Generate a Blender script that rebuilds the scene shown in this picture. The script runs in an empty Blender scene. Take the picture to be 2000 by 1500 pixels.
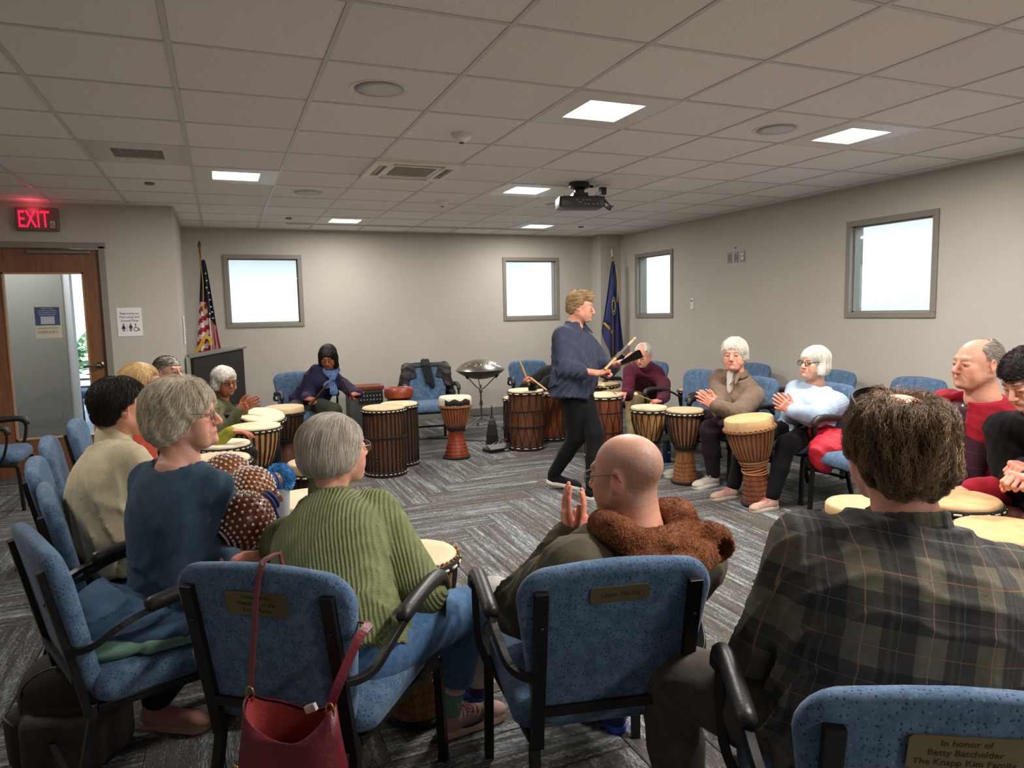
import bpy, math, random, numpy as np
import openvdb as vdb
from mathutils import Vector, Matrix
C = bpy.context.scene.collection
sc = bpy.context.scene
# ---------------- camera, world, exposure, main lights
CAM_H = 1.45
F_PX = 1372.0
ROT = Matrix(((0.92382256, 0.05884882, -0.37827067), (-0.38222121, 0.0865027, -0.92001317), (-0.02142026, 0.99451199, 0.10240641)))
cd = bpy.data.cameras.new('camera'); cam = bpy.data.objects.new('camera', cd); C.objects.link(cam)
cd.sensor_width = 36; cd.lens = F_PX / 2000 * 36; cd.clip_start = .05
cam.matrix_world = Matrix.Translation((0, 0, CAM_H)) @ ROT.to_4x4()
sc.camera = cam
w = bpy.data.worlds.new('world'); sc.world = w; w.use_nodes = True
w.node_tree.nodes['Background'].inputs[0].default_value = (.93, .96, 1, 1)
w.node_tree.nodes['Background'].inputs[1].default_value = .5
sc.view_settings.view_transform = 'Standard'; sc.view_settings.look = 'None'
sc.view_settings.exposure = 0.0; sc.view_settings.gamma = 1.0
try: sc.view_settings.use_curve_mapping = False
except Exception: pass
sc.cycles.max_bounces = 6; sc.cycles.diffuse_bounces = 4; sc.cycles.sample_clamp_indirect = 6
T = .6096; GX = .79 * T; GY = .21 * T     # ceiling grid module and offset
ROOM = dict(x0=-3.4, x1=5.48, y0=-2.6, y1=9.31, ydoor=7.63, xjog=-.37, h=2.53)
LIGHTS = [(3.29, 5.71), (6.29, 5.71), (.29, 9.71), (4.29, 9.71), (2.29, 13.71), (6.29, 13.71), (3.29, 1.71), (6.29, 1.71), (-2.71, 5.71)]  # last three panels are unseen, added to light the front and left rows
LIGHT_W, LIGHT_COL = 60.0, (1.0, .945, .89)
def area(name, loc, rot, sx, sy, e, col):
    l = bpy.data.lights.new(name, 'AREA'); l.shape = 'RECTANGLE'; l.size = sx; l.size_y = sy; l.energy = e; l.color = col
    o = bpy.data.objects.new(name, l); C.objects.link(o); o.location = loc; o.rotation_euler = rot; return o
for lx, ly in LIGHTS:   # the two far panels are dimmed
    area('panel_glow', (lx * T, ly * T, ROOM['h'] - .02), (0, 0, 0), .33, .33, LIGHT_W * (.5 if ly > 12 else .75 if ly > 9 else .45 if lx < -2 else 1), LIGHT_COL)
area('hall_glow', (6.35, 6.0, 2.55), (0, 0, 0), .8, 13, 330, (.93, .96, 1))
area('hall_glow', (3.0, 10.8, 2.55), (0, 0, 0), 7, 1.2, 250, (.95, .97, 1))
area('daylight', (-2.3, 14.2, 1.5), (math.radians(90), 0, math.radians(180)), 2.2, 2.2, 260, (.85, .93, 1))
# unseen fill panel added behind the camera to lift the chair backs
area('panel_glow', (3.29 * T, -1.9, ROOM['h'] - .02), (0, 0, 0), .33, .33, 52, LIGHT_COL)
area('hall_glow', (-2.2, 8.6, 2.5), (0, 0, 0), 1.2, 1.0, 45, (.95, .98, 1))  # added fill that brightens the partition seen through the door glass

# ---------------- object helpers
rnd = random.Random(7); NR = np.random.default_rng(5)
def V(*a): return np.array(a, float)
def nrm(v): v = np.asarray(v, float); return v / (np.linalg.norm(v) + 1e-12)
def tag(o, label=None, cat=None, group=None, kind=None):
    if label: o['label'] = label
    if cat: o['category'] = cat
    if group: o['group'] = group
    if kind: o['kind'] = kind
    return o
def thing(name, label, cat, loc=(0, 0, 0), rz=0, group=None):
    o = bpy.data.objects.new(name, None); o.empty_display_size = .1; C.objects.link(o); o.location = loc; o.rotation_euler = (0, 0, rz)
    return tag(o, label, cat, group)
def link(name, me, parent=None, loc=None, rot=None):
    o = bpy.data.objects.new(name, me); C.objects.link(o)
    if parent: o.parent = parent
    if loc is not None: o.location = loc
    if rot is not None: o.rotation_euler = rot
    return o
def dup(o, parent=None):
    c = o.copy(); C.objects.link(c); c.parent = parent
    for ch in o.children: dup(ch, c)
    return c
class MB:
    def __init__(s): s.v = []; s.f = []; s.m = []; s.c = []
    def add(s, vs, fs, mi=0):
        b = len(s.v); s.v += [tuple(map(float, p)) for p in vs]; s.f += [tuple(b + i for i in q) for q in fs]; s.m += [mi] * len(fs); return s
    def box(s, c, d, R=None, mi=0):
        hx, hy, hz = d[0] / 2, d[1] / 2, d[2] / 2
        P = [V(x, y, z) for x in (-hx, hx) for y in (-hy, hy) for z in (-hz, hz)]
        if R is not None: P = [np.array(R) @ p for p in P]
        return s.add([p + np.array(c, float) for p in P], [(0, 1, 3, 2), (4, 6, 7, 5), (0, 4, 5, 1), (2, 3, 7, 6), (0, 2, 6, 4), (1, 5, 7, 3)], mi)
    def tube(s, pts, r, n=8, mi=0, closed=False, flat=None):
        P = [np.array(p, float) for p in pts]; N = len(P)
        rr = r if hasattr(r, '__len__') else [r] * N
        up = None; vs = []
        for i in range(N):
            a = P[i - 1] if (i > 0 or closed) else P[i]; b = P[(i + 1) % N] if (i < N - 1 or closed) else P[i]
            t = nrm(b - a)
            if up is None:
                up = V(0, 0, 1) if abs(t[2]) < .9 else V(1, 0, 0)
                if flat is not None: up = np.array(flat[0], float)
            up = nrm(up - t * up.dot(t)); sd = np.cross(t, up)
            for k in range(n):
                an = 2 * math.pi * (k + .5) / n
                if flat is not None:   # rectangular bar: flat=(up vector, half width along side, half thickness along up)
                    sx = 1 if math.cos(an) > 0 else -1; sy = 1 if math.sin(an) > 0 else -1
                    q = sd * sx * flat[1] + up * sy * flat[2]
                else: q = rr[i] * (math.cos(an) * sd + math.sin(an) * up)
                vs.append(P[i] + q)
        fs = []
        M = N if closed else N - 1
        for i in range(M):
            for k in range(n):
                a = i * n + k; b = i * n + (k + 1) % n; c = ((i + 1) % N) * n + (k + 1) % n; d = ((i + 1) % N) * n + k
                fs.append((a, b, c, d))
        if not closed: fs += [tuple(reversed(range(n))), tuple((N - 1) * n + k for k in range(n))]
        return s.add(vs, fs, mi)
    def lathe(s, prof, n=32, mi=0, c=(0, 0, 0), R=None, caps=True):
        vs = []
        for r, z in prof:
            for k in range(n):
                a = 2 * math.pi * k / n; vs.append(V(r * math.cos(a), r * math.sin(a), z))
        if R is not None: vs = [np.array(R) @ p for p in vs]
        vs = [p + np.array(c, float) for p in vs]
        fs = [(i * n + k, i * n + (k + 1) % n, (i + 1) * n + (k + 1) % n, (i + 1) * n + k) for i in range(len(prof) - 1) for k in range(n)]
        if caps: fs += [tuple(reversed(range(n))), tuple((len(prof) - 1) * n + k for k in range(n))]
        return s.add(vs, fs, mi)
    def build(s, name, mat, parent=None, smooth=False, bevel=0, loc=None, rot=None):
        me = bpy.data.meshes.new(name); me.from_pydata(s.v, [], s.f)
        for m in (mat if isinstance(mat, (list, tuple)) else [mat]): me.materials.append(m)
        me.polygons.foreach_set('material_index', s.m)
        if smooth: me.polygons.foreach_set('use_smooth', [True] * len(me.polygons))
        me.update()
        o = link(name, me, parent, loc, rot)
        if smooth == 'auto':
            try: me.set_sharp_from_angle(angle=math.radians(40))
            except Exception: pass
        if bevel:
            b = o.modifiers.new('b', 'BEVEL'); b.width = bevel; b.segments = 2; b.limit_method = 'ANGLE'
        return o
def text_mesh(name, body, size, mat, parent=None, loc=(0, 0, 0), rot=(0, 0, 0), ext=.0006, align='CENTER', space=1.0, fit=None):
    cu = bpy.data.curves.new(name, 'FONT'); cu.body = body; cu.size = size; cu.extrude = ext; cu.align_x = align; cu.align_y = 'CENTER'; cu.space_line = space
    o = bpy.data.objects.new(name, cu); C.objects.link(o); cu.materials.append(mat)
    if parent: o.parent = parent
    bpy.context.view_layer.update(); me = bpy.data.meshes.new_from_object(o); bpy.data.objects.remove(o)
    if fit: A = np.array([v.co for v in me.vertices]); mn, mx = A.min(0), A.max(0); [setattr(v, 'co', ((v.co.x - (mn[0] + mx[0]) / 2) * fit[0] / (mx[0] - mn[0]), (v.co.y - (mn[1] + mx[1]) / 2) * fit[1] / (mx[1] - mn[1]), v.co.z)) for v in me.vertices]
    o = link(name, me, parent); o.location = loc; o.rotation_euler = rot; return o
def RZ(a): c, s_ = math.cos(a), math.sin(a); return np.array([[c, -s_, 0], [s_, c, 0], [0, 0, 1]])
def RX(a): c, s_ = math.cos(a), math.sin(a); return np.array([[1, 0, 0], [0, c, -s_], [0, s_, c]])
def RY(a): c, s_ = math.cos(a), math.sin(a); return np.array([[c, 0, s_], [0, 1, 0], [-s_, 0, c]])
rad = math.radians

# ---------------- materials
def srgb(h):
    if isinstance(h, str): h = [int(h[i:i + 2], 16) for i in (0, 2, 4)]
    return tuple([((c / 255) / 12.92 if c / 255 <= .04045 else ((c / 255 + .055) / 1.055) ** 2.4) for c in h] + [1])
class NT:
    def __init__(s, name):
        s.m = bpy.data.materials.new(name); s.m.use_nodes = True; s.t = s.m.node_tree; s.b = s.t.nodes['Principled BSDF']
    def n(s, ty, ins=None, **kw):
        nd = s.t.nodes.new(ty)
        for k, v in kw.items(): setattr(nd, k, v)
        for k, v in (ins or {}).items(): s.set(nd.inputs[k], v)
        return nd
    def set(s, sock, v):
        if hasattr(v, 'is_output') or isinstance(v, bpy.types.NodeSocket): s.t.links.new(v, sock)
        else: sock.default_value = v
    def p(s, **kw):
        for k, v in kw.items(): s.set(s.b.inputs[k.replace('_', ' ')], v)
        return s
    def obj(s): return s.n('ShaderNodeTexCoord').outputs['Object']
    def map(s, vec, scale=(1, 1, 1), loc=(0, 0, 0), rot=(0, 0, 0)):
        return s.n('ShaderNodeMapping', {'Vector': vec, 'Scale': scale, 'Location': loc, 'Rotation': rot}).outputs[0]
    def noise(s, vec, scale, detail=3, rough=.55, dist=0): return s.n('ShaderNodeTexNoise', {'Vector': vec, 'Scale': scale, 'Detail': detail, 'Roughness': rough, 'Distortion': dist}).outputs['Fac']
    def vor(s, vec, scale, out='Distance', feature='F1', rnd=1): return s.n('ShaderNodeTexVoronoi', {'Vector': vec, 'Scale': scale, 'Randomness': rnd}, feature=feature).outputs[out]
    def ramp(s, fac, stops, interp='LINEAR'):
        r = s.n('ShaderNodeValToRGB', {'Fac': fac}); e = r.color_ramp.elements; r.color_ramp.interpolation = interp
        while len(e) < len(stops): e.new(.5)
        for el, (p, c) in zip(e, stops): el.position = p; el.color = c if hasattr(c, '__len__') else (c, c, c, 1)
        return r.outputs[0]
    def mix(s, f, a, b, blend='MIX'):
        nd = s.n('ShaderNodeMix', data_type='RGBA', blend_type=blend)
        s.set(nd.inputs[0], f); s.set(nd.inputs[6], a); s.set(nd.inputs[7], b); return nd.outputs[2]
    def math(s, op, a, b=0.0, c=0.0):
        nd = s.n('ShaderNodeMath', operation=op); s.set(nd.inputs[0], a); s.set(nd.inputs[1], b); s.set(nd.inputs[2], c); return nd.outputs[0]
    def sep(s, v): return s.n('ShaderNodeSeparateXYZ', {0: v}).outputs
    def comb(s, x, y, z): return s.n('ShaderNodeCombineXYZ', {0: x, 1: y, 2: z}).outputs[0]
    def bump(s, h, strength=.3, dist=.01): s.set(s.b.inputs['Normal'], s.n('ShaderNodeBump', {'Height': h, 'Strength': strength, 'Distance': dist}).outputs[0]); return s
def plain(name, col, rough=.5, metal=0, spec=.5, bump=None, var=None, emit=None, sheen=0, alpha=None, trans=None):
    t = NT(name); c = srgb(col) if not (hasattr(col, '__len__') and not isinstance(col, str) and len(col) == 4) else col
    base = c
    if var:
        n_ = t.noise(t.obj(), var[0], 4)
        dk = tuple([x * (1 - var[1]) for x in c[:3]] + [1]); lt = tuple([min(1, x * (1 + var[1])) for x in c[:3]] + [1])
        base = t.ramp(n_, [(.3, dk), (.7, lt)])
    t.p(Base_Color=base, Roughness=rough, Metallic=metal); t.b.inputs['Specular IOR Level'].default_value = spec
    if bump: t.bump(t.noise(t.obj(), bump[0], 4), bump[1], .01)
    if emit: t.p(Emission_Color=c if emit is True else srgb(emit[0])); t.b.inputs['Emission Strength'].default_value = 1 if emit is True else emit[1]
    if sheen: t.b.inputs['Sheen Weight'].default_value = sheen; t.b.inputs['Sheen Roughness'].default_value = .4
    if trans: t.b.inputs['Transmission Weight'].default_value = trans; t.b.inputs['IOR'].default_value = 1.3
    if alpha is not None: t.b.inputs['Alpha'].default_value = alpha
    return t.m
M = {}
def wall_mat():
    t = NT('wall_paint'); o = t.obj()
    t.p(Base_Color=t.ramp(t.noise(o, 1.2, 3), [(.3, srgb((176, 171, 161))), (.7, srgb((182, 178, 168)))]), Roughness=.75)
    t.bump(t.noise(o, 220, 3), .12, .004); return t.m
M['wall'] = wall_mat()
def tile_mat():
    t = NT('ceiling_tile'); o = t.obj()
    n1 = t.noise(o, 420, 2); n2 = t.noise(t.map(o, (1, 1, 1)), 60, 4)
    rn = t.n('ShaderNodeObjectInfo').outputs['Random']
    c = t.ramp(n1, [(.32, srgb((204, 201, 197))), (.5, srgb((246, 243, 240)))])
    c = t.mix(.14, c, t.ramp(rn, [(0, srgb((190, 184, 176))), (1, srgb((255, 250, 246)))]))
    t.p(Base_Color=c, Roughness=.9); t.bump(t.mix(.5, n1, n2), .25, .004); return t.m
M['tile'] = tile_mat()
M['gridbar'] = plain('grid_bar', (205, 202, 197), .45)
M['white_metal'] = plain('white_metal', (222, 220, 214), .4)
M['frame'] = plain('window_frame_paint', (128, 123, 114), .45, bump=(120, .03))
M['base'] = plain('baseboard_vinyl', (112, 110, 106), .55)
def carpet_mat():
    t = NT('carpet'); o = t.obj(); inf = t.n('ShaderNodeObjectInfo'); rn = inf.outputs['Random']
    # plank runs along local x; streaks along x
    sx = t.n('ShaderNodeVectorMath', {0: o, 1: t.comb(t.math('MULTIPLY', rn, 37.), t.math('MULTIPLY', rn, 91.), 0.)}, operation='ADD').outputs[0]
    band = t.noise(t.map(sx, (1.5, 36, 1)), 1.0, 2, .5, .3)
    broad = t.noise(t.map(sx, (.9, 9, 1)), 1.0, 1, .5, .2)
    fleck = t.noise(t.map(sx, (55, 190, 1)), 1.0, 3, .75)
    yarn = t.noise(t.map(sx, (260, 420, 1)), 1.0, 2, .8)
    f = t.math('ADD', t.math('MULTIPLY', band, .62), t.math('MULTIPLY', broad, .38))
    f = t.math('ADD', f, t.math('MULTIPLY', t.math('SUBTRACT', fleck, .5), .95))
    f = t.math('ADD', f, t.math('MULTIPLY', t.math('SUBTRACT', rn, .5), .06))
    mask = t.ramp(f, [(.515, 0), (.56, 1)])
    basec = t.ramp(t.noise(t.map(sx, (3, 40, 1)), 1, 2), [(.35, srgb((84, 78, 72))), (.6, srgb((102, 96, 90)))])
    lightc = t.ramp(t.noise(t.map(sx, (12, 60, 1)), 1, 2), [(.3, srgb((94, 106, 114))), (.5, srgb((144, 152, 156))), (.7, srgb((188, 190, 188)))])
    dark = t.ramp(t.noise(t.map(sx, (25, 110, 3)), 1, 2), [(.6, 0), (.66, 1)])
    c = t.mix(mask, basec, lightc); c = t.mix(t.math('MULTIPLY', dark, .55), c, srgb((52, 50, 50)))
    c = t.mix(.35, c, t.ramp(yarn, [(.3, srgb((60, 58, 56))), (.7, srgb((160, 158, 154)))]), 'OVERLAY')
    t.p(Base_Color=c, Roughness=.95); t.b.inputs['Specular IOR Level'].default_value = .15
    t.bump(t.math('ADD', t.math('MULTIPLY', yarn, 1.0), t.math('MULTIPLY', mask, .5)), .6, .004); return t.m
M['carpet'] = carpet_mat()
M['carpet_base'] = plain('carpet_base', (70, 66, 62), .95, spec=.1)
def fabric_blue():
    t = NT('chair_fabric'); o = t.obj()
    v = t.vor(t.map(o, (1, 1, .7)), 130); v2 = t.vor(t.map(o, (1, 1, .8), (3, 1, 2)), 62)
    n_ = t.noise(o, 500, 2)
    c = t.ramp(t.noise(o, 30, 4), [(.35, srgb((70, 94, 122))), (.65, srgb((93, 117, 143)))])
    c = t.mix(t.ramp(v, [(.18, 1), (.3, 0)]), c, srgb((36, 56, 88)))
    c = t.mix(t.ramp(v2, [(.10, .45), (.2, 0)]), c, srgb((130, 158, 182)))
    c = t.mix(.3, c, t.ramp(n_, [(.3, .25), (.7, .75)]), 'OVERLAY')
    t.p(Base_Color=c, Roughness=.9); t.b.inputs['Specular IOR Level'].default_value = .2; t.b.inputs['Sheen Weight'].default_value = .1
    t.bump(t.math('ADD', n_, v), .25, .003); return t.m
M['fabric'] = fabric_blue()
M['black_metal'] = plain('black_steel', (30, 28, 27), .38, .3, bump=(300, .05))
M['arm_pad'] = plain('arm_pad_plastic', (38, 35, 33), .42, bump=(120, .12))
M['brass'] = plain('brass_plate', (128, 116, 84), .4, .6)
M['ink'] = plain('ink', (45, 40, 32), .6)
M['black'] = plain('black_plastic', (20, 20, 21), .45)
M['dark'] = plain('dark_grey_plastic', (48, 48, 50), .5)
M['chrome'] = plain('chrome', (190, 190, 190), .18, 1)
M['emit_panel'] = plain('light_diffuser', (255, 250, 242), .4, emit=((255, 249, 242), 3.2))
M['grille'] = plain('speaker_grille', (214, 214, 212), .6, bump=(800, .3))
M['white_plastic'] = plain('white_plastic', (226, 222, 212), .4)
def wood(name, a, b, sc_=(1, 1, 1), rough=.4, scale=6, bump=.1, dist=.6):
    t = NT(name); o = t.obj(); rn = t.n('ShaderNodeObjectInfo').outputs['Random']
    vv = t.map(t.n('ShaderNodeVectorMath', {0: o, 1: t.comb(t.math('MULTIPLY', rn, 13.), rn, rn)}, operation='ADD').outputs[0], sc_)
    g = t.noise(vv, scale, 5, .6, dist)
    t.p(Base_Color=t.ramp(g, [(.3, srgb(a)), (.7, srgb(b))]), Roughness=rough); t.bump(g, bump, .01); return t.m
M['door_wood'] = wood('door_wood', (104, 66, 38), (134, 90, 56), (9, 9, .7), .4, 3)
M['glass'] = None
def glass_mat(name='glass', tint=(235, 242, 242), rough=0.02, a=.12):
    # thin pane: mostly clear with a faint reflection
    t = NT(name); tr = t.n('ShaderNodeBsdfTransparent', {0: srgb(tint)}); gl = t.n('ShaderNodeBsdfGlossy', {'Roughness': rough})
    mx = t.n('ShaderNodeMixShader', {0: a, 1: tr.outputs[0], 2: gl.outputs[0]}); t.set(t.t.nodes['Material Output'].inputs[0], mx.outputs[0]); return t.m
M['glass'] = glass_mat()
M['hall_white'] = plain('hall_white_paint', (236, 238, 242), .8)
M['hall_grey'] = plain('hall_grey_paint', (150, 146, 140), .8)
def smooth_closed(pts, n=8):
    """Catmull-Rom through a list of points"""
    P = [np.array(p, float) for p in pts]; out = []
    for i in range(len(P) - 1):
        p0 = P[max(i - 1, 0)]; p1 = P[i]; p2 = P[i + 1]; p3 = P[min(i + 2, len(P) - 1)]
        for k in range(n):
            t = k / n
            out.append(.5 * ((2 * p1) + (-p0 + p2) * t + (2 * p0 - 5 * p1 + 4 * p2 - p3) * t * t + (-p0 + 3 * p1 - 3 * p2 + p3) * t ** 3))
    out.append(P[-1]); return out
cr = smooth_closed
# ================= SETTING =================
h = ROOM['h']
def struct(name, mb, mat, label, parent=None, **k):
    o = mb.build(name, mat, parent, **k)
    if not parent: tag(o, label, name.split('_')[0], kind='structure')
    return o
def wall_holes(axis, c, thick, a0, a1, z0, z1, holes, sgn):
    """axis 'x': wall runs along x at y=c; boxes around rectangular openings (a0,a1,z0,z1)"""
    mb = MB(); xs = sorted({a0, a1} | {e for hh in holes for e in hh[:2]})
    def put(p, q, r, s_):
        if q - p < 1e-6 or s_ - r < 1e-6: return
        cc = ((p + q) / 2, c + sgn * thick / 2, (r + s_) / 2); dd = (q - p, thick, s_ - r)
        if axis == 'y': cc = (cc[1], cc[0], cc[2]); dd = (dd[1], dd[0], dd[2])
        mb.box(cc, dd)
    for p, q in zip(xs[:-1], xs[1:]):
        hh = [k for k in holes if k[0] <= p + 1e-6 and k[1] >= q - 1e-6]
        if hh: put(p, q, z0, hh[0][2]); put(p, q, hh[0][3], z1)
        else: put(p, q, z0, z1)
    return mb
WIN = [('x', .07, .99), ('x', 3.72, 4.60), ('y', 7.73, 8.62), ('y', 4.06, 4.98)]
WZ0, WZ1 = 1.325, 2.215
TH = .14; HT = 2.62
struct('wall_far', wall_holes('x', 9.31, TH, -.37, 5.48 + TH, 0, HT, [(w_[1], w_[2], WZ0, WZ1) for w_ in WIN[:2]], 1), M['wall'], 'plain grey painted wall at the far end with two internal windows')
struct('wall_right', wall_holes('y', 5.48, TH, -2.6, 9.31, 0, HT, [(w_[1], w_[2], WZ0, WZ1) for w_ in sorted(WIN[2:], key=lambda q: q[1])], 1), M['wall'], 'long grey painted wall on the right with two internal windows')
struct('wall_left', wall_holes('x', 7.63, TH, -3.4, -.37 - TH, 0, HT, [(-1.99, -1.01, 0, 2.12)], 1), M['wall'], 'grey painted wall holding the exit door')
b = MB(); b.box((-.37 - TH / 2, (7.63 + 9.31 + TH) / 2, HT / 2), (TH, 9.31 + TH - 7.63, HT)); struct('wall_corner', b, M['wall'], 'short grey return wall beside the flag of stars and stripes')
b = MB(); b.box((5.31, 9.17, HT / 2), (.34, .28, HT)); struct('wall_column', b, M['wall'], 'boxed grey column in the far right corner behind the blue flag')
b = MB(); b.box((-3.4 - TH / 2, 2.5, HT / 2), (TH, 10.5, HT)); struct('wall_side', b, M['wall'], 'grey painted wall out of view on the left')
b = MB(); b.box((1, -2.6 - TH / 2, HT / 2), (9.2, TH, HT)); struct('wall_back', b, M['wall'], 'grey painted wall behind the photographer')
def baseb(name, c, d, label): b = MB(); b.box(c, d); o = b.build(name, M['base'], bevel=.003); tag(o, label, 'baseboard', kind='structure')
baseb('baseboard_far', (2.38, 9.303, .05), (5.5, .014, .1), 'grey vinyl baseboard along the far wall')
baseb('baseboard_right', (5.473, 3.3, .05), (.014, 11.6, .1), 'grey vinyl baseboard along the right wall')
baseb('baseboard_left', (-.66, 7.623, .05), (.62, .014, .1), 'short grey baseboard right of the exit door')
baseb('baseboard_column', (5.31, 9.023, .05), (.35, .014, .1), 'grey baseboard at the foot of the column')
# floor: carpet planks in herringbone
fl = MB(); fl.box((1.0, 3.4, -.03), (9.2, 12.4, .05)); floor = struct('floor', fl, M['carpet_base'], 'grey, brown and pale blue herringbone carpet floor')
PW, PL = .25, 1.0
def plank_mesh():
    g = .0003; x0, x1, y0, y1 = g, PL - g, g, PW - g; me = bpy.data.meshes.new('carpet_plank')
    vs = [(x0, y0, -.006), (x1, y0, -.006), (x1, y1, -.006), (x0, y1, -.006), (x0 + .002, y0 + .002, 0), (x1 - .002, y0 + .002, 0), (x1 - .002, y1 - .002, 0), (x0 + .002, y1 - .002, 0)]
    me.from_pydata(vs, [], [(4, 5, 6, 7), (0, 1, 5, 4), (1, 2, 6, 5), (2, 3, 7, 6), (3, 0, 4, 7)]); me.materials.append(M['carpet']); return me
pmesh = plank_mesh()
cells = {}
for i in range(-16, 22):
    for j in range(-12, 38):
        d = (i - j + 7) % 8
        if d < 4: cells[('H', i - d, j)] = 1
        else: cells[('V', i, j - (7 - d))] = 1
pl = []
Rinv = ROT.transposed()
for (k, i, j) in cells:
    x, y = .18 + i * PW, .15 + j * PW
    cx, cy = (x + PL / 2, y + PW / 2) if k == 'H' else (x + PW / 2, y + PL / 2)
    if not (-3.6 < cx < 5.7 and -2.8 < cy < 9.5): continue
    if cx < -.5 and cy > 7.9: continue
    v = Rinv @ Vector((cx, cy, -CAM_H)); vis = 0
    if v.z < -.3:
        px, py = 1000 - F_PX * v.x / v.z, 750 + F_PX * v.y / v.z
        if -250 < px < 2250 and py < 1850: vis = 1.0 / (v.z * v.z)
    pl.append((vis, k, x, y))
pl.sort(key=lambda q: -q[0])
rest = []
for n_, (vis, k, x, y) in enumerate(pl):
    if vis > 0 and n_ < 298:
        o = link('carpet_plank', pmesh, floor)
        if k == 'H': o.location = (x, y, 0)
        else: o.location = (x + PW, y, 0); o.rotation_euler = (0, 0, math.pi / 2)
    else: rest.append((k, x, y))
vs, fs = [], []
for k, x, y in rest:
    b0 = len(vs)
    for vv in pmesh.vertices:
        p = vv.co
        vs.append((x + p.x, y + p.y, p.z) if k == 'H' else (x + PW - p.y, y + p.x, p.z))
    fs += [tuple(b0 + q for q in f) for f in [(4, 5, 6, 7), (0, 1, 5, 4), (1, 2, 6, 5), (2, 3, 7, 6), (3, 0, 4, 7)]]
me = bpy.data.meshes.new('carpet_field'); me.from_pydata(vs, [], fs); me.materials.append(M['carpet']); link('carpet_field', me, floor)['kind'] = 'stuff'
# ceiling: lay-in tiles and grid bars
cb = MB(); cb.box((1.0, 3.3, HT + .06), (9.2, 12.6, .04)); ceiling = struct('ceiling', cb, M['hall_grey'], 'suspended ceiling of square off-white tiles in a metal grid')
LT = {(round((lx - .79 - .5)), round(ly - .21 - .5)) for lx, ly in LIGHTS} | {(2, -4)}  # extra cell holds the added fill panel behind the camera
special = LT | {(-2, 8), (1, 8)}
def tile_mesh(w_, d_):
    me = bpy.data.meshes.new('ceiling_tile'); a, c = w_ / 2 - .008, d_ / 2 - .008
    vs = [(-a, -c, .014), (a, -c, .014), (a, c, .014), (-a, c, .014), (-a + .004, -c + .004, .004), (a - .004, -c + .004, .004), (a - .004, c - .004, .004), (-a + .004, c - .004, .004)]
    me.from_pydata(vs, [], [(7, 6, 5, 4), (4, 5, 1, 0), (5, 6, 2, 1), (6, 7, 3, 2), (7, 4, 0, 3), (0, 1, 2, 3)]); me.materials.append(M['tile']); return me
tmesh = tile_mesh(T, T)
def clip_rect(i, j):
    x0, x1, y0, y1 = GX + i * T, GX + (i + 1) * T, GY + j * T, GY + (j + 1) * T
    x0, x1, y0, y1 = max(x0, ROOM['x0']), min(x1, 5.48), max(y0, -2.6), min(y1, 9.31)
    if x1 <= -.37 - .03: y1 = min(y1, 7.63)
    if y0 > 7.6: x0 = max(x0, -.37)
    return x0, x1, y0, y1
for i in range(-7, 9):
    for j in range(-5, 16):
        x0, x1, y0, y1 = clip_rect(i, j)
        if x1 - x0 < .03 or y1 - y0 < .03 or (i, j) in special: continue
        me = tmesh if (x1 - x0 > T - .01 and y1 - y0 > T - .01) else tile_mesh(x1 - x0, y1 - y0)
        link('ceiling_tile', me, ceiling, ((x0 + x1) / 2, (y0 + y1) / 2, h))
def gbar(c, d): b = MB(); b.box(c, d); b.build('grid_bar', M['gridbar'], ceiling)
for i in range(-6, 9):
    x = GX + i * T
    if ROOM['x0'] < x < 5.47: y1 = 7.63 if x < -.37 else 9.31; gbar((x, (-2.6 + y1) / 2, h + .002), (.022, y1 + 2.6, .004))
for j in range(-4, 16):
    y = GY + j * T
    if y < 9.3: x0 = -3.4 if y < 7.63 else -.37; gbar(((x0 + 5.48) / 2, y, h + .0028), (5.48 - x0, .022, .004))
b = MB()   # wall angle trim at ceiling
for c, d in (((5.47, 3.3, h), (.02, 11.9, .012)), ((2.55, 9.30, h), (5.85, .02, .012)), ((-1.9, 7.62, h), (3.0, .02, .012)), ((-.36, 8.47, h), (.02, 1.68, .012))): b.box(c, d)
tag(b.build('trim_ceiling', M['gridbar']), 'thin metal wall angle where tiles meet the walls', 'trim', kind='structure')
# light panels
loc_words = {(2, 5): 'large square ceiling light panel right of centre, nearest the projector', (5, 5): 'square ceiling light panel nearest the right wall', (-1, 9): 'square ceiling light panel on the left near the exit wall',
             (3, 9): 'square ceiling light panel just beyond the projector', (1, 13): 'small far ceiling light panel above the left window', (5, 13): 'small far ceiling light panel above the right far window', (2, -4): 'added unseen ceiling panel behind the camera, fill light for the chair backs', (2, 1): 'added unseen ceiling panel lighting the front row', (5, 1): 'added unseen ceiling panel lighting the right end of the front row', (-4, 5): 'added unseen ceiling panel lighting the left row'}
for (i, j) in LT:
    cx, cy = GX + (i + .5) * T, GY + (j + .5) * T
    t = thing('ceiling_light', loc_words.get((i, j), 'square ceiling light panel'), 'light', (cx, cy, h), group='square ceiling light panels')
    b = MB(); e = .335; f_ = T - .02
    for sx, sy, ww, dd in ((0, 1, f_, (f_ - e) / 2), (0, -1, f_, (f_ - e) / 2), (1, 0, (f_ - e) / 2, e), (-1, 0, (f_ - e) / 2, e)):
        b.box((sx * (f_ + e) / 4, sy * (f_ + e) / 4, .004), (ww, dd, .012))
    b.build('light_frame', M['white_metal'], t, bevel=.002)
    b = MB(); b.box((0, 0, .012), (e, e, .006)); b.build('diffuser', M['emit_panel'], t)
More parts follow.
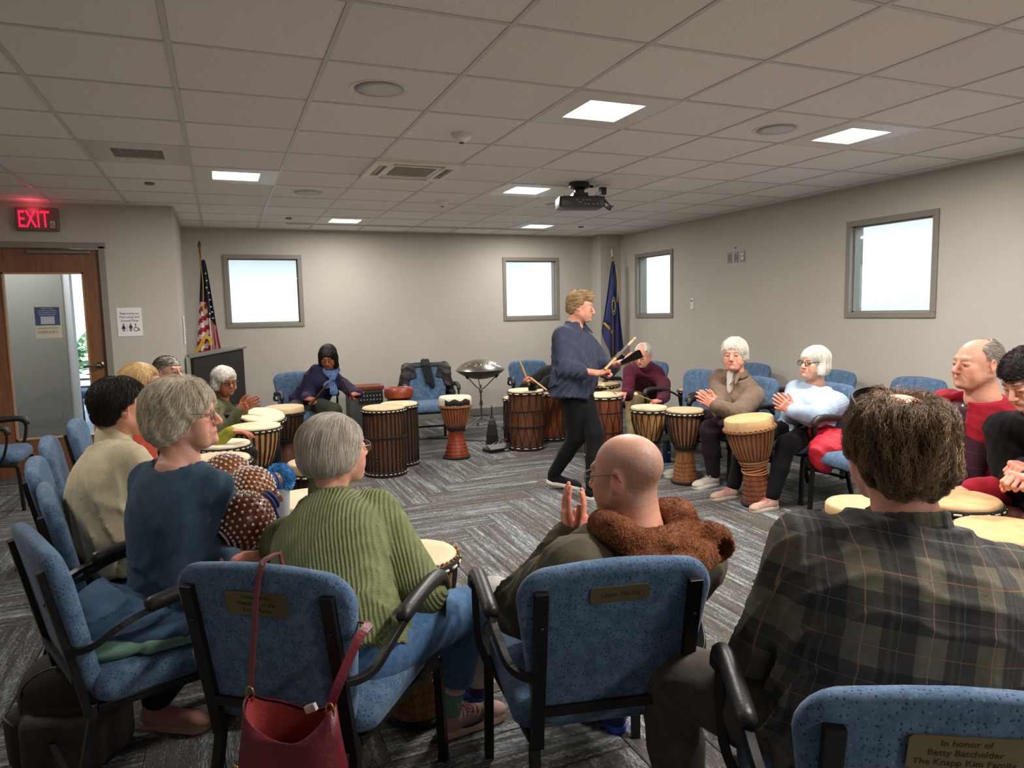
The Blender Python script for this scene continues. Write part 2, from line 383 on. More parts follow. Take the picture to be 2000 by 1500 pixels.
# round speakers
for lx, ly, lab in ((1.27, 5.73, 'large round ceiling speaker grille nearest the camera'), (1.28, 10.71, 'round ceiling speaker grille left of the cassette unit'), (5.36, 10.83, 'small round ceiling speaker grille beyond the projector'), (5.31, 5.74, 'round ceiling speaker grille between the two right light panels')):
    t = thing('ceiling_speaker', lab, 'speaker', (lx * T, ly * T, h), group='round ceiling speakers')
    b = MB(); b.lathe([(.115, .004), (.14, -.001), (.143, .001), (.143, .012)], 40, caps=False); b.build('speaker_rim', M['white_metal'], t, smooth='auto')
    b = MB(); b.lathe([(.001, -.003), (.06, -.002), (.118, .001)], 40); b.build('speaker_grille', M['grille'], t, smooth=True)
# supply vent with curved blades
t = thing('ceiling_vent', 'curved-blade air vent in the ceiling above the exit door wall', 'vent', (GX - 1.5 * T, GY + 8.5 * T, h))
b = MB(); iw, ih = .30, .29; f_ = T - .016
for sx, sy, ww, dd in ((0, 1, f_, (f_ - ih) / 2), (0, -1, f_, (f_ - ih) / 2), (1, 0, (f_ - iw) / 2, ih), (-1, 0, (f_ - iw) / 2, ih)):
    b.box((sx * (f_ + iw) / 4, sy * (f_ + ih) / 4, .004), (ww, dd, .006))
b.build('vent_face', plain('vent_face', (196, 192, 186), .28), t)
b = MB(); b.box((0, 0, .04), (iw, ih, .01)); b.build('vent_throat', M['hall_grey'], t)
for k in range(7):
    b = MB(); y = -ih / 2 + .022 + k * .041; b.tube([(-iw / 2, y, .008), (iw / 2, y, .008)], .01, 4, flat=((0, .9, .45), .001 + 0, .0195)); b.build('vent_blade', M['white_metal'], t)
for k in range(3):
    b = MB(); b.box((-iw / 2 + .05 + k * .1, 0, .02), (.004, ih, .03)); b.build('vent_divider', M['white_metal'], t)
# cassette unit
t = thing('cassette_unit', 'white ceiling air conditioning cassette with a central return grille', 'air conditioner', (GX + 1.5 * T, GY + 8.5 * T, h))
b = MB(); iw = .36; f_ = T + .05
for sx, sy, ww, dd in ((0, 1, f_, .05), (0, -1, f_, .05)): b.box((0, sy * (f_ / 2 - .025), -.006), (ww, dd, .03))
for sx in (1, -1): b.box((sx * (f_ / 2 - .025), 0, -.006), (.05, f_ - .1, .03))
for a in range(4):
    R = RZ(a * math.pi / 2)
    b.box(R @ V(0, .205, -.006), (.40 if a % 2 == 0 else .03, .03 if a % 2 == 0 else .40, .03), mi=0)
    b.box(R @ V(.235, .235, -.006), (.09, .09, .03), mi=0)
b.build('cassette_frame', M['white_plastic'], t, bevel=.003)
b = MB(); b.box((0, 0, .02), (.56, .56, .01)); b.build('cassette_throat', M['black'], t)
for a in range(4):
    R = RZ(a * math.pi / 2); b = MB(); b.tube([R @ V(-.18, .246, -.002), R @ V(.18, .246, -.002)], .01, 4, flat=(R @ V(0, .5, .8), .001 + 0, .014)); b.build('louvre', M['white_plastic'], t)
b = MB(); b.box((0, 0, -.008), (.39, .39, .012)); g_ = b.build('return_panel', M['white_plastic'], t, bevel=.004)
b = MB(); b.box((0, 0, -.0155), (.31, .31, .004)); b.build('return_grille', plain('cassette_grille', (132, 128, 122), .6, bump=(300, .4)), t)
# detectors and sprinklers
for lx, ly, lab in ((2.33, 6.85, 'white domed smoke detector on the ceiling nearer the camera'), (3.37, 10.95, 'white cone shaped detector on the ceiling beyond the cassette unit')):
    t = thing('smoke_detector', lab, 'detector', (lx * T, ly * T, h))
    b = MB(); b.lathe([(.062, .004), (.062, -.01), (.052, -.028), (.03, -.046), (.018, -.05), (.001, -.05)], 28); b.build('housing', M['white_plastic'], t, smooth='auto')
    b = MB(); b.lathe([(.016, -.05), (.016, -.056), (.001, -.057)], 16); b.build('sensor', M['dark'], t)
for lx, ly, lab in ((-.75, 10.49, 'flat sprinkler cap in the ceiling over the exit wall corner'), (1.25, 13.51, 'flat sprinkler cap near the far left light panel'), (6.33, 10.77, 'flat sprinkler cap right of the far speaker grille'), (7.24, 13.54, 'flat sprinkler cap near the far right corner')):
    b = MB(); b.lathe([(.035, .006), (.037, -.008), (.03, -.013), (.001, -.013)], 24); tag(b.build('sprinkler_cap', plain('cap_metal', (120, 118, 112), .4), smooth='auto', loc=(lx * T, ly * T, h)), lab, 'sprinkler', 'ceiling sprinkler caps')
# slot diffuser
t = thing('slot_diffuser', 'long dark slot diffuser running across the ceiling near the far wall', 'vent', (2.45, 8.69, h))
b = MB(); b.box((0, .035, -.002), (3.35, .02, .01)); b.box((0, -.035, -.002), (3.35, .02, .01)); b.box((0, 0, -.002), (3.35, .012, .008)); b.build('slot_frame', M['gridbar'], t)
b = MB(); b.box((0, 0, .0), (3.35, .06, .006)); b.build('slot_gap', M['dark'], t)
# windows
wl = ['grey framed internal window on the left of the far wall', 'grey framed internal window on the right of the far wall', 'narrow looking grey framed internal window at the far end of the right wall', 'grey framed internal window on the right wall nearest the camera']
for k, (ax, a0, a1) in enumerate(WIN):
    t = thing('window_%d' % (k + 1), wl[k], 'window'); t['kind'] = 'structure'
    c = 9.31 if ax == 'x' else 5.48
    def bx(mb, a, b_, z0, z1, d0, d1):
        cc = [(a + b_) / 2, c + (d0 + d1) / 2, (z0 + z1) / 2]; dd = [b_ - a, d1 - d0, z1 - z0]
        if ax == 'y': cc[0], cc[1] = cc[1], cc[0]; dd[0], dd[1] = dd[1], dd[0]
        mb.box(cc, dd)
    f_ = .05; m = MB()
    for (p, q, r, s_) in ((a0, a1, WZ0, WZ0 + f_), (a0, a1, WZ1 - f_, WZ1), (a0, a0 + f_, WZ0 + f_, WZ1 - f_), (a1 - f_, a1, WZ0 + f_, WZ1 - f_)): bx(m, p, q, r, s_, -.018, TH + .01)
    m.build('window_frame', M['frame'], t, bevel=.003)
    m = MB(); g_ = f_ + .0; s2 = .014
    for (p, q, r, s_) in ((a0 + g_, a1 - g_, WZ0 + g_, WZ0 + g_ + s2), (a0 + g_, a1 - g_, WZ1 - g_ - s2, WZ1 - g_), (a0 + g_, a0 + g_ + s2, WZ0 + g_, WZ1 - g_), (a1 - g_ - s2, a1 - g_, WZ0 + g_, WZ1 - g_)): bx(m, p, q, r, s_, .03, .05)
    m.build('glazing_bead', M['frame'], t)
    m = MB(); bx(m, a0 + f_, a1 - f_, WZ0 + f_, WZ1 - f_, .05, .056); m.build('pane', M['glass'], t)
# spaces beyond the glass
b = MB(); b.box((7.3, 6.3, 1.4), (.1, 15.5, 2.8)); struct('wall_outer', b, M['hall_white'], 'white wall of the passage beyond the right windows')
b = MB(); b.box((6.45, 6.3, 2.70), (1.8, 15.5, .08)); struct('ceiling_outer', b, M['hall_white'], 'white ceiling of the passage beyond the right windows')
b = MB(); b.box((3.4, 12.2, 1.4), (7.6, .1, 2.8)); struct('wall_beyond', b, M['hall_white'], 'white wall of the space beyond the far windows')
b = MB(); b.box((2.55, 10.8, 2.70), (5.9, 2.7, .08)); struct('ceiling_beyond', b, M['hall_white'], 'white ceiling of the space beyond the far windows')
b = MB(); b.box((6.4, 5, -.03), (1.8, 12, .05)); b.box((2.6, 10.9, -.03), (5.9, 2.8, .05)); struct('floor_beyond', b, M['carpet_base'], 'plain floor of the passages beyond the walls')
# door
t = thing('door_1', 'brown wooden exit door with a tall glass panel in a grey frame', 'door'); t['kind'] = 'structure'
b = MB()
for x in (-1.99, -1.01): b.box((x + (-.02 if x < -1.5 else .02), 7.63 + TH / 2, 1.07), (.055, TH + .03, 2.14))
b.box((-1.5, 7.63 + TH / 2, 2.145), (1.09, TH + .03, .055)); b.build('door_frame', M['frame'], t, bevel=.003)
X0, X1, ZB, ZT = -1.985, -1.015, .01, 2.115; gx0, gx1, gz0, gz1 = -1.80, -1.16, .36, 1.9; yd = 7.66; dd = .045
lf = wall_holes('x', yd, dd, X0, X1, ZB, ZT, [(gx0, gx1, gz0, gz1)], 1); lf.build('door_leaf', M['door_wood'], t, bevel=.002)
b = MB()
for (p, q, r, s_) in ((gx0, gx1, gz0 - .0, gz0 + .014), (gx0, gx1, gz1 - .014, gz1), (gx0, gx0 + .014, gz0, gz1), (gx1 - .014, gx1, gz0, gz1)): b.box(((p + q) / 2, yd + .02, (r + s_) / 2), (q - p, .056, s_ - r))
b.build('glazing_bead', plain('door_bead', (168, 128, 90), .5), t)
b = MB(); b.box((-1.48, yd + .02, 1.13), (gx1 - gx0, .006, gz1 - gz0)); b.build('door_glass', glass_mat('door_glass', (236, 238, 236), .02, .08), t)
hd = MB(); hd.lathe([(.034, 0), (.034, .012), (.02, .02), (.014, .05), (.001, .05)], 24, c=(-1.075, yd, 1.03), R=RX(rad(90)))
hd.tube(cr([(-1.075, yd - .045, 1.03), (-1.11, yd - .055, 1.03), (-1.18, yd - .056, 1.026), (-1.205, yd - .05, 1.02)], 5), .011, 10)
hd.build('door_handle', plain('handle_steel', (120, 112, 102), .35, .9), t, smooth='auto')
b = MB(); b.box((-1.34, yd - .012, 2.085), (.5, .025, .03)); b.build('door_closer', plain('closer', (120, 112, 104), .4, .6), t, bevel=.004)
# EXIT sign
M['exit_red'] = plain('exit_red', (255, 20, 50), .4, emit=((255, 18, 52), 3.0))
t = thing('exit_sign', 'lit red EXIT sign in a grey metal box above the door', 'sign', (-1.47, 7.60, 2.37))
b = MB(); b.box((0, 0, 0), (.33, .055, .205)); b.build('sign_box', plain('exit_box', (118, 92, 86), .45, .2), t, bevel=.008)
text_mesh('sign_letters', 'EXIT', .175, M['exit_red'], t, (-.022, -.0285, .0), (rad(90), 0, 0), .001, fit=(.235, .145))
b = MB(); b.box((.118, -.029, -.045), (.036, .003, .06)); b.build('sign_sticker', plain('sticker', (196, 176, 168), .5), t)
b = MB()
for q in ((.118, -.035), (.11, -.05), (.124, -.06)): b.box((q[0], -.0312, q[1]), (.012, .001, .009))
b.build('sticker_print', M['ink'], t)
pl_ = bpy.data.lights.new('exit_glow', 'POINT'); pl_.energy = .5; pl_.color = (1, .08, .15); pl_.shadow_soft_size = .05
po = link('exit_glow', pl_); po.location = (-1.5, 7.52, 2.46)
# paper signs
paper = plain('paper', (226, 224, 222), .7)
t = thing('restroom_sign', 'white paper notice about restrooms with toilet and wheelchair symbols', 'sign', (-.80, 7.626, 1.43))
b = MB(); b.box((0, 0, 0), (.212, .003, .272)); b.build('paper_sheet', paper, t)
M_ink = plain('ink_dark', (52, 42, 66), .6)
for k, s_ in enumerate(('Restrooms on', 'Main Level and', 'Ground Floor')): text_mesh('sign_text', s_, .031, M_ink, t, (0, -.0022, .082 - k * .034), (rad(90), 0, 0), .0008, fit=((.155, .168, .15)[k], .021))
ic = MB(); yy = -.0025
def disc2(mb, cx, cz, r, n=14): mb.add([(cx, yy, cz)] + [(cx + r * math.cos(2 * math.pi * k / n), yy, cz + r * math.sin(2 * math.pi * k / n)) for k in range(n)], [(0, 1 + (k + 1) % n, 1 + k) for k in range(n)])
def poly2(mb, pts): mb.add([(x, yy, z) for x, z in pts], [tuple(range(len(pts)))])
for cx, dress in ((-.055, 1), (.005, 0)):
    disc2(ic, cx, -.022, .0075)
    if dress: poly2(ic, [(cx - .008, -.032), (cx + .008, -.032), (cx + .019, -.064), (cx - .019, -.064)])
    else: poly2(ic, [(cx - .014, -.032), (cx + .014, -.032), (cx + .014, -.06), (cx - .014, -.06)])
    for s_ in (-1, 1): poly2(ic, [(cx + s_ * .006 - .0035, -.058), (cx + s_ * .006 + .0035, -.058), (cx + s_ * .006 + .0035, -.088), (cx + s_ * .006 - .0035, -.088)])
poly2(ic, [(-.027, -.015), (-.0245, -.015), (-.0245, -.09), (-.027, -.09)])
ring = [(.05 + .019 * math.cos(a), -.068 + .019 * math.sin(a)) for a in np.linspace(rad(100), rad(380), 18)]
ic.tube([(x, yy, z) for x, z in ring], .003, 5); ic.tube([(.047, yy, -.03), (.05, yy, -.055), (.068, yy, -.056), (.078, yy, -.08), (.086, yy, -.078)], .003, 5); disc2(ic, .047, -.023, .0065)
ic.build('pictogram', M_ink, t)
t = thing('door_poster', 'blue and cream poster reading LIBRARY taped to the door glass', 'poster', (-1.475, yd - .006 + .02, 1.445))
b = MB(); b.box((0, 0, 0), (.208, .003, .292)); b.build('poster_sheet', plain('poster_cream', (206, 202, 182), .6), t)
b = MB(); b.box((0, -.0018, .055), (.196, .001, .168)); b.build('poster_blue', plain('poster_blue', (62, 84, 122), .6), t)
b = MB(); b.box((.0, -.0026, .018), (.11, .001, .07)); b.build('poster_picture', plain('poster_pic', (186, 190, 202), .6), t)
pt = plain('poster_text', (206, 212, 222), .6)
for k, (s_, sz) in enumerate((('WANT TO USE', .0145), ('THE MEETING ROOM?', .0145), ('PLEASE INQUIRE AT THE', .0135), ('INFORMATION DESK', .0135))): text_mesh('poster_line', s_, sz, pt, t, (0, -.0026, .125 - k * .019), (rad(90), 0, 0), .0005)
gt = plain('poster_gold', (150, 138, 104), .6)
text_mesh('poster_line', 'LIBRARY', .036, gt, t, (0, -.0026, -.09), (rad(90), 0, 0), .0006, fit=(.165, .026))
b = MB()
for q, (x_, w_) in enumerate(((-.062, .036), (-.024, .03), (.016, .04), (.06, .034))): b.box((x_, -.0026, -.054), (w_, .001, .007))
b.build('small_print', gt, t)
# room seen through the door
b = MB(); b.box((-2.4, 9.15, 1.3), (1.62, .1, 2.62)); struct('wall_partition', b, M['hall_grey'], 'grey partition wall seen through the door glass')
b = MB(); b.box((-1.57, 9.2, 1.3), (.10, .16, 2.62)); tag(b.build('trim_post', M['hall_white']), 'white post beside the grey partition beyond the door', 'trim', kind='structure')
b = MB(); b.box((-2.2, 12.0, -.03), (3.6, 8.6, .05)); struct('floor_hall', b, plain('hall_carpet', (120, 142, 168), .8, var=(8, .4)), 'bluish carpet of the room beyond the door')
b = MB(); b.box((-2.2, 12.0, 2.68), (3.6, 8.6, .05)); struct('ceiling_hall', b, M['hall_white'], 'white ceiling of the room beyond the door')
b = MB(); b.box((-.46, 12.6, 1.3), (.1, 6.2, 2.7)); struct('wall_hall', b, M['hall_white'], 'white side wall of the room beyond the door')
M['daylight'] = plain('window_daylight', (240, 248, 255), .5, emit=((238, 247, 255), 2.2))
t = thing('window_5', 'bright tall window far beyond the door', 'window'); t['kind'] = 'structure'
b = MB(); b.box((-2.2, 15.6, 1.35), (3.4, .02, 2.3)); b.build('window_light', M['daylight'], t)
b = MB()
for x in (-3.9, -3.0, -2.35, -1.7, -1.05, -.5): b.box((x, 15.55, 1.35), (.05, .06, 2.4))
b.box((-2.2, 15.55, .16), (3.4, .08, .1)); b.build('window_mullion', plain('mullion', (84, 88, 92), .5), t)
# ================= FURNITURE AND INSTRUMENTS =================
def pillow(mb, outline, cen, prof, mi=0, frame=None):
    """outline: list of 2D points; prof: list of (scale, depth) rings front..back"""
    n = len(outline); b0 = len(mb.v); vs = []
    for s_, d_ in prof:
        for p in outline:
            q = cen + (np.array(p) - cen) * s_ if s_ > .5 else cen + (np.array(p) - cen) * s_
            vs.append(frame(q[0], q[1], d_))
    fs = [(i * n + k, i * n + (k + 1) % n, (i + 1) * n + (k + 1) % n, (i + 1) * n + k) for i in range(len(prof) - 1) for k in range(n)]
    fs += [tuple(reversed(range(n))), tuple((len(prof) - 1) * n + k for k in range(n))]
    mb.add(vs, fs, mi)
def rrect(w0, w1, z0, z1, r0, r1, crown=0, n=7):
    """rounded quad outline: half-width w0 at bottom z0, w1 at top z1"""
    pts = []
    for (cx, cz, r, a0) in ((w0 - r0, z0 + r0, r0, -90), (w1 - r1, z1 - r1, r1, 0), (-(w1 - r1), z1 - r1, r1, 90), (-(w0 - r0), z0 + r0, r0, 180)):
        for k in range(n):
            a = rad(a0 + 90 * k / (n - 1)); pts.append((cx + r * math.cos(a), cz + r * math.sin(a)))
        if cz > (z0 + z1) / 2 and cx > 0 and crown:
            for t in (.25, .5, .75): pts.append((cx * (1 - 2 * t), z1 + crown * math.sin(math.pi * t)))
        elif cz < (z0 + z1) / 2 and cx < 0:
            pass
    return pts
REC = .20   # recline: y offset per metre of height
def back_y(z): return -.235 - REC * (z - .45)
def make_chair(label, group, plaque=None, rear_detail=True):
    t = thing('chair', label, 'chair', group=group)
    # backrest
    ol = rrect(.205, .25, .395, .838, .05, .085, .012)
    def fr(x, z, d): return (x, back_y(z) + d - .10 * (x * x) * 0 + .16 * x * x, z)
    mb = MB(); c = np.array([0, .62])
    pillow(mb, ol, c, [(.45, .032), (.82, .031), (.93, .027), (.985, .015), (1.0, -.002), (.99, -.016), (.95, -.024), (.85, -.026), (.45, -.026)], frame=fr)
    mb.build('backrest', M['fabric'], t, smooth=True)
    # seat
    so = rrect(.245, .25, -.225, .245, .05, .07)
    def fs_(x, y, d): return (x, y, .405 + d + (.012 if y > .15 else 0) * 0 - .25 * max(0, y - .17) ** 2 * 8)
    mb = MB(); pillow(mb, so, np.array([0, 0.0]), [(.4, -.03), (.96, -.03), (1.0, -.018), (1.01, .012), (.985, .038), (.92, .052), (.75, .058), (.4, .06)], frame=fs_)
    mb.build('seat', M['fabric'], t, smooth=True)
    for s in (-1, 1):
        x = s * .195
        top = V(x, back_y(.785) - .034 + .16 * x * x, .785); low = V(x, back_y(.40) - .034 + .16 * x * x, .40)
        mb = MB(); mb.tube([top, low, low + V(0, .01, -.06)], .01, 4, flat=((0, 1, .2), .017, .010)); mb.lathe([(.001, .004), (.006, .003), (.007, 0)], 8, c=(top * .75 + low * .25) + V(0, -.012, 0), R=RX(rad(90)))
        o = mb.build('back_bar', M['black_metal'], t, bevel=.003)
        mb = MB(); mb.tube([low + V(0, .02, -.03), V(s * .2, -.235, .33), V(s * .205, -.275, .16), V(s * .21, -.32, .0)], .012, 4, flat=((0, 1, .2), .014, .012))
        mb.build('leg', M['black_metal'], t, bevel=.003)
        mb = MB(); mb.tube(cr([V(s * .20, -.22, .355), V(s * .23, .05, .36), V(s * .245, .2, .352), V(s * .248, .235, .31), V(s * .252, .25, 0)], 4), .012, 4, flat=((1, 0, 0), .012, .014))
        mb.build('leg', M['black_metal'], t, bevel=.003)
        # arm: from side rail up, over and back to the rear bar
        att = V(x + s * .012, back_y(.55) - .03, .55)
        path = cr([V(s * .25, .10, .36), V(s * .285, .16, .44), V(s * .29, .19, .58), V(s * .288, .165, .635), V(s * .285, .10, .645), V(s * .283, -.07, .63), V(s * .278, -.16, .605), V(s * .262, -.225, .565), V(s * .235, -.262, .55), att], 4)
        mb = MB(); mb.tube(path, .01, 4, flat=((0, 1, 0), .011, .009)); mb.build('arm_bar', M['black_metal'], t, bevel=.002)
        pad = cr([V(s * .29, .20, .60), V(s * .289, .185, .645), V(s * .286, .12, .662), V(s * .284, 0, .655), V(s * .281, -.10, .64)], 4)
        mb = MB(); mb.tube(pad, [.016] + [.023] * (len(pad) - 2) + [.017], 10); mb.build('arm_pad', M['arm_pad'], t, smooth=True)
    mb = MB(); mb.box((0, -.288, .13), (.41, .016, .022)); mb.build('stretcher', M['black_metal'], t)
    mb = MB(); mb.box((0, back_y(.45) - .034, .45), (.37, .012, .024)); mb.build('back_rail', M['black_metal'], t)
    mb = MB(); mb.box((0, .19, .36), (.46, .014, .03)); mb.build('seat_rail', M['black_metal'], t)
    if plaque is not None:
        z = .765; y = back_y(z) - .0285; tilt = math.atan(REC)
        mb = MB(); a, b_ = .075, .0215
        if len(plaque) > 1: b_ = .032; a = .085; z = .75; y = back_y(z) - .029
        ol = [(-a + .006, -b_), (a - .006, -b_), (a, -b_ + .006), (a, b_ - .006), (a - .006, b_), (-a + .006, b_), (-a, b_ - .006), (-a, -b_ + .006)]
        mb.add([(q[0], 0, q[1]) for q in ol] + [(q[0], -.0025, q[1]) for q in ol], [tuple(range(8))[::-1], tuple(range(8, 16))] + [(k, (k + 1) % 8, 8 + (k + 1) % 8, 8 + k) for k in range(8)])
        p = mb.build('plaque', M['brass'], t, loc=(0, y, z), rot=(tilt * 1.0, 0, 0))
        n = len(plaque)
        for k, s_ in enumerate(plaque):
            sz = .0185 if n == 1 else .0165
            o = text_mesh('engraving', s_, sz, M['ink'], p, (0, -.0029, ((n - 1) / 2 - k) * .0185), (rad(90), 0, 0), .0002)
    return t
def at(o, x, y, ang, z=0):
    """ang: direction the thing's +y faces, degrees in world (90 = far wall)"""
    o.location = (x, y, z); o.rotation_euler = (0, 0, rad(ang - 90)); return o
chair0 = make_chair('blue upholstered armchair in the front row under the bald man', 'blue armchairs in the circle', ['Logan Hardej'])
CH = {}
# name: (back-top centre x, y, facing)
def chair_back_at(o, bx, by, ang, lift=0):
    a = rad(ang); d = .235 + REC * (.83 - .45)
    return at(o, bx + math.cos(a) * d, by + math.sin(a) * d, ang, lift)
CH['bald'] = chair_back_at(chair0, .86, 1.44, 78)
CH['green'] = chair_back_at(make_chair('blue armchair in the front row with a maroon bag hanging on its back', 'blue armchairs in the circle', ['Donated by', 'Members of the', 'Eaton Public']), .05, 1.79, 53)
CH['plaid'] = chair_back_at(make_chair('blue armchair in the bottom right corner with a three line brass plaque', 'blue armchairs in the circle', ['In honor of', 'Betty Batchelder', 'The Knapp Kim Family']), 1.04, .70, 60)
base_chair = None
for key, bx, by, ang, lab in (
    ('c0', -.545, 2.36, 22, 'blue armchair at lower left with a denim jacket on its seat'),
    ('cream', -.63, 2.98, 12, 'blue armchair behind the man in the cream fleece'),
    ('r2', -.80, 3.62, 8, 'blue chair third from the front in the left hand row, beside the cream fleece'),
    ('r3', -.88, 4.28, 6, 'blue chair fourth from the front in the left hand row'),
    ('r4', -.87, 4.98, 2, 'blue chair furthest back in the left hand row, below the door glass'),
    ('r5', -.80, 5.72, 0, 'blue chair under the balding man with wire glasses'),
    ('wall', -2.05, 6.62, 0, 'blue armchair standing apart at the far left edge by the door'),
    ('elder', -.30, 6.55, -20, 'blue chair under the elderly woman in the olive cardigan'),
    ('scarf', .73, 8.02, -80, 'blue armchair under the woman with the blue scarf'),
    ('empty', 2.18, 7.95, -97, 'empty blue armchair at the far wall draped with a black jacket'),
    ('hid', 3.50, 8.00, -100, 'blue chair under the drummer hidden behind the standing man'),
    ('maroon', 4.62, 6.95, -158, 'blue armchair under the man in the maroon sweater'),
    ('taupe', 4.35, 5.62, -172, 'blue armchair left of the woman in the taupe pullover'),
    ('taupe2', 4.28, 4.80, -176, 'blue armchair under the woman in the taupe pullover'),
    ('sky', 4.38, 4.10, -178, 'blue armchair under the woman in the pale blue sweater'),
    ('red', 4.28, 3.35, 172, 'empty looking blue armchair in front of the wall beside the red puffer coat'),
    ('red2', 4.05, 2.55, 165, 'blue armchair under the man in the red cardigan'),
    ('w1', 5.27, 5.95, -180, 'blue armchair against the right wall behind the taupe pullover'),
    ('w2', 5.27, 4.88, -180, 'blue armchair against the right wall right of the pale blue sweater'),
    ('w3', 5.27, 4.02, -180, 'blue armchair against the right wall nearest the red cardigan'),
    ('young', 3.75, 1.55, 150, 'blue chair under the young man in shorts at the right edge')):
    if base_chair is None: c_ = base_chair = make_chair(lab, 'blue armchairs in the circle')
    else:
        c_ = dup(base_chair); c_['label'] = lab
    CH[key] = chair_back_at(c_, bx, by, ang)

# ---- drums
skin_c = lambda nm, a, b, sc_=7: wood(nm, a, b, (1, 1, 1), .55, sc_, .04, .4)
M['skin_cream'] = skin_c('drum_skin_cream', (206, 184, 144), (230, 210, 174))
M['skin_warm'] = skin_c('drum_skin_warm', (188, 156, 116), (218, 188, 146))
M['skin_tan'] = skin_c('drum_skin_tan', (180, 142, 94), (212, 174, 126), 12)
M['skin_white'] = skin_c('drum_skin_white', (216, 200, 168), (238, 226, 200))
M['rope_black'] = plain('rope_black', (24, 20, 18), .8, bump=(500, .5))
M['rope_tan'] = plain('rope_tan', (150, 104, 66), .8, bump=(500, .5))
M['wrap_cream'] = plain('wrap_cream', (214, 202, 172), .7)
M['w_dark'] = wood('shell_dark', (48, 26, 16), (92, 54, 34), (8, 8, 1.2), .4, 5)
M['w_mid'] = wood('shell_mid', (92, 54, 30), (160, 106, 62), (9, 9, 1.0), .4, 5)
M['w_light'] = wood('shell_light', (140, 92, 52), (204, 152, 98), (9, 9, 1.0), .45, 5)
M['w_umber'] = wood('shell_umber', (56, 30, 18), (116, 70, 42), (9, 9, .9), .35, 5)
M['w_red'] = wood('shell_red', (96, 36, 18), (146, 62, 32), (8, 8, 1.5), .35, 5)
M['w_redb'] = wood('shell_redbrown', (84, 38, 22), (138, 76, 46), (6, 6, .8), .3, 5)
M['fur_white'] = plain('goat_hair_white', (226, 214, 188), .8, bump=(90, .8), var=(14, .15))
M['fur_black'] = plain('goat_hair_black', (26, 20, 18), .8, bump=(90, .8))
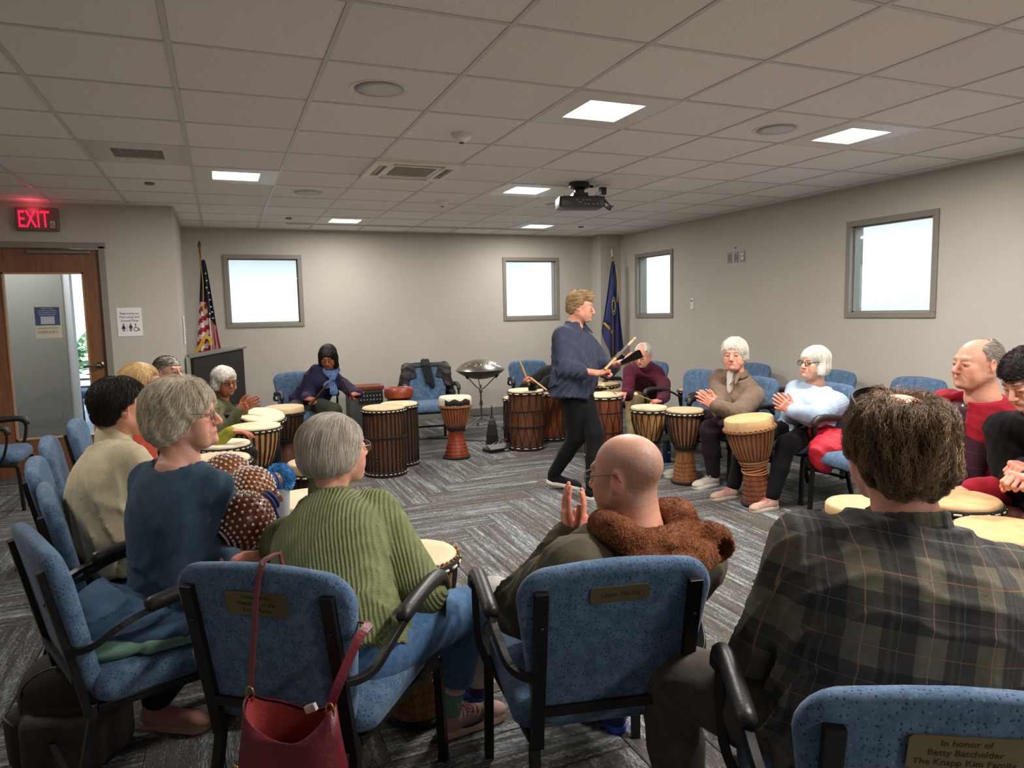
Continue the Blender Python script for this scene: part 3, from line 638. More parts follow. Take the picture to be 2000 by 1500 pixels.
def make_drum(label, kind='djembe', R=.165, H=.60, skin='skin_cream', shell='w_mid', rope='rope_black', nrope=26, lacing='straight', foldh=.014, foldmat=None, base_r=None, waist=None, group='goblet drums', wrap='wrap_cream', tops=None, bandz=None, carve=False):
    t = thing('djembe_drum' if kind == 'djembe' else 'barrel_drum', label, 'drum', group=group)
    if kind == 'djembe':
        wr = waist or R * .47; br = base_r or R * .68; zw = H * .46
        prof = [(br, 0), (br * 1.0, .02), (br * .93, H * .1), (wr * 1.12, H * .3), (wr * 1.0, H * .40), (wr * 1.04, zw), (R * .68, H * .56), (R * .84, H * .68), (R * .95, H * .82), (R * .985, H * .93), (R * .985, H - .004)]
    else:
        br = base_r or R * .97; prof = [(br, 0), (br, .03), (R * .99, H * .3), (R * 1.0, H * .5), (R * .99, H * .75), (R * .97, H * .93), (R * .97, H - .004)]
        zw = .07
    pr = np.array([(z, r) for r, z in prof])
    rad_at = lambda z: float(np.interp(z, pr[:, 0], pr[:, 1]))
    mb = MB(); P = [(rad_at(z), z) for z in np.linspace(0, H - .004, 22)]
    mb.lathe(P, 40, caps=False); mb.build('shell', M[shell], t, smooth=True)
    # skin: flat playing face with soft shoulder and fold
    mb = MB(); rs = R
    mb.lathe([(rs + .001, H - foldh - .012), (rs + .003, H - foldh), (rs + .002, H - .006), (rs - .004, H + .002), (rs - .014, H + .004), (rs * .6, H + .0035), (.001, H + .003)], 44, caps=False)
    mb.build('drum_skin', M[skin], t, smooth=True)
    if foldmat:
        mb = MB(); mb.lathe([(rs + .006, H - foldh * 1.0), (rs + .009, H - foldh * .6), (rs + .008, H - .012), (rs - .002, H + .0045), (rs - .02, H + .006)], 44, caps=False); mb.build('hair_rim', M[foldmat], t, smooth=True)
    zr = H - foldh - .012
    def torus(r, z, th, nm, mat, wob=0):
        mb = MB(); mb.tube([(r * math.cos(a), r * math.sin(a), z + wob * math.sin(a * 12)) for a in np.linspace(0, 2 * math.pi, 40, endpoint=False)], th, 8, closed=True); return mb.build(nm, M[mat], t, smooth=True)
    torus(rs + .007, zr + .005, .0075, 'rope_ring', rope, .001); torus(rs + .007, zr - .010, .0075, 'rope_ring', rope, .001)
    zl = H * .5 if kind == 'djembe' else .045
    torus(rad_at(zl) + .005, zl, .008, 'rope_ring', 'rope_black' if shell == 'w_red' else rope)
    if kind == 'djembe': torus(rad_at(zl - .018) + .005, zl - .018, .010, 'rope_ring', 'rope_black' if shell == 'w_red' else rope)
    else: torus(br + .006, .02, .009, 'rope_ring', rope)
    # cream wraps between the knots
    if wrap:
        mb = MB()
        for k in range(nrope):
            a0 = 2 * math.pi * (k + .22) / nrope; a1 = 2 * math.pi * (k + .78) / nrope; rr = rs + .0125
            mb.tube([(rr * math.cos(a), rr * math.sin(a), zr - .003) for a in np.linspace(a0, a1, 4)], .0055, 6)
        if kind != 'djembe':
            for k in range(nrope):
                a0 = 2 * math.pi * (k + .25) / nrope; a1 = 2 * math.pi * (k + .75) / nrope; rr = br + .012
                mb.tube([(rr * math.cos(a), rr * math.sin(a), .032) for a in np.linspace(a0, a1, 3)], .004, 6)
        mb.build('ring_wrap', M[wrap], t, smooth=True)['kind'] = 'stuff'
    mb = MB(); zs = np.linspace(zl, zr, 8)
    for k in range(nrope):
        a = 2 * math.pi * k / nrope; da = math.pi / nrope
        if lacing == 'straight':
            for off in (-.11, .11):
                mb.tube([((rad_at(z) + .004) * math.cos(a + da * off * 2), (rad_at(z) + .004) * math.sin(a + da * off * 2), z) for z in zs], .0032, 5)
        else:
            for sg in (-1, 1):
                f = [0, .35, .8, .98, .8, .35, .1, 0] if lacing == 'x' else [0, .14, .28, .42, .57, .71, .85, 1]
                mb.tube([((rad_at(z) + .004) * math.cos(a + sg * da * q), (rad_at(z) + .004) * math.sin(a + sg * da * q), z) for z, q in zip(zs, f)], .003, 5)
        mb.lathe([(.001, -.014), (.008, -.01), (.009, .006), (.001, .01)], 6, c=((rs + .011) * math.cos(a), (rs + .011) * math.sin(a), zr - .002))
    mb.build('tuning_rope', M[rope], t, smooth=True)['kind'] = 'stuff'
    for z in (bandz or []):
        torus(rad_at(z) + .007, z, .0045, 'rope_band', rope)
    if carve:
        mb = MB()
        for q, z in enumerate(np.linspace(.05, H * .3, 5)):
            rr = rad_at(z) + .001; nn = 60
            mb.tube([(rr * math.cos(a), rr * math.sin(a), z + (.008 * (1 if k % 2 else -1) if q in (1, 2, 3) else 0)) for k, a in enumerate(np.linspace(0, 2 * math.pi, nn, endpoint=False))], .0035, 5, closed=True)
        mb.build('carved_band', M[carve if isinstance(carve, str) else shell], t, smooth=True)
        if kind == 'djembe': torus(rad_at(.014) + .002, .014, .013, 'base_ring', 'rope_black')
    return t
def tilt_obj(o, ax, deg):
    o.rotation_mode = 'XYZ'; R = Matrix.Rotation(rad(deg), 3, Vector(ax)); o.rotation_euler = (R @ o.rotation_euler.to_matrix()).to_euler(); return o
D = {}
def drum(key, x, y, rz=0, tilt=None, **k):
    o = make_drum(**k); o.location = (x, y, 0); o.rotation_euler = (0, 0, rad(rz))
    if tilt:
        ax, dg = tilt; tilt_obj(o, ax, dg)
        r_ = (k.get('base_r') or k.get('R', .165) * .68) + .012
        o.location.z = r_ * math.sin(rad(abs(dg)))
    D[key] = o; return o
drum('a', .50, 6.80, R=.175, H=.62, skin='skin_warm', shell='w_dark', foldh=.05, foldmat=None, label='dark goblet drum with a shaggy hide rim nearest the scarf woman', nrope=24, wrap=None)
drum('b', .22, 6.28, tilt=((1.3, .54, 0), 12), R=.185, H=.63, skin='skin_cream', shell='w_redb', label='tilted goblet drum with a pale skin in front of the clapping elderly woman')
drum('c', .20, 5.72, R=.185, H=.62, skin='skin_cream', shell='w_light', nrope=26, label='light striped goblet drum standing in the left cluster', waist=.09)
drum('d', -.03, 5.14, R=.17, H=.60, skin='skin_white', shell='w_dark', label='goblet drum with a pale skin just behind the nearest left cluster drum')
drum('e', -.08, 4.60, R=.20, H=.60, skin='skin_cream', shell='w_dark', label='wide goblet drum with a cream skin above the beaded gourds')
drum('f', .48, 4.30, R=.165, H=.58, skin='skin_warm', shell='w_dark', label='drum with a thick hide rim left of the grey bob haircut', foldh=.05)
drum('g', .34, 3.35, R=.20, H=.60, skin='skin_cream', shell='w_mid', foldh=.05, label='drum half hidden behind the left shoulder of the green sweater')
drum('h', .585, 2.39, R=.155, H=.60, skin='skin_cream', shell='w_mid', nrope=20, label='goblet drum with a multicoloured rim between the knees of the green sweater woman', carve=True)
drum('i', 1.32, 6.28, kind='barrel', R=.19, H=.62, skin='skin_warm', shell='w_umber', nrope=30, label='tall dark barrel drum right of the grey bob haircut', group='barrel drums', wrap='wrap_cream', foldh=.012, bandz=[.36, .348], carve='w_dark')
drum('i2', 1.54, 6.62, kind='barrel', R=.175, H=.60, skin='skin_cream', shell='w_dark', nrope=28, label='second barrel drum tucked behind the tall dark barrel drum', group='barrel drums')
drum('j', 2.12, 6.66, R=.155, H=.62, skin='skin_white', shell='w_red', rope='rope_tan', nrope=30, foldh=.075, foldmat='fur_white', carve=True, base_r=.125, label='reddish carved goblet drum with black and white goat hair standing in the circle', wrap=None)
drum('k', 2.93, 6.75, kind='barrel', R=.185, H=.63, skin='skin_cream', shell='w_umber', lacing='x', nrope=14, label='large barrel drum with crossed lacing left of the standing man', group='barrel drums', bandz=[.42, .26, .25])
drum('k1', 2.99, 7.22, kind='barrel', R=.12, H=.50, skin='skin_cream', shell='w_dark', lacing='x', nrope=12, label='small barrel drum at the left of the crossed laced drum', group='barrel drums')
drum('k2', 3.38, 7.10, kind='barrel', R=.17, H=.55, skin='skin_cream', shell='w_redb', lacing='x', nrope=14, label='barrel drum hidden behind the legs of the standing man', group='barrel drums')
drum('m', 3.42, 5.98, kind='barrel', R=.185, H=.63, skin='skin_cream', shell='w_redb', lacing='x', nrope=14, label='red brown barrel drum just right of the standing man', group='barrel drums', bandz=[.46, .27])
drum('m2', 3.98, 6.95, kind='barrel', R=.175, H=.62, skin='skin_warm', shell='w_dark', nrope=26, label='dark drum with a tan skin in front of the blue flag', group='barrel drums', tops=1)
D['m2'].location.z = 0.0
drum('n', 3.42, 5.18, R=.155, H=.60, skin='skin_cream', shell='w_light', lacing='v', nrope=16, foldh=.02, label='light goblet drum by the khaki knees of the maroon sweater man')
drum('o', 3.50, 4.77, R=.15, H=.62, skin='skin_warm', shell='w_mid', nrope=24, foldh=.016, carve=True, label='goblet drum with a pale brown foot by the white sneakers')
drum('p', 3.57, 3.97, tilt=((-.38, -.92, 0), 8), R=.17, H=.64, skin='skin_tan', shell='w_redb', rope='rope_tan', nrope=32, foldh=.06, carve='w_dark', wrap=None, label='large tan goblet drum held by the woman in the pale blue sweater')
drum('q', 4.55, 6.1, R=.13, H=.60, skin='skin_tan', shell='w_dark', label='small goblet drum behind the empty armchair by the maroon sweater', nrope=20)
drum('r', 2.56, 2.19, R=.16, H=.58, skin='skin_tan', shell='w_dark', foldh=.04, wrap=None, label='drum with a tan hide left of the curly haired man\'s neck')
drum('s', 2.92, 2.05, R=.18, H=.60, skin='skin_tan', shell='w_mid', nrope=22, label='tan skinned drum in front of the man in the red cardigan')
drum('t', 2.68, 1.66, R=.18, H=.60, skin='skin_tan', shell='w_dark', nrope=22, label='drum with a yellow rim band at the right edge of the picture', foldh=.022)
drum('u', 1.17, 2.20, R=.155, H=.60, skin='skin_cream', shell='w_redb', nrope=20, label='goblet drum mostly hidden behind the bald man', carve=True)
drum('v', 1.70, 1.66, R=.155, H=.56, skin='skin_cream', shell='w_mid', nrope=20, label='goblet drum hidden in front of the plaid shirt man')
# black hair patch on the reddish drum, coloured bits on drum rims
mb = MB(); Rj = .155 + .0105
aa = np.linspace(rad(215), rad(312), 14)
vs = []; 
for a in aa:
    for z in (.545, .575, .60): vs.append((Rj * math.cos(a), Rj * math.sin(a), z + .012 * math.sin(a * 9) * (1 if z > .59 else .4)))
mb.add(vs, [(i * 3 + k, (i + 1) * 3 + k, (i + 1) * 3 + k + 1, i * 3 + k + 1) for i in range(13) for k in range(2)])
o = mb.build('hair_patch', M['fur_black'], D['j'], smooth=True); sm = o.modifiers.new('s', 'SOLIDIFY'); sm.thickness = .006; sm.offset = 0; o['label'] = 'black goat hair patch'
for key, cols in (('h', [(150, 50, 40), (170, 140, 60), (60, 90, 60)]), ('t', [(214, 170, 50), (150, 60, 50), (190, 190, 120)])):
    mb = MB(); Rd = .155 if key == 'h' else .18; zz = .60 - (.014 if key == 'h' else .022) + .010
    for k in range(44):
        a = 2 * math.pi * k / 44; mb.lathe([(.001, -.006), (.008, 0), (.001, .006)], 6, mi=k % 3, c=((Rd + .008) * math.cos(a), (Rd + .008) * math.sin(a), zz))
    mb.build('rim_cloth', [plain('rim_%s%d' % (key, q), c_, .7) for q, c_ in enumerate(cols)], D[key], smooth=True)
# tied cord on drum p
mb = MB()
for k in range(4): mb.tube([((.092) * math.cos(a), (.092) * math.sin(a), .24 + k * .012 + .012 * math.sin(a + k)) for a in np.linspace(0, 2 * math.pi, 24, endpoint=False)], .003, 5, closed=True)
mb.build('loose_cord', plain('cord_tan', (190, 130, 84), .7), D['p'], smooth=True)
# small bowl-shaped drum on the barrel pair
t = thing('frame_drum', 'small reddish brown round wooden drum resting behind the tall barrel drum', 'drum', (1.62, 6.95, .60))
b = MB(); b.box((0, .02, -.3), (.20, .18, .6)); b.build('stand', M['black'], t, bevel=.01)
b = MB(); b.lathe([(.11, 0), (.14, .02), (.148, .06), (.143, .10), (.135, .112), (.125, .108), (.12, .10), (.001, .095)], 36); b.build('shell', M['w_red'], t, smooth='auto')
# handpan and stand
t = thing('handpan', 'silver steel handpan resting on a chrome tripod stand', 'drum', (2.93, 8.15, .745)); hp = t
steel = plain('handpan_steel', (150, 142, 134), .3, .9, var=(9, .12)); 
b = MB(); b.lathe([(.305, 0), (.30, .008), (.25, .05), (.17, .098), (.09, .122), (.03, .13), (.001, .132)], 48, caps=False); b.build('upper_shell', steel, t, smooth=True)
b = MB(); b.lathe([(.305, 0), (.30, -.006), (.26, -.04), (.18, -.085), (.08, -.11), (.001, -.112)], 48, caps=False); b.build('lower_shell', plain('handpan_steel_dark', (112, 108, 102), .35, .9), t, smooth=True)
for k in range(8):
    a = 2 * math.pi * k / 8 + .3; r_ = .205; z_ = .078
    nv = nrm(V(math.cos(a) * .55, math.sin(a) * .55, 1)); up = nrm(np.cross(nv, V(0, 0, 1))); tt = np.cross(up, nv)
    R = np.array([up, tt, nv]).T
    b = MB(); b.lathe([(.048, -.002), (.045, .002), (.03, .0005), (.014, .0), (.008, -.006), (.001, -.007)], 24, c=V(r_ * math.cos(a), r_ * math.sin(a), z_), R=R, caps=False); b.build('tone_field', steel, t, smooth=True)
t = thing('drum_stand', 'chrome tripod stand holding up the steel handpan', 'stand', (2.93, 8.15, 0))
b = MB(); b.tube([(0, 0, .12), (0, 0, .56)], .012, 10); b.lathe([(.02, 0), (.022, .03), (.02, .06)], 12, c=(0, 0, .30)); b.lathe([(.022, 0), (.024, .03), (.02, .05)], 12, c=(0, 0, .46)); b.build('pole', M['chrome'], t, smooth='auto')
for k in range(3):
    a = 2 * math.pi * k / 3 + rad(200); u = V(math.cos(a), math.sin(a), 0)
    b = MB(); b.tube([V(0, 0, .16), u * .28 + V(0, 0, .02)], .008, 4, flat=((0, 0, 1), .008, .005)); b.tube([V(0, 0, .05), u * .16 + V(0, 0, .08)], .006, 6); lg = b.build('leg', M['chrome'], t)
    b = MB(); b.tube([u * .265 + V(0, 0, .03), u * .31 + V(0, 0, .012)], .013, 8); b.build('rubber_foot', M['black'], lg, smooth=True)
    b = MB(); b.tube(cr([V(0, 0, .5), u * .07 + V(0, 0, .54), u * .19 + V(0, 0, .655), u * .21 + V(0, 0, .66)], 4), .007, 8); ar = b.build('cradle_arm', M['chrome'], t, smooth=True)
    b = MB(); b.tube([u * .20 + V(0, 0, .65), u * .235 + V(0, 0, .69)], .012, 8); b.build('rubber_tip', M['black'], ar, smooth=True)
# amp behind the draped chair
t = thing('amplifier', 'grey amplifier with a reddish wooden top behind the jacket chair', 'amplifier', (1.62, 8.85, 0))
b = MB(); b.box((0, 0, .27), (.42, .3, .5)); b.build('cabinet', plain('amp_grey', (62, 66, 64), .6), t, bevel=.008)
b = MB(); b.box((0, 0, .545), (.45, .33, .045)); b.build('wooden_top', M['w_red'], t, bevel=.006)
b = MB(); b.box((.05, -.152, .42), (.30, .006, .14)); fp = b.build('control_panel', M['black'], t)
for r_ in range(2):
    for k in range(7): b = MB(); b.lathe([(.007, 0), (.006, .012), (.001, .012)], 10, c=(-.07 + k * .04, -.155, .45 - r_ * .05), R=RX(rad(90))); b.build('knob', plain('knob_%d%d' % (r_, k), (188, 188, 180), .4) if (r_ + k) == 0 else bpy.data.materials['knob_00'], fp)
# lectern
t = thing('lectern', 'dark lectern with a slanted grey top in front of the striped flag', 'lectern', (-.06, 8.25, 0), rad(6))
b = MB(); b.add([(-.25, -.2, .02), (.25, -.2, .02), (.25, .2, .02), (-.25, .2, .02), (-.25, -.2, 1.04), (.25, -.2, 1.115), (.25, .2, 1.115), (-.25, .2, 1.04)], [(0, 3, 2, 1), (4, 5, 6, 7), (0, 1, 5, 4), (1, 2, 6, 5), (2, 3, 7, 6), (3, 0, 4, 7)]); b.build('body', plain('lectern_dark', (26, 20, 20), .5), t, bevel=.004)
b = MB(); b.add([(x, y, z + (x + .27) * .15 + dz) for dz in (0, .022) for (x, y, z) in ((-.28, -.23, 1.04), (.28, -.23, 1.04), (.28, .22, 1.04), (-.28, .22, 1.04))], [(0, 3, 2, 1), (4, 5, 6, 7), (0, 1, 5, 4), (1, 2, 6, 5), (2, 3, 7, 6), (3, 0, 4, 7)]); b.build('top_board', plain('lectern_top', (120, 116, 112), .5), t, bevel=.003)
b = MB(); b.box((0, 0, .01), (.54, .44, .02)); b.build('plinth', M['black'], t)
t = thing('wall_notice', 'narrow white strip of paper with small print on the corner wall', 'notice', (-.363, 8.35, 1.33))
b = MB(); b.box((0, 0, 0), (.004, .3, .3)); b.build('paper_strip', paper, t)
b = MB()
for k in range(9): b.box((.0024, -.02 + .01 * (k % 2), .12 - k * .028), (.001, .2 - .03 * (k % 3), .005))
b.build('print', M['ink'], t)
# flags
def flag(name, label, x, y, ztop, finial, parts):
    t = thing(name, label, 'flag', (x, y, 0))
    b = MB(); b.lathe([(.13, 0), (.13, .02), (.04, .05), (.02, .09), (.001, .09)], 24); b.build('stand_base', M['brass'], t, smooth='auto')
    b = MB(); b.tube([(0, 0, .05), (0, 0, ztop - .13)], .011, 10); b.build('pole', wood('pole_' + name, (120, 84, 44), (170, 128, 76), (9, 9, 1)), t, smooth=True)
    b = MB()
    b.lathe([(.011, -.14), (.016, -.13), (.011, -.115), (.014, -.105), (.009, -.09), (.022, -.06), (.02, -.045), (.003, -.0), (.001, .0)], 12, c=(0, 0, ztop)); o = b.build('finial', finial, t, smooth=True); o.scale = (1, .55, 1)
    return t
gold = plain('gold_fringe', (206, 160, 48), .6, bump=(200, .5)); fred = plain('flag_red', (156, 30, 50), .75); fwh = plain('flag_white', (214, 204, 196), .75); fblu = plain('flag_navy', (26, 30, 58), .75)
def drape(t, name, mat_of, zt, zb, wt, wb, folds, amp, x_off=0, yoff=-.03, n=44, m=40, parent_extra=None, shape=None):
    """hanging folded cloth: width grows from wt at zt to wb at zb"""
    vs = []; mi = []
    for j in range(m + 1):
        v = j / m; z = zt + (zb - zt) * v
        for i in range(n + 1):
            u = i / n; wd = wt + (wb - wt) * v ** .8
            x = x_off + (u - .5) * wd + .012 * math.sin(u * 9 + v * 4) * v; y = yoff + amp * (.35 + .65 * v) * math.sin(u * folds * 2 * math.pi + 1.2 * v)
            zz = z
            if shape: zz += shape(u, v)
            vs.append((x, y, zz))
    fs = []
    for j in range(m):
        for i in range(n):
            fs.append((j * (n + 1) + i, j * (n + 1) + i + 1, (j + 1) * (n + 1) + i + 1, (j + 1) * (n + 1) + i)); mi.append(mat_of((i + .5) / n, (j + .5) / m))
    me = bpy.data.meshes.new(name); me.from_pydata(vs, [], fs); return me, mi
usf = flag('flag_pole', 'red, white and navy star and stripe flag on a gold tipped pole by the corner', -.17, 8.95, 2.34, plain('finial_bronze', (98, 80, 58), .4, .7), 0)
def us_col(u, v):
    s_ = v * 12.5 + (.9 * u if u < .62 else 6 - 3 * (u - .62) * 2)
    if v < .46 and u < .55: return 2
    if u >= .55 and v < .62 + (u - .55) * .2: return 2
    if u < .55: return 0 if int(v * 17 + u * 2.5) % 2 else 1
    return 0 if int(u * 13 + v * 1.0) % 2 else 1
me, mi = drape(usf, 'stripes', us_col, 2.12, 1.05, .03, .26, 2.6, .035, .03)
for m_ in (fred, fwh, fblu): me.materials.append(m_)
me.polygons.foreach_set('material_index', mi); me.polygons.foreach_set('use_smooth', [True] * len(mi)); o = link('flag_cloth', me, usf); sm = o.modifiers.new('s', 'SOLIDIFY'); sm.thickness = .003
for (sx, sz) in ((.045, 1.96), (.052, 1.88), (.046, 1.80), (.068, 1.74), (.072, 1.66), (.078, 1.58), (.088, 1.52), (.062, 1.50), (.094, 1.45)):
    b = MB(); pts = []
    for k in range(10):
        r_ = .014 if k % 2 == 0 else .0058; a = math.pi / 2 + k * math.pi / 5; pts.append((sx + r_ * math.cos(a), -.082, sz + r_ * math.sin(a)))
    b.add(pts + [(p[0], -.079, p[2]) for p in pts] + [(sx, -.083, sz)], [(k, (k + 1) % 10, 20) for k in range(10)] + [(k, k + 10, (k + 1) % 10 + 10, (k + 1) % 10) for k in range(10)]); b.build('star', fwh, usf)
b = MB(); b.tube(cr([(0, -.02, 2.14), (.0, -.085, 2.05), (.012, -.09, 1.85), (.0, -.092, 1.62)], 5), .004, 6); b.lathe([(.001, 0), (.007, -.02), (.009, -.13), (.001, -.14)], 10, c=(0, -.092, 1.64)); b.build('tassel_cord', gold, usf, smooth=True)
b = MB(); b.tube(cr([(-.12, -.06, 1.055), (-.05, -.075, 1.15), (.0, -.08, 1.24), (.05, -.07, 1.2), (.055, -.06, 1.14)], 5), .01, 4, flat=((0, -1, 0), .02, .003)); b.build('fringe', gold, usf)
nhf = flag('flag_pole', 'navy blue flag with a gold fringe and seal beside the far right window', 5.20, 8.80, 2.33, plain('finial_silver', (200, 196, 176), .35, .7), 0)
me, mi = drape(nhf, 'navy', lambda u, v: 0, 2.13, .72, .04, .34, 2.4, .04, -.0, shape=lambda u, v: (.42 * v * max(0, .33 - u) / .33))
me.materials.append(plain('flag_blue', (32, 38, 88), .7)); me.polygons.foreach_set('use_smooth', [True] * len(mi)); o = link('flag_cloth', me, nhf); sm = o.modifiers.new('s', 'SOLIDIFY'); sm.thickness = .003
b = MB(); N_ = 8; vs = []
for j in range(N_ + 1):
    v_ = j / N_
    for i in range(6): u_ = i / 5; vs.append((.01 - (.19 * (1 - u_) + .05 * u_) * v_ ** 1.1, -.065 - .02 * math.sin(u_ * 5) * v_, 2.08 - (.80 * (1 - u_) + .95 * u_) * v_))
b.add(vs, [(j * 6 + i, j * 6 + i + 1, (j + 1) * 6 + i + 1, (j + 1) * 6 + i) for j in range(N_) for i in range(5)]); o = b.build('flag_fold', bpy.data.materials['flag_blue'], nhf, smooth=True); sm = o.modifiers.new('s', 'SOLIDIFY'); sm.thickness = .003
b = MB(); b.tube([(vs[-6 + i][0], vs[-6 + i][1], vs[-6 + i][2] - .012) for i in range(6)], .01, 4, flat=((0, -1, 0), .018, .003)); b.build('fringe', gold, nhf)
b = MB()
for k in range(60):
    a = 2 * math.pi * k / 30 + (k % 7) * .03; r1 = .055 if k < 30 else .038; b.box((-.03 + r1 * .55 * math.cos(a), -.082, 1.50 + r1 * 2.2 * math.sin(a)), (.008, .004, .009), R=RY(a))
b.build('seal', plain('seal_gold', (196, 170, 96), .5), nhf)
b = MB(); b.tube(cr([(-.05, -.07, 1.18), (-.11, -.06, 1.27), (-.165, -.05, 1.36)], 4), .01, 4, flat=((0, -1, 0), .02, .003)) if False else None; b.tube(cr([(.17, -.05, .80), (.06, -.08, .83), (.0, -.08, .77), (-.06, -.08, .74)], 4), .01, 4, flat=((0, -1, 0), .02, .003)); b.build('fringe', gold, nhf)
b = MB(); b.tube(cr([(0, -.02, 2.15), (.02, -.085, 2.0), (.03, -.085, 1.7), (.028, -.085, 1.55)], 5), .004, 6); b.build('tassel_cord', gold, nhf, smooth=True)
# wall plates, thermostat
t = None
for k, (yy_, two) in enumerate(((6.63, 0), (6.52, 0), (6.41, 1))):
    t = thing('wall_plate', ['grey wall plate left of three high on the right wall', 'grey wall plate in the middle of three on the right wall', 'grey socket plate with two outlets, right of three on the right wall'][k], 'outlet', (5.476, yy_, 2.015), group='grey wall plates')
    b = MB(); b.box((0, 0, 0), (.008, .07, .12)); b.build('plate', plain('plate_grey%d' % k, (118, 118, 112), .4, .3), t, bevel=.002)
    b = MB()
    if two:
        for z in (-.022, .022): b.box((-.005, 0, z), (.004, .034, .028))
    else: b.box((-.005, 0, 0), (.004, .034, .068))
    b.build('insert', plain('plate_insert%d' % k, (96, 96, 90) if not two else (206, 206, 200), .5), t, bevel=.002)
b = MB(); b.box((5.474, 6.53, 2.12), (.01, .02, .012)); tag(b.build('wall_hook', M['dark']), 'tiny dark hook on the wall above the three plates', 'hook')
t = thing('thermostat', 'small white thermostat remote on the right wall beside the far window', 'thermostat', (5.474, 7.32, 1.50))
b = MB(); b.box((0, 0, 0), (.02, .055, .14)); b.build('case', M['white_plastic'], t, bevel=.006)
b = MB(); b.box((-.011, 0, .035), (.002, .03, .022)); b.build('display', M['dark'], t)
for z in (-.0, -.02, -.04):
    for y in (-.01, .01): b = MB(); b.box((-.011, y, z), (.003, .01, .008)); b.build('button', plain('btn', (150, 150, 146), .5) if 'btn' not in bpy.data.materials else bpy.data.materials['btn'], t)
# projector
t = thing('projector', 'black projector hanging from a ceiling mount', 'projector', (2.90, 5.45, 2.53), rad(-14)); pj = t
b = MB(); b.lathe([(.085, 0), (.09, -.012), (.088, -.04), (.06, -.05), (.045, -.06), (.045, -.085)], 24); b.tube([(.08, -.02, -.03), (.115, -.03, -.035)], .012, 8); b.build('ceiling_mount', M['black'], t, smooth='auto')
b = MB(); b.box((0, 0, -.10), (.13, .12, .025)); b.box((0, 0, -.118), (.24, .05, .012)); b.box((0, 0, -.118), (.06, .2, .012)); b.tube([(-.1, 0, -.118), (-.15, -.02, -.11)], .008, 6); b.build('bracket', M['black'], t, bevel=.002)
b = MB(); ol = rrect(.20, .19, -.125, .125, .03, .04); pillow(b, ol, np.array([0, 0.]), [(.9, -.215), (.98, -.212), (1.0, -.20), (1.0, -.15), (.97, -.128), (.9, -.124)], frame=lambda x, y, d: (x, y, d)); b.build('case', plain('projector_black', (34, 32, 36), .4), t, smooth='auto')
b = MB(); b.box((.03, -.127, -.172), (.24, .004, .06)); cp = b.build('port_panel', M['black'], t); port_m = plain('port_grey', (150, 146, 140), .5)
for k, (px_, pz) in enumerate(((-.05, .012), (-.03, -.004), (-.015, -.006), (.005, .013), (.035, .012), (.06, .013), (.02, -.02), (.045, -.022), (.09, -.022), (.125, -.02))): b = MB(); b.box((px_, -.130, -.172 + pz), (.009, .004, .007)); b.build('port', port_m, cp)
b = MB(); b.tube([(.10, -.126, -.16), (.13, -.18, -.15)], .001, 5); b.box((-.165, -.0, -.172), (.012, .22, .045)); b.build('side_vent', M['dark'], t)
t = thing('power_outlet_cord', 'black plug and looped power cord hanging from the ceiling right of the projector', 'cord', (3.17, 5.52, 2.53))
b = MB(); b.box((0, 0, -.006), (.12, .08, .014)); b.build('ceiling_plate', M['white_plastic'], t, bevel=.002)
b = MB(); b.box((0.0, 0, -.045), (.055, .05, .06)); b.build('plug', M['black'], t, bevel=.006)
b = MB()
cord = [(0, -.02, -.07), (.0, -.03, -.13), (-.01, -.03, -.16), (.03, -.03, -.20), (.06, -.03, -.18), (.0, -.03, -.12), (-.07, -.03, -.09), (-.09, -.03, -.11), (-.05, -.03, -.15), (.02, -.03, -.19), (.055, -.03, -.21), (.06, -.03, -.175), (.01, -.03, -.14), (-.05, -.03, -.10), (-.085, -.03, -.14), (-.12, -.02, -.155), (-.16, -.01, -.16)]
b.tube(cr(cord, 5), .005, 6); b.tube(cr([(0, -.02, -.06), (-.05, -.02, -.05), (-.09, -.02, -.09), (-.10, -.02, -.13)], 5), .002, 5); b.build('cable', M['black'], t, smooth=True)
# floor clutter: tool case, bag cone, bottles, cables
t = thing('tuning_case', 'open black case of metal tools lying on the floor by the drums', 'case', (2.60, 6.78, 0), rad(12))
b = MB(); b.box((0, 0, .018), (.26, .16, .03)); b.build('case_tray', M['black'], t, bevel=.004)
b = MB(); b.box((-.02, -.06, .055), (.24, .10, .012), R=RX(rad(20))); b.build('case_lid', M['black'], t, bevel=.003)
b = MB(); b.box((.07, -.082, .022), (.05, .004, .02)); b.build('tag', paper, t)
for k in range(8):
    b = MB(); a = rad(20 + k * 6); p = V(-.06 + k * .03, .06, .045 + .006 * (k % 3)); b.tube([p, p + V(.10 * math.cos(a), .10 * math.sin(a), .02)], .005, 6)
    b.build('tool', plain('tool_%d' % k, [(170, 170, 172), (130, 40, 44), (50, 50, 54)][k % 3], .4, .4), t, smooth=True)
t = thing('pointed_case', 'black pointed bag standing on the floor left of the crossed laced drum', 'bag', (2.86, 7.0, 0))
t.location = (2.71, 7.20, 0)
b = MB(); b.lathe([(.09, 0), (.085, .1), (.06, .22), (.045, .26), (.03, .28), (.012, .33), (.006, .42), (.001, .43)], 4, R=RZ(rad(20))); b.build('bag_body', M['black'], t, bevel=.004)
t = thing('water_bottle', 'clear plastic water bottle on the carpet beside the barrel drums', 'bottle', (1.80, 7.20, 0))
b = MB(); b.lathe([(.028, 0), (.032, .01), (.032, .13), (.03, .15), (.014, .19), (.013, .2), (.001, .2)], 20); b.build('bottle_body', glass_mat('bottle_plastic', (215, 222, 226), .05, .3), t, smooth=True)
b = MB(); b.lathe([(.033, .07), (.033, .12)], 20, caps=False); b.build('bottle_label', plain('bottle_label', (196, 190, 200), .5), t)
b = MB(); b.lathe([(.015, .2), (.015, .217), (.001, .217)], 14); b.build('bottle_cap', M['white_plastic'], t)
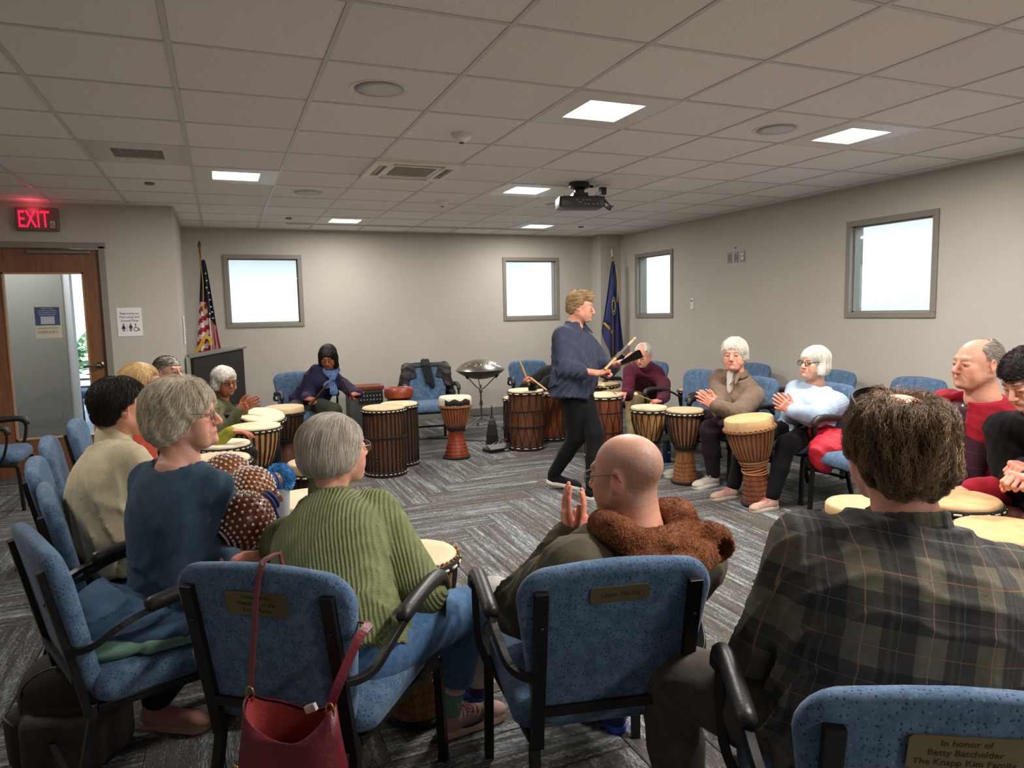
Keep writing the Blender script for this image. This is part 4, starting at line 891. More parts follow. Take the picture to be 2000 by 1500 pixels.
t = thing('steel_flask', 'dark blue metal flask on the floor by the white sneakers', 'bottle', (3.83, 5.50, 0))
b = MB(); b.lathe([(.036, 0), (.038, .01), (.038, .16), (.03, .18), (.001, .18)], 24); b.build('flask_body', plain('flask_blue', (28, 50, 82), .35, .4), t, smooth='auto')
b = MB(); b.lathe([(.028, .18), (.028, .21), (.001, .212)], 20); b.build('flask_lid', M['black'], t)
b = MB(); b.box((0, -.0385, .1), (.02, .002, .008)); b.build('flask_mark', paper, t)
b = MB(); b.tube(cr([(1.75, 8.3, .006), (2.0, 7.9, .006), (2.3, 7.75, .006), (2.5, 7.5, .006), (2.75, 7.3, .006)], 6), .005, 6); b.tube(cr([(1.8, 8.1, .006), (1.95, 8.2, .02), (2.1, 8.0, .006), (1.95, 7.85, .006)], 5), .004, 6); b.tube(cr([(2.9, 6.9, .006), (3.0, 6.8, .006), (2.95, 6.72, .006), (2.85, 6.75, .006)], 5), .003, 5)
tag(b.build('floor_cable', M['black'], smooth=True), 'thin black cables trailing over the carpet near the handpan', 'cable')
# plants, table and chair beyond the door
t = thing('potted_palm', 'leafy green palm in a grey pot seen through the door glass', 'plant', (-2.35, 13.3, 0))
b = MB(); b.lathe([(.12, 0), (.16, .3), (.17, .32), (.15, .32), (.001, .3)], 20); b.build('pot', plain('pot_grey', (92, 96, 98), .6), t, smooth='auto')
leafm = plain('palm_leaf', (92, 150, 84), .5, var=(4, .3))
for k in range(16):
    a = 2 * math.pi * k / 16 * 2.3; L_ = .5 + .25 * (k % 3); u = V(math.cos(a), math.sin(a), 0)
    P = cr([V(0, 0, .3), u * L_ * .25 + V(0, 0, .3 + L_ * .8), u * L_ * .65 + V(0, 0, .3 + L_ * 1.0), u * L_ + V(0, 0, .3 + L_ * .75)], 5); b = MB(); b.tube(P, .005, 5)
    for q in range(4, len(P) - 1):
        for s_ in (-1, 1):
            sd = np.cross(u, V(0, 0, 1)) * s_; tip = P[q] + sd * .16 + u * .06 + V(0, 0, -.05); b.add([P[q], P[q + 1], tip], [(0, 1, 2)])
    b.build('frond', leafm, t)
t = thing('table', 'small brown legged table seen through the door glass', 'table', (-1.62, 10.75, 0))
b = MB(); b.box((0, 0, .70), (.8, .6, .03)); b.build('table_top', plain('table_top_lilac', (150, 140, 170), .35), t)
for sx in (-1, 1):
    for sy in (-1, 1): b = MB(); b.box((sx * .36, sy * .26, .345), (.05, .05, .68)); b.build('leg', M['w_light'], t)
c_ = dup(base_chair); c_['label'] = 'blue chair seen through the door glass behind the small table'; c_['group'] = 'chairs beyond the door'; at(c_, -1.95, 11.75, -30)
# ================= PEOPLE: implicit surfaces turned into meshes =================
class SDF:
    def __init__(s, lo, hi, vs):
        s.vs = vs; s.lo = np.array(lo, float) - 4 * vs; s.n = np.ceil((np.array(hi, float) + 4 * vs - s.lo) / vs).astype(int) + 1
        s.A = np.full(s.n, .06, np.float32)
    def _op(s, fn, lo, hi, k, sub=False):
        m = k + .03
        i0 = np.clip(np.floor((np.array(lo) - m - s.lo) / s.vs).astype(int), 0, s.n); i1 = np.clip(np.ceil((np.array(hi) + m - s.lo) / s.vs).astype(int) + 1, 0, s.n)
        if (i1 <= i0).any(): return
        x, y, z = [((s.lo[q] + np.arange(i0[q], i1[q]) * s.vs).astype(np.float32)).reshape([-1 if r == q else 1 for r in range(3)]) for q in range(3)]
        d = fn(x, y, z); sl = tuple(slice(i0[q], i1[q]) for q in range(3)); a = s.A[sl]
        if sub: a = -a
        h_ = np.clip(.5 + .5 * (a - d) / k, 0, 1); r = a + (d - a) * h_ - k * h_ * (1 - h_)
        if sub: r = -r
        s.A[sl] = np.clip(r, -.06, .06)
    def cone(s, a, b, ra, rb, k=.02, sub=False, fl=None):
        a = np.array(a, float); b = np.array(b, float); ab = b - a; L2 = max(ab.dot(ab), 1e-9); R = max(ra, rb)
        def fn(x, y, z):
            dx, dy, dz = x - a[0], y - a[1], z - a[2]
            t = np.clip((dx * ab[0] + dy * ab[1] + dz * ab[2]) / L2, 0, 1)
            ex, ey, ez = dx - t * ab[0], dy - t * ab[1], dz - t * ab[2]
            if fl is not None:
                q = ex * fl[0][0] + ey * fl[0][1] + ez * fl[0][2]; g = fl[1] ** 2 - 1
                return np.sqrt(ex * ex + ey * ey + ez * ez + g * q * q) - (ra + (rb - ra) * t)
            return np.sqrt(ex * ex + ey * ey + ez * ez) - (ra + (rb - ra) * t)
        s._op(fn, np.minimum(a, b) - R, np.maximum(a, b) + R, k, sub)
    def ell(s, c, r, k=.02, sub=False, R=None):
        c = np.array(c, float); r = np.array(r, float); M_ = np.eye(3) if R is None else np.array(R).T; rm = r.max() if R is not None else r
        def fn(x, y, z):
            dx, dy, dz = x - c[0], y - c[1], z - c[2]
            if R is not None: dx, dy, dz = [M_[q, 0] * dx + M_[q, 1] * dy + M_[q, 2] * dz for q in range(3)]
            k0 = np.sqrt((dx / r[0]) ** 2 + (dy / r[1]) ** 2 + (dz / r[2]) ** 2); k1 = np.sqrt((dx / r[0] ** 2) ** 2 + (dy / r[1] ** 2) ** 2 + (dz / r[2] ** 2) ** 2)
            return k0 * (k0 - 1) / np.maximum(k1, 1e-6)
        s._op(fn, c - rm, c + rm, k, sub)
    def box(s, c, h_, rd, k=.01, sub=False, R=None):
        c = np.array(c, float); h_ = np.array(h_, float) - rd; M_ = np.eye(3) if R is None else np.array(R).T; e = np.linalg.norm(h_) + rd if R is not None else h_ + rd
        def fn(x, y, z):
            dx, dy, dz = x - c[0], y - c[1], z - c[2]
            if R is not None: dx, dy, dz = [M_[q, 0] * dx + M_[q, 1] * dy + M_[q, 2] * dz for q in range(3)]
            qx, qy, qz = abs(dx) - h_[0], abs(dy) - h_[1], abs(dz) - h_[2]
            return np.sqrt(np.maximum(qx, 0) ** 2 + np.maximum(qy, 0) ** 2 + np.maximum(qz, 0) ** 2) + np.minimum(np.maximum(qx, np.maximum(qy, qz)), 0) - rd
        s._op(fn, c - e, c + e, k, sub)
    def tube(s, a, b, ex, ey, prof, infl=0, k=.02, bend=0):
        """elliptic tube from a to b; prof rows: t, half width, half depth, forward offset"""
        a = np.array(a, float); b = np.array(b, float); ab = b - a; L = np.linalg.norm(ab); ez = ab / L; ex = nrm(ex - ez * ez.dot(ex)); ey = np.cross(ez, ex)
        P = np.array(prof, float); tt = np.linspace(P[0, 0], P[-1, 0], 60)
        def sm(c):
            v = np.interp(tt, P[:, 0], P[:, c]); 
            for _ in range(3): v = np.convolve(np.pad(v, 2, 'edge'), np.ones(5) / 5, 'valid')
            return v
        rx, ry, yo = sm(1), sm(2), sm(3); mx = max(P[:, 1].max(), P[:, 2].max()) + infl + .08
        lo = np.minimum(a + ez * L * P[0, 0], a + ez * L * P[-1, 0]) - mx; hi = np.maximum(a + ez * L * P[0, 0], a + ez * L * P[-1, 0]) + mx
        def fn(x, y, z):
            dx, dy, dz = x - a[0], y - a[1], z - a[2]
            t = (dx * ez[0] + dy * ez[1] + dz * ez[2]) / L; tc = np.clip(t, tt[0], tt[-1])
            X = dx * ex[0] + dy * ex[1] + dz * ex[2]; Y = dx * ey[0] + dy * ey[1] + dz * ey[2]
            A_ = np.interp(tc, tt, rx) + infl; B_ = np.interp(tc, tt, ry) + infl; Y = Y - np.interp(tc, tt, yo) + bend * np.sin(np.pi * np.clip(tc, 0, 1))
            kk = (abs(X / A_) ** 2.3 + abs(Y / B_) ** 2.3) ** (1 / 2.3)
            dr = (kk - 1) * np.minimum(A_, B_) * .95; cap = (abs(t - (tt[0] + tt[-1]) / 2) - (tt[-1] - tt[0]) / 2) * L
            d = np.where(cap > 0, np.sqrt(np.maximum(dr, 0) ** 2 + cap ** 2), dr)
            return np.maximum(d, np.where(dr < 0, cap, -1)).astype(np.float32)
        s._op(fn, lo, hi, k)
        s.frame = (a, ex, ey, ez)
    def disp(s, fn, band=.02):
        I = np.nonzero(np.abs(s.A) < band); P = np.stack([s.lo[q] + I[q] * s.vs for q in range(3)], 1); s.A[I] += fn(P).astype(np.float32)
    def cut(s, p, n_, lo, hi, k=.004):
        p = np.array(p, float); n_ = nrm(n_)
        s._op(lambda x, y, z: ((p[0] - x) * n_[0] + (p[1] - y) * n_[1] + (p[2] - z) * n_[2]), lo, hi, k, True)
    def mesh(s):
        g = vdb.FloatGrid(.06); g.copyFromArray(s.A); p, t_, q = g.convertToPolygons(0.0, 0.0)
        if len(p) == 0: return np.zeros((0, 3)), np.zeros((0, 4), int)
        V_ = p * s.vs + s.lo; q = q.astype(int)
        a = V_[q[:, 1]] - V_[q[:, 0]]; b = V_[q[:, 2]] - V_[q[:, 0]]
        if (np.cross(a, b) * V_[q[:, 0]]).sum() < 0: q = q[:, ::-1]
        return V_, q
    def sample(s, P):
        I = np.clip(((P - s.lo) / s.vs), 1, s.n - 2); i = I.astype(int); f = I - i; o = 0
        for dx in (0, 1):
            for dy in (0, 1):
                for dz in (0, 1):
                    w_ = (f[:, 0] if dx else 1 - f[:, 0]) * (f[:, 1] if dy else 1 - f[:, 1]) * (f[:, 2] if dz else 1 - f[:, 2])
                    o = o + w_ * s.A[np.minimum(i[:, 0] + dx, s.n[0] - 1), np.minimum(i[:, 1] + dy, s.n[1] - 1), np.minimum(i[:, 2] + dz, s.n[2] - 1)]
        return o
    def grad(s, P):
        e = s.vs; return nrm_rows(np.stack([s.sample(P + V(e, 0, 0)) - s.sample(P - V(e, 0, 0)), s.sample(P + V(0, e, 0)) - s.sample(P - V(0, e, 0)), s.sample(P + V(0, 0, e)) - s.sample(P - V(0, 0, e))], 1))
def nrm_rows(a): return a / (np.linalg.norm(a, axis=1, keepdims=True) + 1e-9)
def wob(P, f, seed=0, n=5):
    r = np.random.default_rng(seed); o = 0
    for _ in range(n):
        d = nrm(r.normal(size=3)); o = o + np.sin(P @ d * f * r.uniform(.6, 1.5) + r.uniform(0, 6.28) + 1.2 * np.sin(P @ nrm(r.normal(size=3)) * f * .6))
    return o / n
def folds(P, f, seed=0):
    r = np.random.default_rng(seed); d = nrm(r.normal(size=3)); w_ = P @ d * f + 2.2 * wob(P, f * .35, seed + 3); return (1 - np.abs(np.sin(w_))) ** 2 * (.5 + .5 * wob(P, f * .3, seed + 9))
def mesh_obj(name, parts, mat, parent):
    """parts: list of (verts, quads, colours or None, uv or None)"""
    Vv = np.concatenate([p[0] for p in parts]); off = np.cumsum([0] + [len(p[0]) for p in parts]); Q = np.concatenate([p[1] + off[i] for i, p in enumerate(parts)])
    me = bpy.data.meshes.new(name); me.vertices.add(len(Vv)); me.vertices.foreach_set('co', Vv.astype(np.float32).ravel())
    me.loops.add(Q.size); me.loops.foreach_set('vertex_index', Q.ravel().astype(np.int32)); me.polygons.add(len(Q)); me.polygons.foreach_set('loop_start', np.arange(0, Q.size, 4, dtype=np.int32))
    me.update(calc_edges=True); me.polygons.foreach_set('use_smooth', [True] * len(Q)); me.materials.append(mat)
    if parts[0][2] is not None:
        ca = me.color_attributes.new('Col', 'FLOAT_COLOR', 'POINT'); cc = np.concatenate([p[2] for p in parts]); ca.data.foreach_set('color', np.concatenate([cc, np.ones((len(cc), 1))], 1).astype(np.float32).ravel())
    if len(parts[0]) > 3 and parts[0][3] is not None:
        at_ = me.attributes.new('cloth', 'FLOAT2', 'POINT'); at_.data.foreach_set('vector', np.concatenate([p[3] for p in parts]).astype(np.float32).ravel())
    me.validate(); return link(name, me, parent)
# ---- person materials
def skin_mat():
    t = NT('skin'); a = t.n('ShaderNodeAttribute', attribute_name='Col').outputs['Color']; o = t.obj()
    c = t.mix(.35, a, t.ramp(t.noise(o, 60, 4), [(.3, (.62, .40, .36, 1)), (.7, (.5, .5, .5, 1))]), 'OVERLAY')
    t.p(Base_Color=c, Roughness=.5); t.b.inputs['Subsurface Weight'].default_value = .12; t.b.inputs['Subsurface Radius'].default_value = (.012, .004, .002); t.b.inputs['Subsurface Scale'].default_value = 1
    t.bump(t.math('ADD', t.noise(o, 420, 3), t.math('MULTIPLY', t.noise(o, 90, 3), .8)), .22, .003); return t.m
M['skin'] = skin_mat()
def cloth(name, col, col2=None, kind='plain', rough=.85, bump=.25, fscale=600):
    t = NT(name); o = t.obj(); c1 = srgb(col); c2 = srgb(col2) if col2 else tuple([x * .8 for x in c1[:3]] + [1])
    base = t.ramp(t.noise(o, 24 if kind != 'denim' else 60, 4), [(.3, c2), (.7, c1)]); uv = t.n('ShaderNodeAttribute', attribute_name='cloth').outputs['Vector']; hgt = t.noise(o, fscale, 2)
    if kind == 'knit':
        u = t.sep(uv)[0]; w_ = t.math('SINE', t.math('MULTIPLY', u, 2 * math.pi / .011)); st = t.math('SINE', t.math('MULTIPLY', t.sep(uv)[1], 2 * math.pi / .006))
        hgt = t.math('ADD', t.math('MULTIPLY', w_, 1.0), t.math('ADD', t.math('MULTIPLY', st, .15), t.math('MULTIPLY', hgt, 1.0))); base = t.mix(t.ramp(w_, [(.0, .35), (.6, 0)]), base, tuple([x * .55 for x in c1[:3]] + [1]))
        base = t.mix(.4, base, t.ramp(t.noise(o, 300, 2), [(.3, .3), (.7, .7)]), 'OVERLAY')
    if kind == 'rib':
        w_ = t.math('SINE', t.math('MULTIPLY', t.sep(uv)[0], 2 * math.pi / .008)); hgt = t.math('ADD', t.math('MULTIPLY', w_, .4), hgt)
    if kind == 'denim' or kind == 'melange': base = t.mix(.5, base, t.ramp(t.noise(t.map(o, (1, 1, .25)), 500, 2), [(.3, .28), (.7, .72)]), 'OVERLAY')
    if kind == 'plaid':
        u, v = t.sep(uv)[0], t.sep(uv)[1]
        def stripes(x, per, lo, hi): m_ = t.math('FRACT', t.math('ADD', t.math('DIVIDE', x, per), 20.0)); return t.math('MULTIPLY', t.math('GREATER_THAN', m_, lo), t.math('LESS_THAN', m_, hi))
        base = t.mix(t.math('MULTIPLY', stripes(u, .118, .0, .5), .62), base, srgb((34, 34, 44))); base = t.mix(t.math('MULTIPLY', stripes(v, .142, .1, .55), .62), base, srgb((32, 32, 42)))
        base = t.mix(t.math('MULTIPLY', stripes(u, .118, .1, .17), .3), base, srgb((92, 90, 74)))
        base = t.mix(t.math('MULTIPLY', stripes(u, .118, .735, .755), .6), base, srgb((156, 116, 92))); base = t.mix(t.math('MULTIPLY', stripes(v, .142, .82, .835), .6), base, srgb((150, 98, 72)))
        base = t.mix(t.math('MULTIPLY', stripes(u, .118, .25, .262), .35), base, srgb((128, 130, 132))); base = t.mix(t.math('MULTIPLY', stripes(v, .142, .33, .342), .5), base, srgb((116, 116, 92)))
        base = t.mix(.35, base, t.ramp(t.noise(o, 500, 2), [(.3, .3), (.7, .7)]), 'OVERLAY')
    if kind == 'check':
        u, v = t.sep(uv)[0], t.sep(uv)[1]; m_ = t.math('FRACT', t.math('ADD', t.math('DIVIDE', v, .07), 20.0)); base = t.mix(t.math('MULTIPLY', t.math('LESS_THAN', m_, .03), .5), base, srgb((120, 86, 92)))
    t.p(Base_Color=base, Roughness=rough); t.b.inputs['Specular IOR Level'].default_value = .2; t.b.inputs['Sheen Weight'].default_value = .04
    t.bump(t.math('ADD', hgt, t.math('MULTIPLY', t.noise(o, 45, 3, .6, 1.0), 1.2)), bump, .006); return t.m
def hair_mat(name, a, b, rough=.45):
    t = NT(name); r = t.n('ShaderNodeHairInfo').outputs['Random']; o = t.obj()
    t.p(Base_Color=t.ramp(t.math('ADD', t.math('MULTIPLY', r, .6), t.math('MULTIPLY', t.noise(o, 16, 3), .55)), [(.3, srgb(a)), (.75, srgb(b))]), Roughness=rough); t.b.inputs['Specular IOR Level'].default_value = .35; return t.m
def scalp_mat(name, a, b):
    t = NT(name); o = t.obj(); t.p(Base_Color=t.ramp(t.noise(t.map(o, (1, .6, .25)), 140, 4), [(.3, srgb(a)), (.7, srgb(b))]), Roughness=.6); t.bump(t.noise(t.map(o, (1, .6, .2)), 200, 3), .5, .004); return t.m
# ---- hand
def rot_about(v, ax, a): ax = nrm(ax); return v * math.cos(a) + np.cross(ax, v) * math.sin(a) + ax * ax.dot(v) * (1 - math.cos(a))
def hand_ops(s, O, F, P, side, pose, k=.95):
    F = nrm(F); P = nrm(P - F * F.dot(P)); Tn = np.cross(F, P) * (1 if side == 'R' else -1)
    R = np.stack([Tn, F, P], 1)
    s.box(O + (F * .045 + Tn * .0) * k, V(.040, .047, .0135) * k, .012 * k, .01, R=R); s.ell(O + (F * .035 + Tn * .022 + P * .009) * k, V(.018, .032, .012) * k, .01, R=R); s.cone(O - F * .02 * k, O + F * .03 * k, .024 * k, .026 * k, .012, fl=(P, 1.35))
    curl = {'flat': .12, 'clap': .22, 'relax': .55, 'grip': 2.2, 'cup': .8}[pose]
    for q, (bx, by, L, r) in enumerate(((.030, .088, .074, .0088), (.0105, .093, .082, .0090), (-.010, .090, .076, .0086), (-.029, .082, .060, .0078))):
        p = O + (Tn * bx + F * by) * k; d = nrm(F + Tn * (bx * 2.2 + .02 * (1.5 - q) * (pose in ('flat', 'clap')) * 2)); p = p - d * .012 * k; c_ = curl * (1 + .06 * q)
        for frac, ang, r0, r1 in ((.47, .45, r * 1.08, r), (.30, .62, r, r * .93), (.23, .42, r * .93, r * .82)):
            d = rot_about(d, np.cross(F, P), ang * c_)
            # rotate in the F-P plane
            e = p + d * L * frac * k + (d * .012 * k if frac == .47 else 0); s.cone(p, e, r0 * k, r1 * k, .004); p = e
    p = O + (F * .022 + Tn * .026 + P * .008) * k
    if pose == 'grip': ds = [Tn * .5 + F * .6 + P * .6, -Tn * .1 + F * .65 + P * .7, -Tn * .6 + F * .45 + P * .5]
    elif pose == 'cup': ds = [Tn * .8 + F * .4 + P * .5, Tn * .4 + F * .7 + P * .6, Tn * .1 + F * .8 + P * .6]
    else: ds = [Tn * .8 + F * .55 + P * .2, Tn * .5 + F * .85 + P * .15, Tn * .25 + F * .95 + P * .1]
    for d, L, r0, r1 in zip(ds, (.042, .032, .026), (.014, .0105, .0098), (.0105, .0098, .0085)): e = p + nrm(d) * L * k; s.cone(p, e, r0 * k, r1 * k, .006); p = e
def ik(S, W, a, b, pole):
    d = W - S; D_ = np.linalg.norm(d)
    if D_ > (a + b) * .985: f = D_ / ((a + b) * .985); a *= f; b *= f
    c_ = (a * a + D_ * D_ - b * b) / (2 * D_); hh = math.sqrt(max(a * a - c_ * c_, 1e-6)); u = d / D_; pv = np.array(pole, float); pv = nrm(pv - u * u.dot(pv)); return S + u * c_ + pv * hh
# ---- head
def gauss(P, c, r): return np.exp(-(((P - np.array(c)) / np.array(r)) ** 2).sum(1))
def head_ops(s, sp):
    f = sp.get('fem', 0); j = sp.get('jaw', 1.0) * (.93 if f else 1.0); ch = sp.get('cheek', 1.0)
    s.ell((0, -.014, .032), (.077, .097, .083), .02); s.ell((0, .018, -.022), (.062 * j, .068, .082), .03); s.ell((0, .05, -.082), (.034 * j, .036, .030), .03)
    for x in (-1, 1):
        s.cone((x * .058 * j, -.005, -.045), (x * .03 * j, .058, -.088), .017, .016, .03); s.ell((x * .040, .060, -.020), (.022 * ch, .022, .022 * ch), .02); s.ell((x * .038, .055, -.05), (.026 * ch, .026, .028), .02)
    s.cone((-.032, .078, .028), (.032, .078, .028), .0125, .0125, .014); s.ell((0, .086, -.088), (.016, .014, .013), .016); s.ell((0, .080, -.058), (.028, .016, .022), .016)
    for x in (-1, 1): s.ell((x * .031, .099, .006), (.0185, .018, .0125), .012, True)
    s.cone((0, .085, .014), (0, .109 + sp.get('nose', 0), -.026), .0085, .0115, .009); s.ell((0, .106 + sp.get('nose', 0), -.031), (.0105, .0105, .0085), .006)
    for x in (-1, 1):
        s.ell((x * .0115, .098, -.032), (.0075, .010, .0075), .005); s.ell((x * .0075, .1035, -.0405), (.0035, .005, .003), .003, True)
    sm = sp.get('smile', .3); my = .0890; w_ = .0245 + .005 * sm
    for x in (-1, 1):
        s.cone((0, my + .003, -.0575), (x * w_, my - .010, -.0595 + .006 * sm), .0040, .0022, .004); s.cone((0, my + .002, -.0675), (x * w_ * .9, my - .010, -.0615 + .006 * sm), .0048, .0022, .004)
        s.cone((x * .021, .094, -.030), (x * (.033 + .004 * sm), .080, -.060), .0022, .0022, .006, True)
        s.cone((x * .026, .0875, -.012), (x * .042, .079, -.006), .0014, .0014, .005, True)
    s.cone((-w_, my - .006, -.0618 + .006 * sm), (0, my + .0065, -.0622), .0012, .0012, .0025, True); s.cone((w_, my - .006, -.0618 + .006 * sm), (0, my + .0065, -.0622), .0012, .0012, .0025, True)
    for x in (-1, 1):   # eyelids
        s.ell((x * .0315, .0775, .0065), (.0175, .0130, .0120), .004); s.cone((x * .020, .0885, .0105), (x * .044, .084, .0095), .0032, .0028, .003); s.ell((x * .0315, .0925, .0030), (.0125, .0058, .0031), .0025, True)
    for x in (-1, 1):
        R = RZ(x * -.35) @ RX(.15); s.ell((x * .0785, -.014, -.002), (.0085, .0190, .033), .006, R=R); s.ell((x * .0875, -.009, .004), (.0065, .0110, .018), .004, True, R=R); s.ell((x * .074, .0, -.026), (.006, .009, .012), .006)
def head_colour(P, sp):
    base = np.array(srgb(sp['skin'])[:3]); red = base * V(1.1, .76, .72); C_ = np.tile(base, (len(P), 1))
    def mixc(w_, c): nonlocal C_; w_ = np.clip(w_, 0, 1)[:, None]; C_ = C_ * (1 - w_) + np.array(c) * w_
    A = np.abs(P[:, 0]); PA = P.copy(); PA[:, 0] = A
    mixc(.55 * gauss(PA, (.045, .075, -.025), (.025, .04, .02)), red); mixc(.7 * gauss(PA, (0, .112, -.03), (.018, .02, .016)), red); mixc(.6 * gauss(PA, (.082, -.01, 0), (.014, .03, .04)), red); mixc(.35 * gauss(PA, (.031, .08, .004), (.022, .03, .014)), base * V(.8, .6, .6))
    lip = np.array(srgb(sp.get('lip', (176, 98, 92)))[:3]); sm = sp.get('smile', .3)
    mixc(1.1 * gauss(PA, (0, .094, -.0625), (.0225, .02, .0078)) * (P[:, 1] > .07), lip); mixc(.9 * gauss(PA, (0, .098, -.0622), (.022, .02, .0014)), lip * .45)
    br = np.array(srgb(sp.get('brow', (120, 100, 84)))[:3]); zz = P[:, 2] - (.028 + .006 * np.cos((A - .032) * 60)); mixc(sp.get('browk', .75) * np.exp(-(zz / .0042) ** 2) * (A > .012) * (A < .05) * (P[:, 1] > .05), br)
    for c, r, k_, col in sp.get('paint', []): mixc(k_ * gauss(PA, c, r), np.array(srgb(col)[:3]))
    if sp.get('stub'):
        sg = lambda v_: 1 / (1 + np.exp(-np.clip(v_, -30, 30))); m_ = sg((.014 - P[:, 1]) / .010) * sg((sp.get('stubz', .06) + .02 - P[:, 2] - P[:, 1] * .45) / .014) * sg((P[:, 2] + .078) / .008) * np.clip(.8 + .3 * wob(P, 420, 3), 0, 1) * sp['stub'][1] * 1.15
        ear = gauss(PA, (.08, -.01, 0), (.015, .022, .034)); mixc(m_ * (1 - np.clip(ear * 2, 0, 1)), srgb(sp['stub'][0])[:3])
    return C_
def eye_mesh(c, look=(0, 1, 0), r=.0118, iris=(92, 80, 66)):
    n, m_ = 16, 12; vs = []; d = nrm(look); up = nrm(np.cross(np.cross(d, V(0, 0, 1)), d)); sd = np.cross(d, up)
    cols = []
    for i in range(m_ + 1):
        th = math.pi * i / m_
        for k in range(n):
            a = 2 * math.pi * k / n; v = d * math.cos(th) + (sd * math.cos(a) + up * math.sin(a)) * math.sin(th); vs.append(np.array(c) + v * r)
            cols.append(srgb((14, 12, 12))[:3] if th < .22 else (srgb(iris)[:3] if th < .56 else srgb((206, 196, 188))[:3]))
    q = [(i * n + k, i * n + (k + 1) % n, (i + 1) * n + (k + 1) % n, (i + 1) * n + k) for i in range(m_) for k in range(n)]
    return np.array(vs), np.array(q), np.array(cols)
def strands(name, s, V_, Q, parent, mat, n, flow, length, rad_, lift=.004, steps=9, curl=0, clump=.25, region=None, seed=0, drop=0, xf=None):
    r = np.random.default_rng(seed); cen = V_[Q].mean(1)
    if region is not None: keep = region(cen); Q = Q[keep]; cen = cen[keep]
    if len(cen) == 0: return
    idx = r.integers(0, len(cen), n); P = cen[idx] + r.normal(size=(n, 3)) * s.vs * .5; P -= s.grad(P) * s.sample(P)[:, None]
    L = length * r.uniform(.6, 1.15, n)[:, None]; st = L / (steps - 1); pts = [P - s.grad(P) * .002]; cur = P.copy(); jit = wob(cur, 70, seed + 1)[:, None] * r.normal(size=3) * clump + r.normal(size=(n, 3)) * clump * .35; ph = r.uniform(0, 6.28, n)
    tgt = lift * r.uniform(.0, 1.0, n)
    for k in range(1, steps):
        d = flow(cur) + jit; g = s.grad(cur); d = nrm_rows(d - g * (d * g).sum(1, keepdims=True)); d = nrm_rows(d + V(0, 0, -drop * k / steps)); cur = cur + d * st
        sd_ = s.sample(cur); near = sd_ < .03; cur = np.where(near[:, None], cur + s.grad(cur) * (tgt * min(1, k / 3) - sd_)[:, None] * .8, cur)
        q = cur
        if curl: b = np.cross(d, g); q = cur + (g * (np.cos(ph + k * 1.1))[:, None] + b * (np.sin(ph + k * 1.1))[:, None]) * curl * k / steps
        pts.append(q)
    A = np.stack(pts, 1)
    if xf is not None: A = A @ xf[0].T + xf[1]
    cu = bpy.data.hair_curves.new(name); cu.add_curves([steps] * n); cu.attributes['position'].data.foreach_set('vector', A.astype(np.float32).ravel())
    ra = cu.attributes.get('radius') or cu.attributes.new('radius', 'FLOAT', 'POINT'); rr = np.tile(rad_ * np.array([1.0] * (steps - 2) + [.7, .25]), (n, 1)); ra.data.foreach_set('value', rr.astype(np.float32).ravel())
    cu.materials.append(mat); o = link(name, cu, parent); o['kind'] = 'stuff'; return o
def head_point(R, Cn, sc_, p): return R @ (np.array(p) * sc_) + Cn
GL = {}
def glasses(parent, R, Cn, k, kind='wire', col=(60, 54, 50)):
    m_ = GL.setdefault((kind, col), plain('glasses_frame_%d' % len(GL), col, .3, .5)); b = MB(); th = {'wire': .0011, 'thick': .0022}[kind]
    pt = lambda x, y, z: head_point(R, Cn, k, (x, y, z))
    for s_ in (-1, 1):
        a, c_ = (.0245, .0175) if kind == 'wire' else (.025, .017)
        b.tube([pt(s_ * .034 + a * math.copysign(abs(math.cos(t_)) ** .7, math.cos(t_)), .101 - .12 * abs(s_ * .034 + a * math.cos(t_) * 0) ** 1.2, .002 + c_ * math.copysign(abs(math.sin(t_)) ** .7, math.sin(t_))) for t_ in np.linspace(0, 2 * math.pi, 20, endpoint=False)], th * k, 6, closed=True)
        b.tube([pt(s_ * .058, .098, .006), pt(s_ * .074, .085, .010), pt(s_ * .081, .03, .014), pt(s_ * .084, -.008, .018), pt(s_ * .082, -.028, -.004)], th * 1.1 * k, 6)
    b.tube([pt(-.010, .101, .006), pt(0, .105, .009), pt(.010, .101, .006)], th * k, 6)
    o = b.build('glasses', m_, parent, smooth=True)
    b = MB()
    for s_ in (-1, 1): b.add([pt(s_ * .034 + .022 * math.cos(t_), .0995, .002 + .015 * math.sin(t_)) for t_ in np.linspace(0, 2 * math.pi, 14, endpoint=False)], [tuple(range(14))])
    b.build('lens', M['glass'], o); return o
M_SHOE = {}
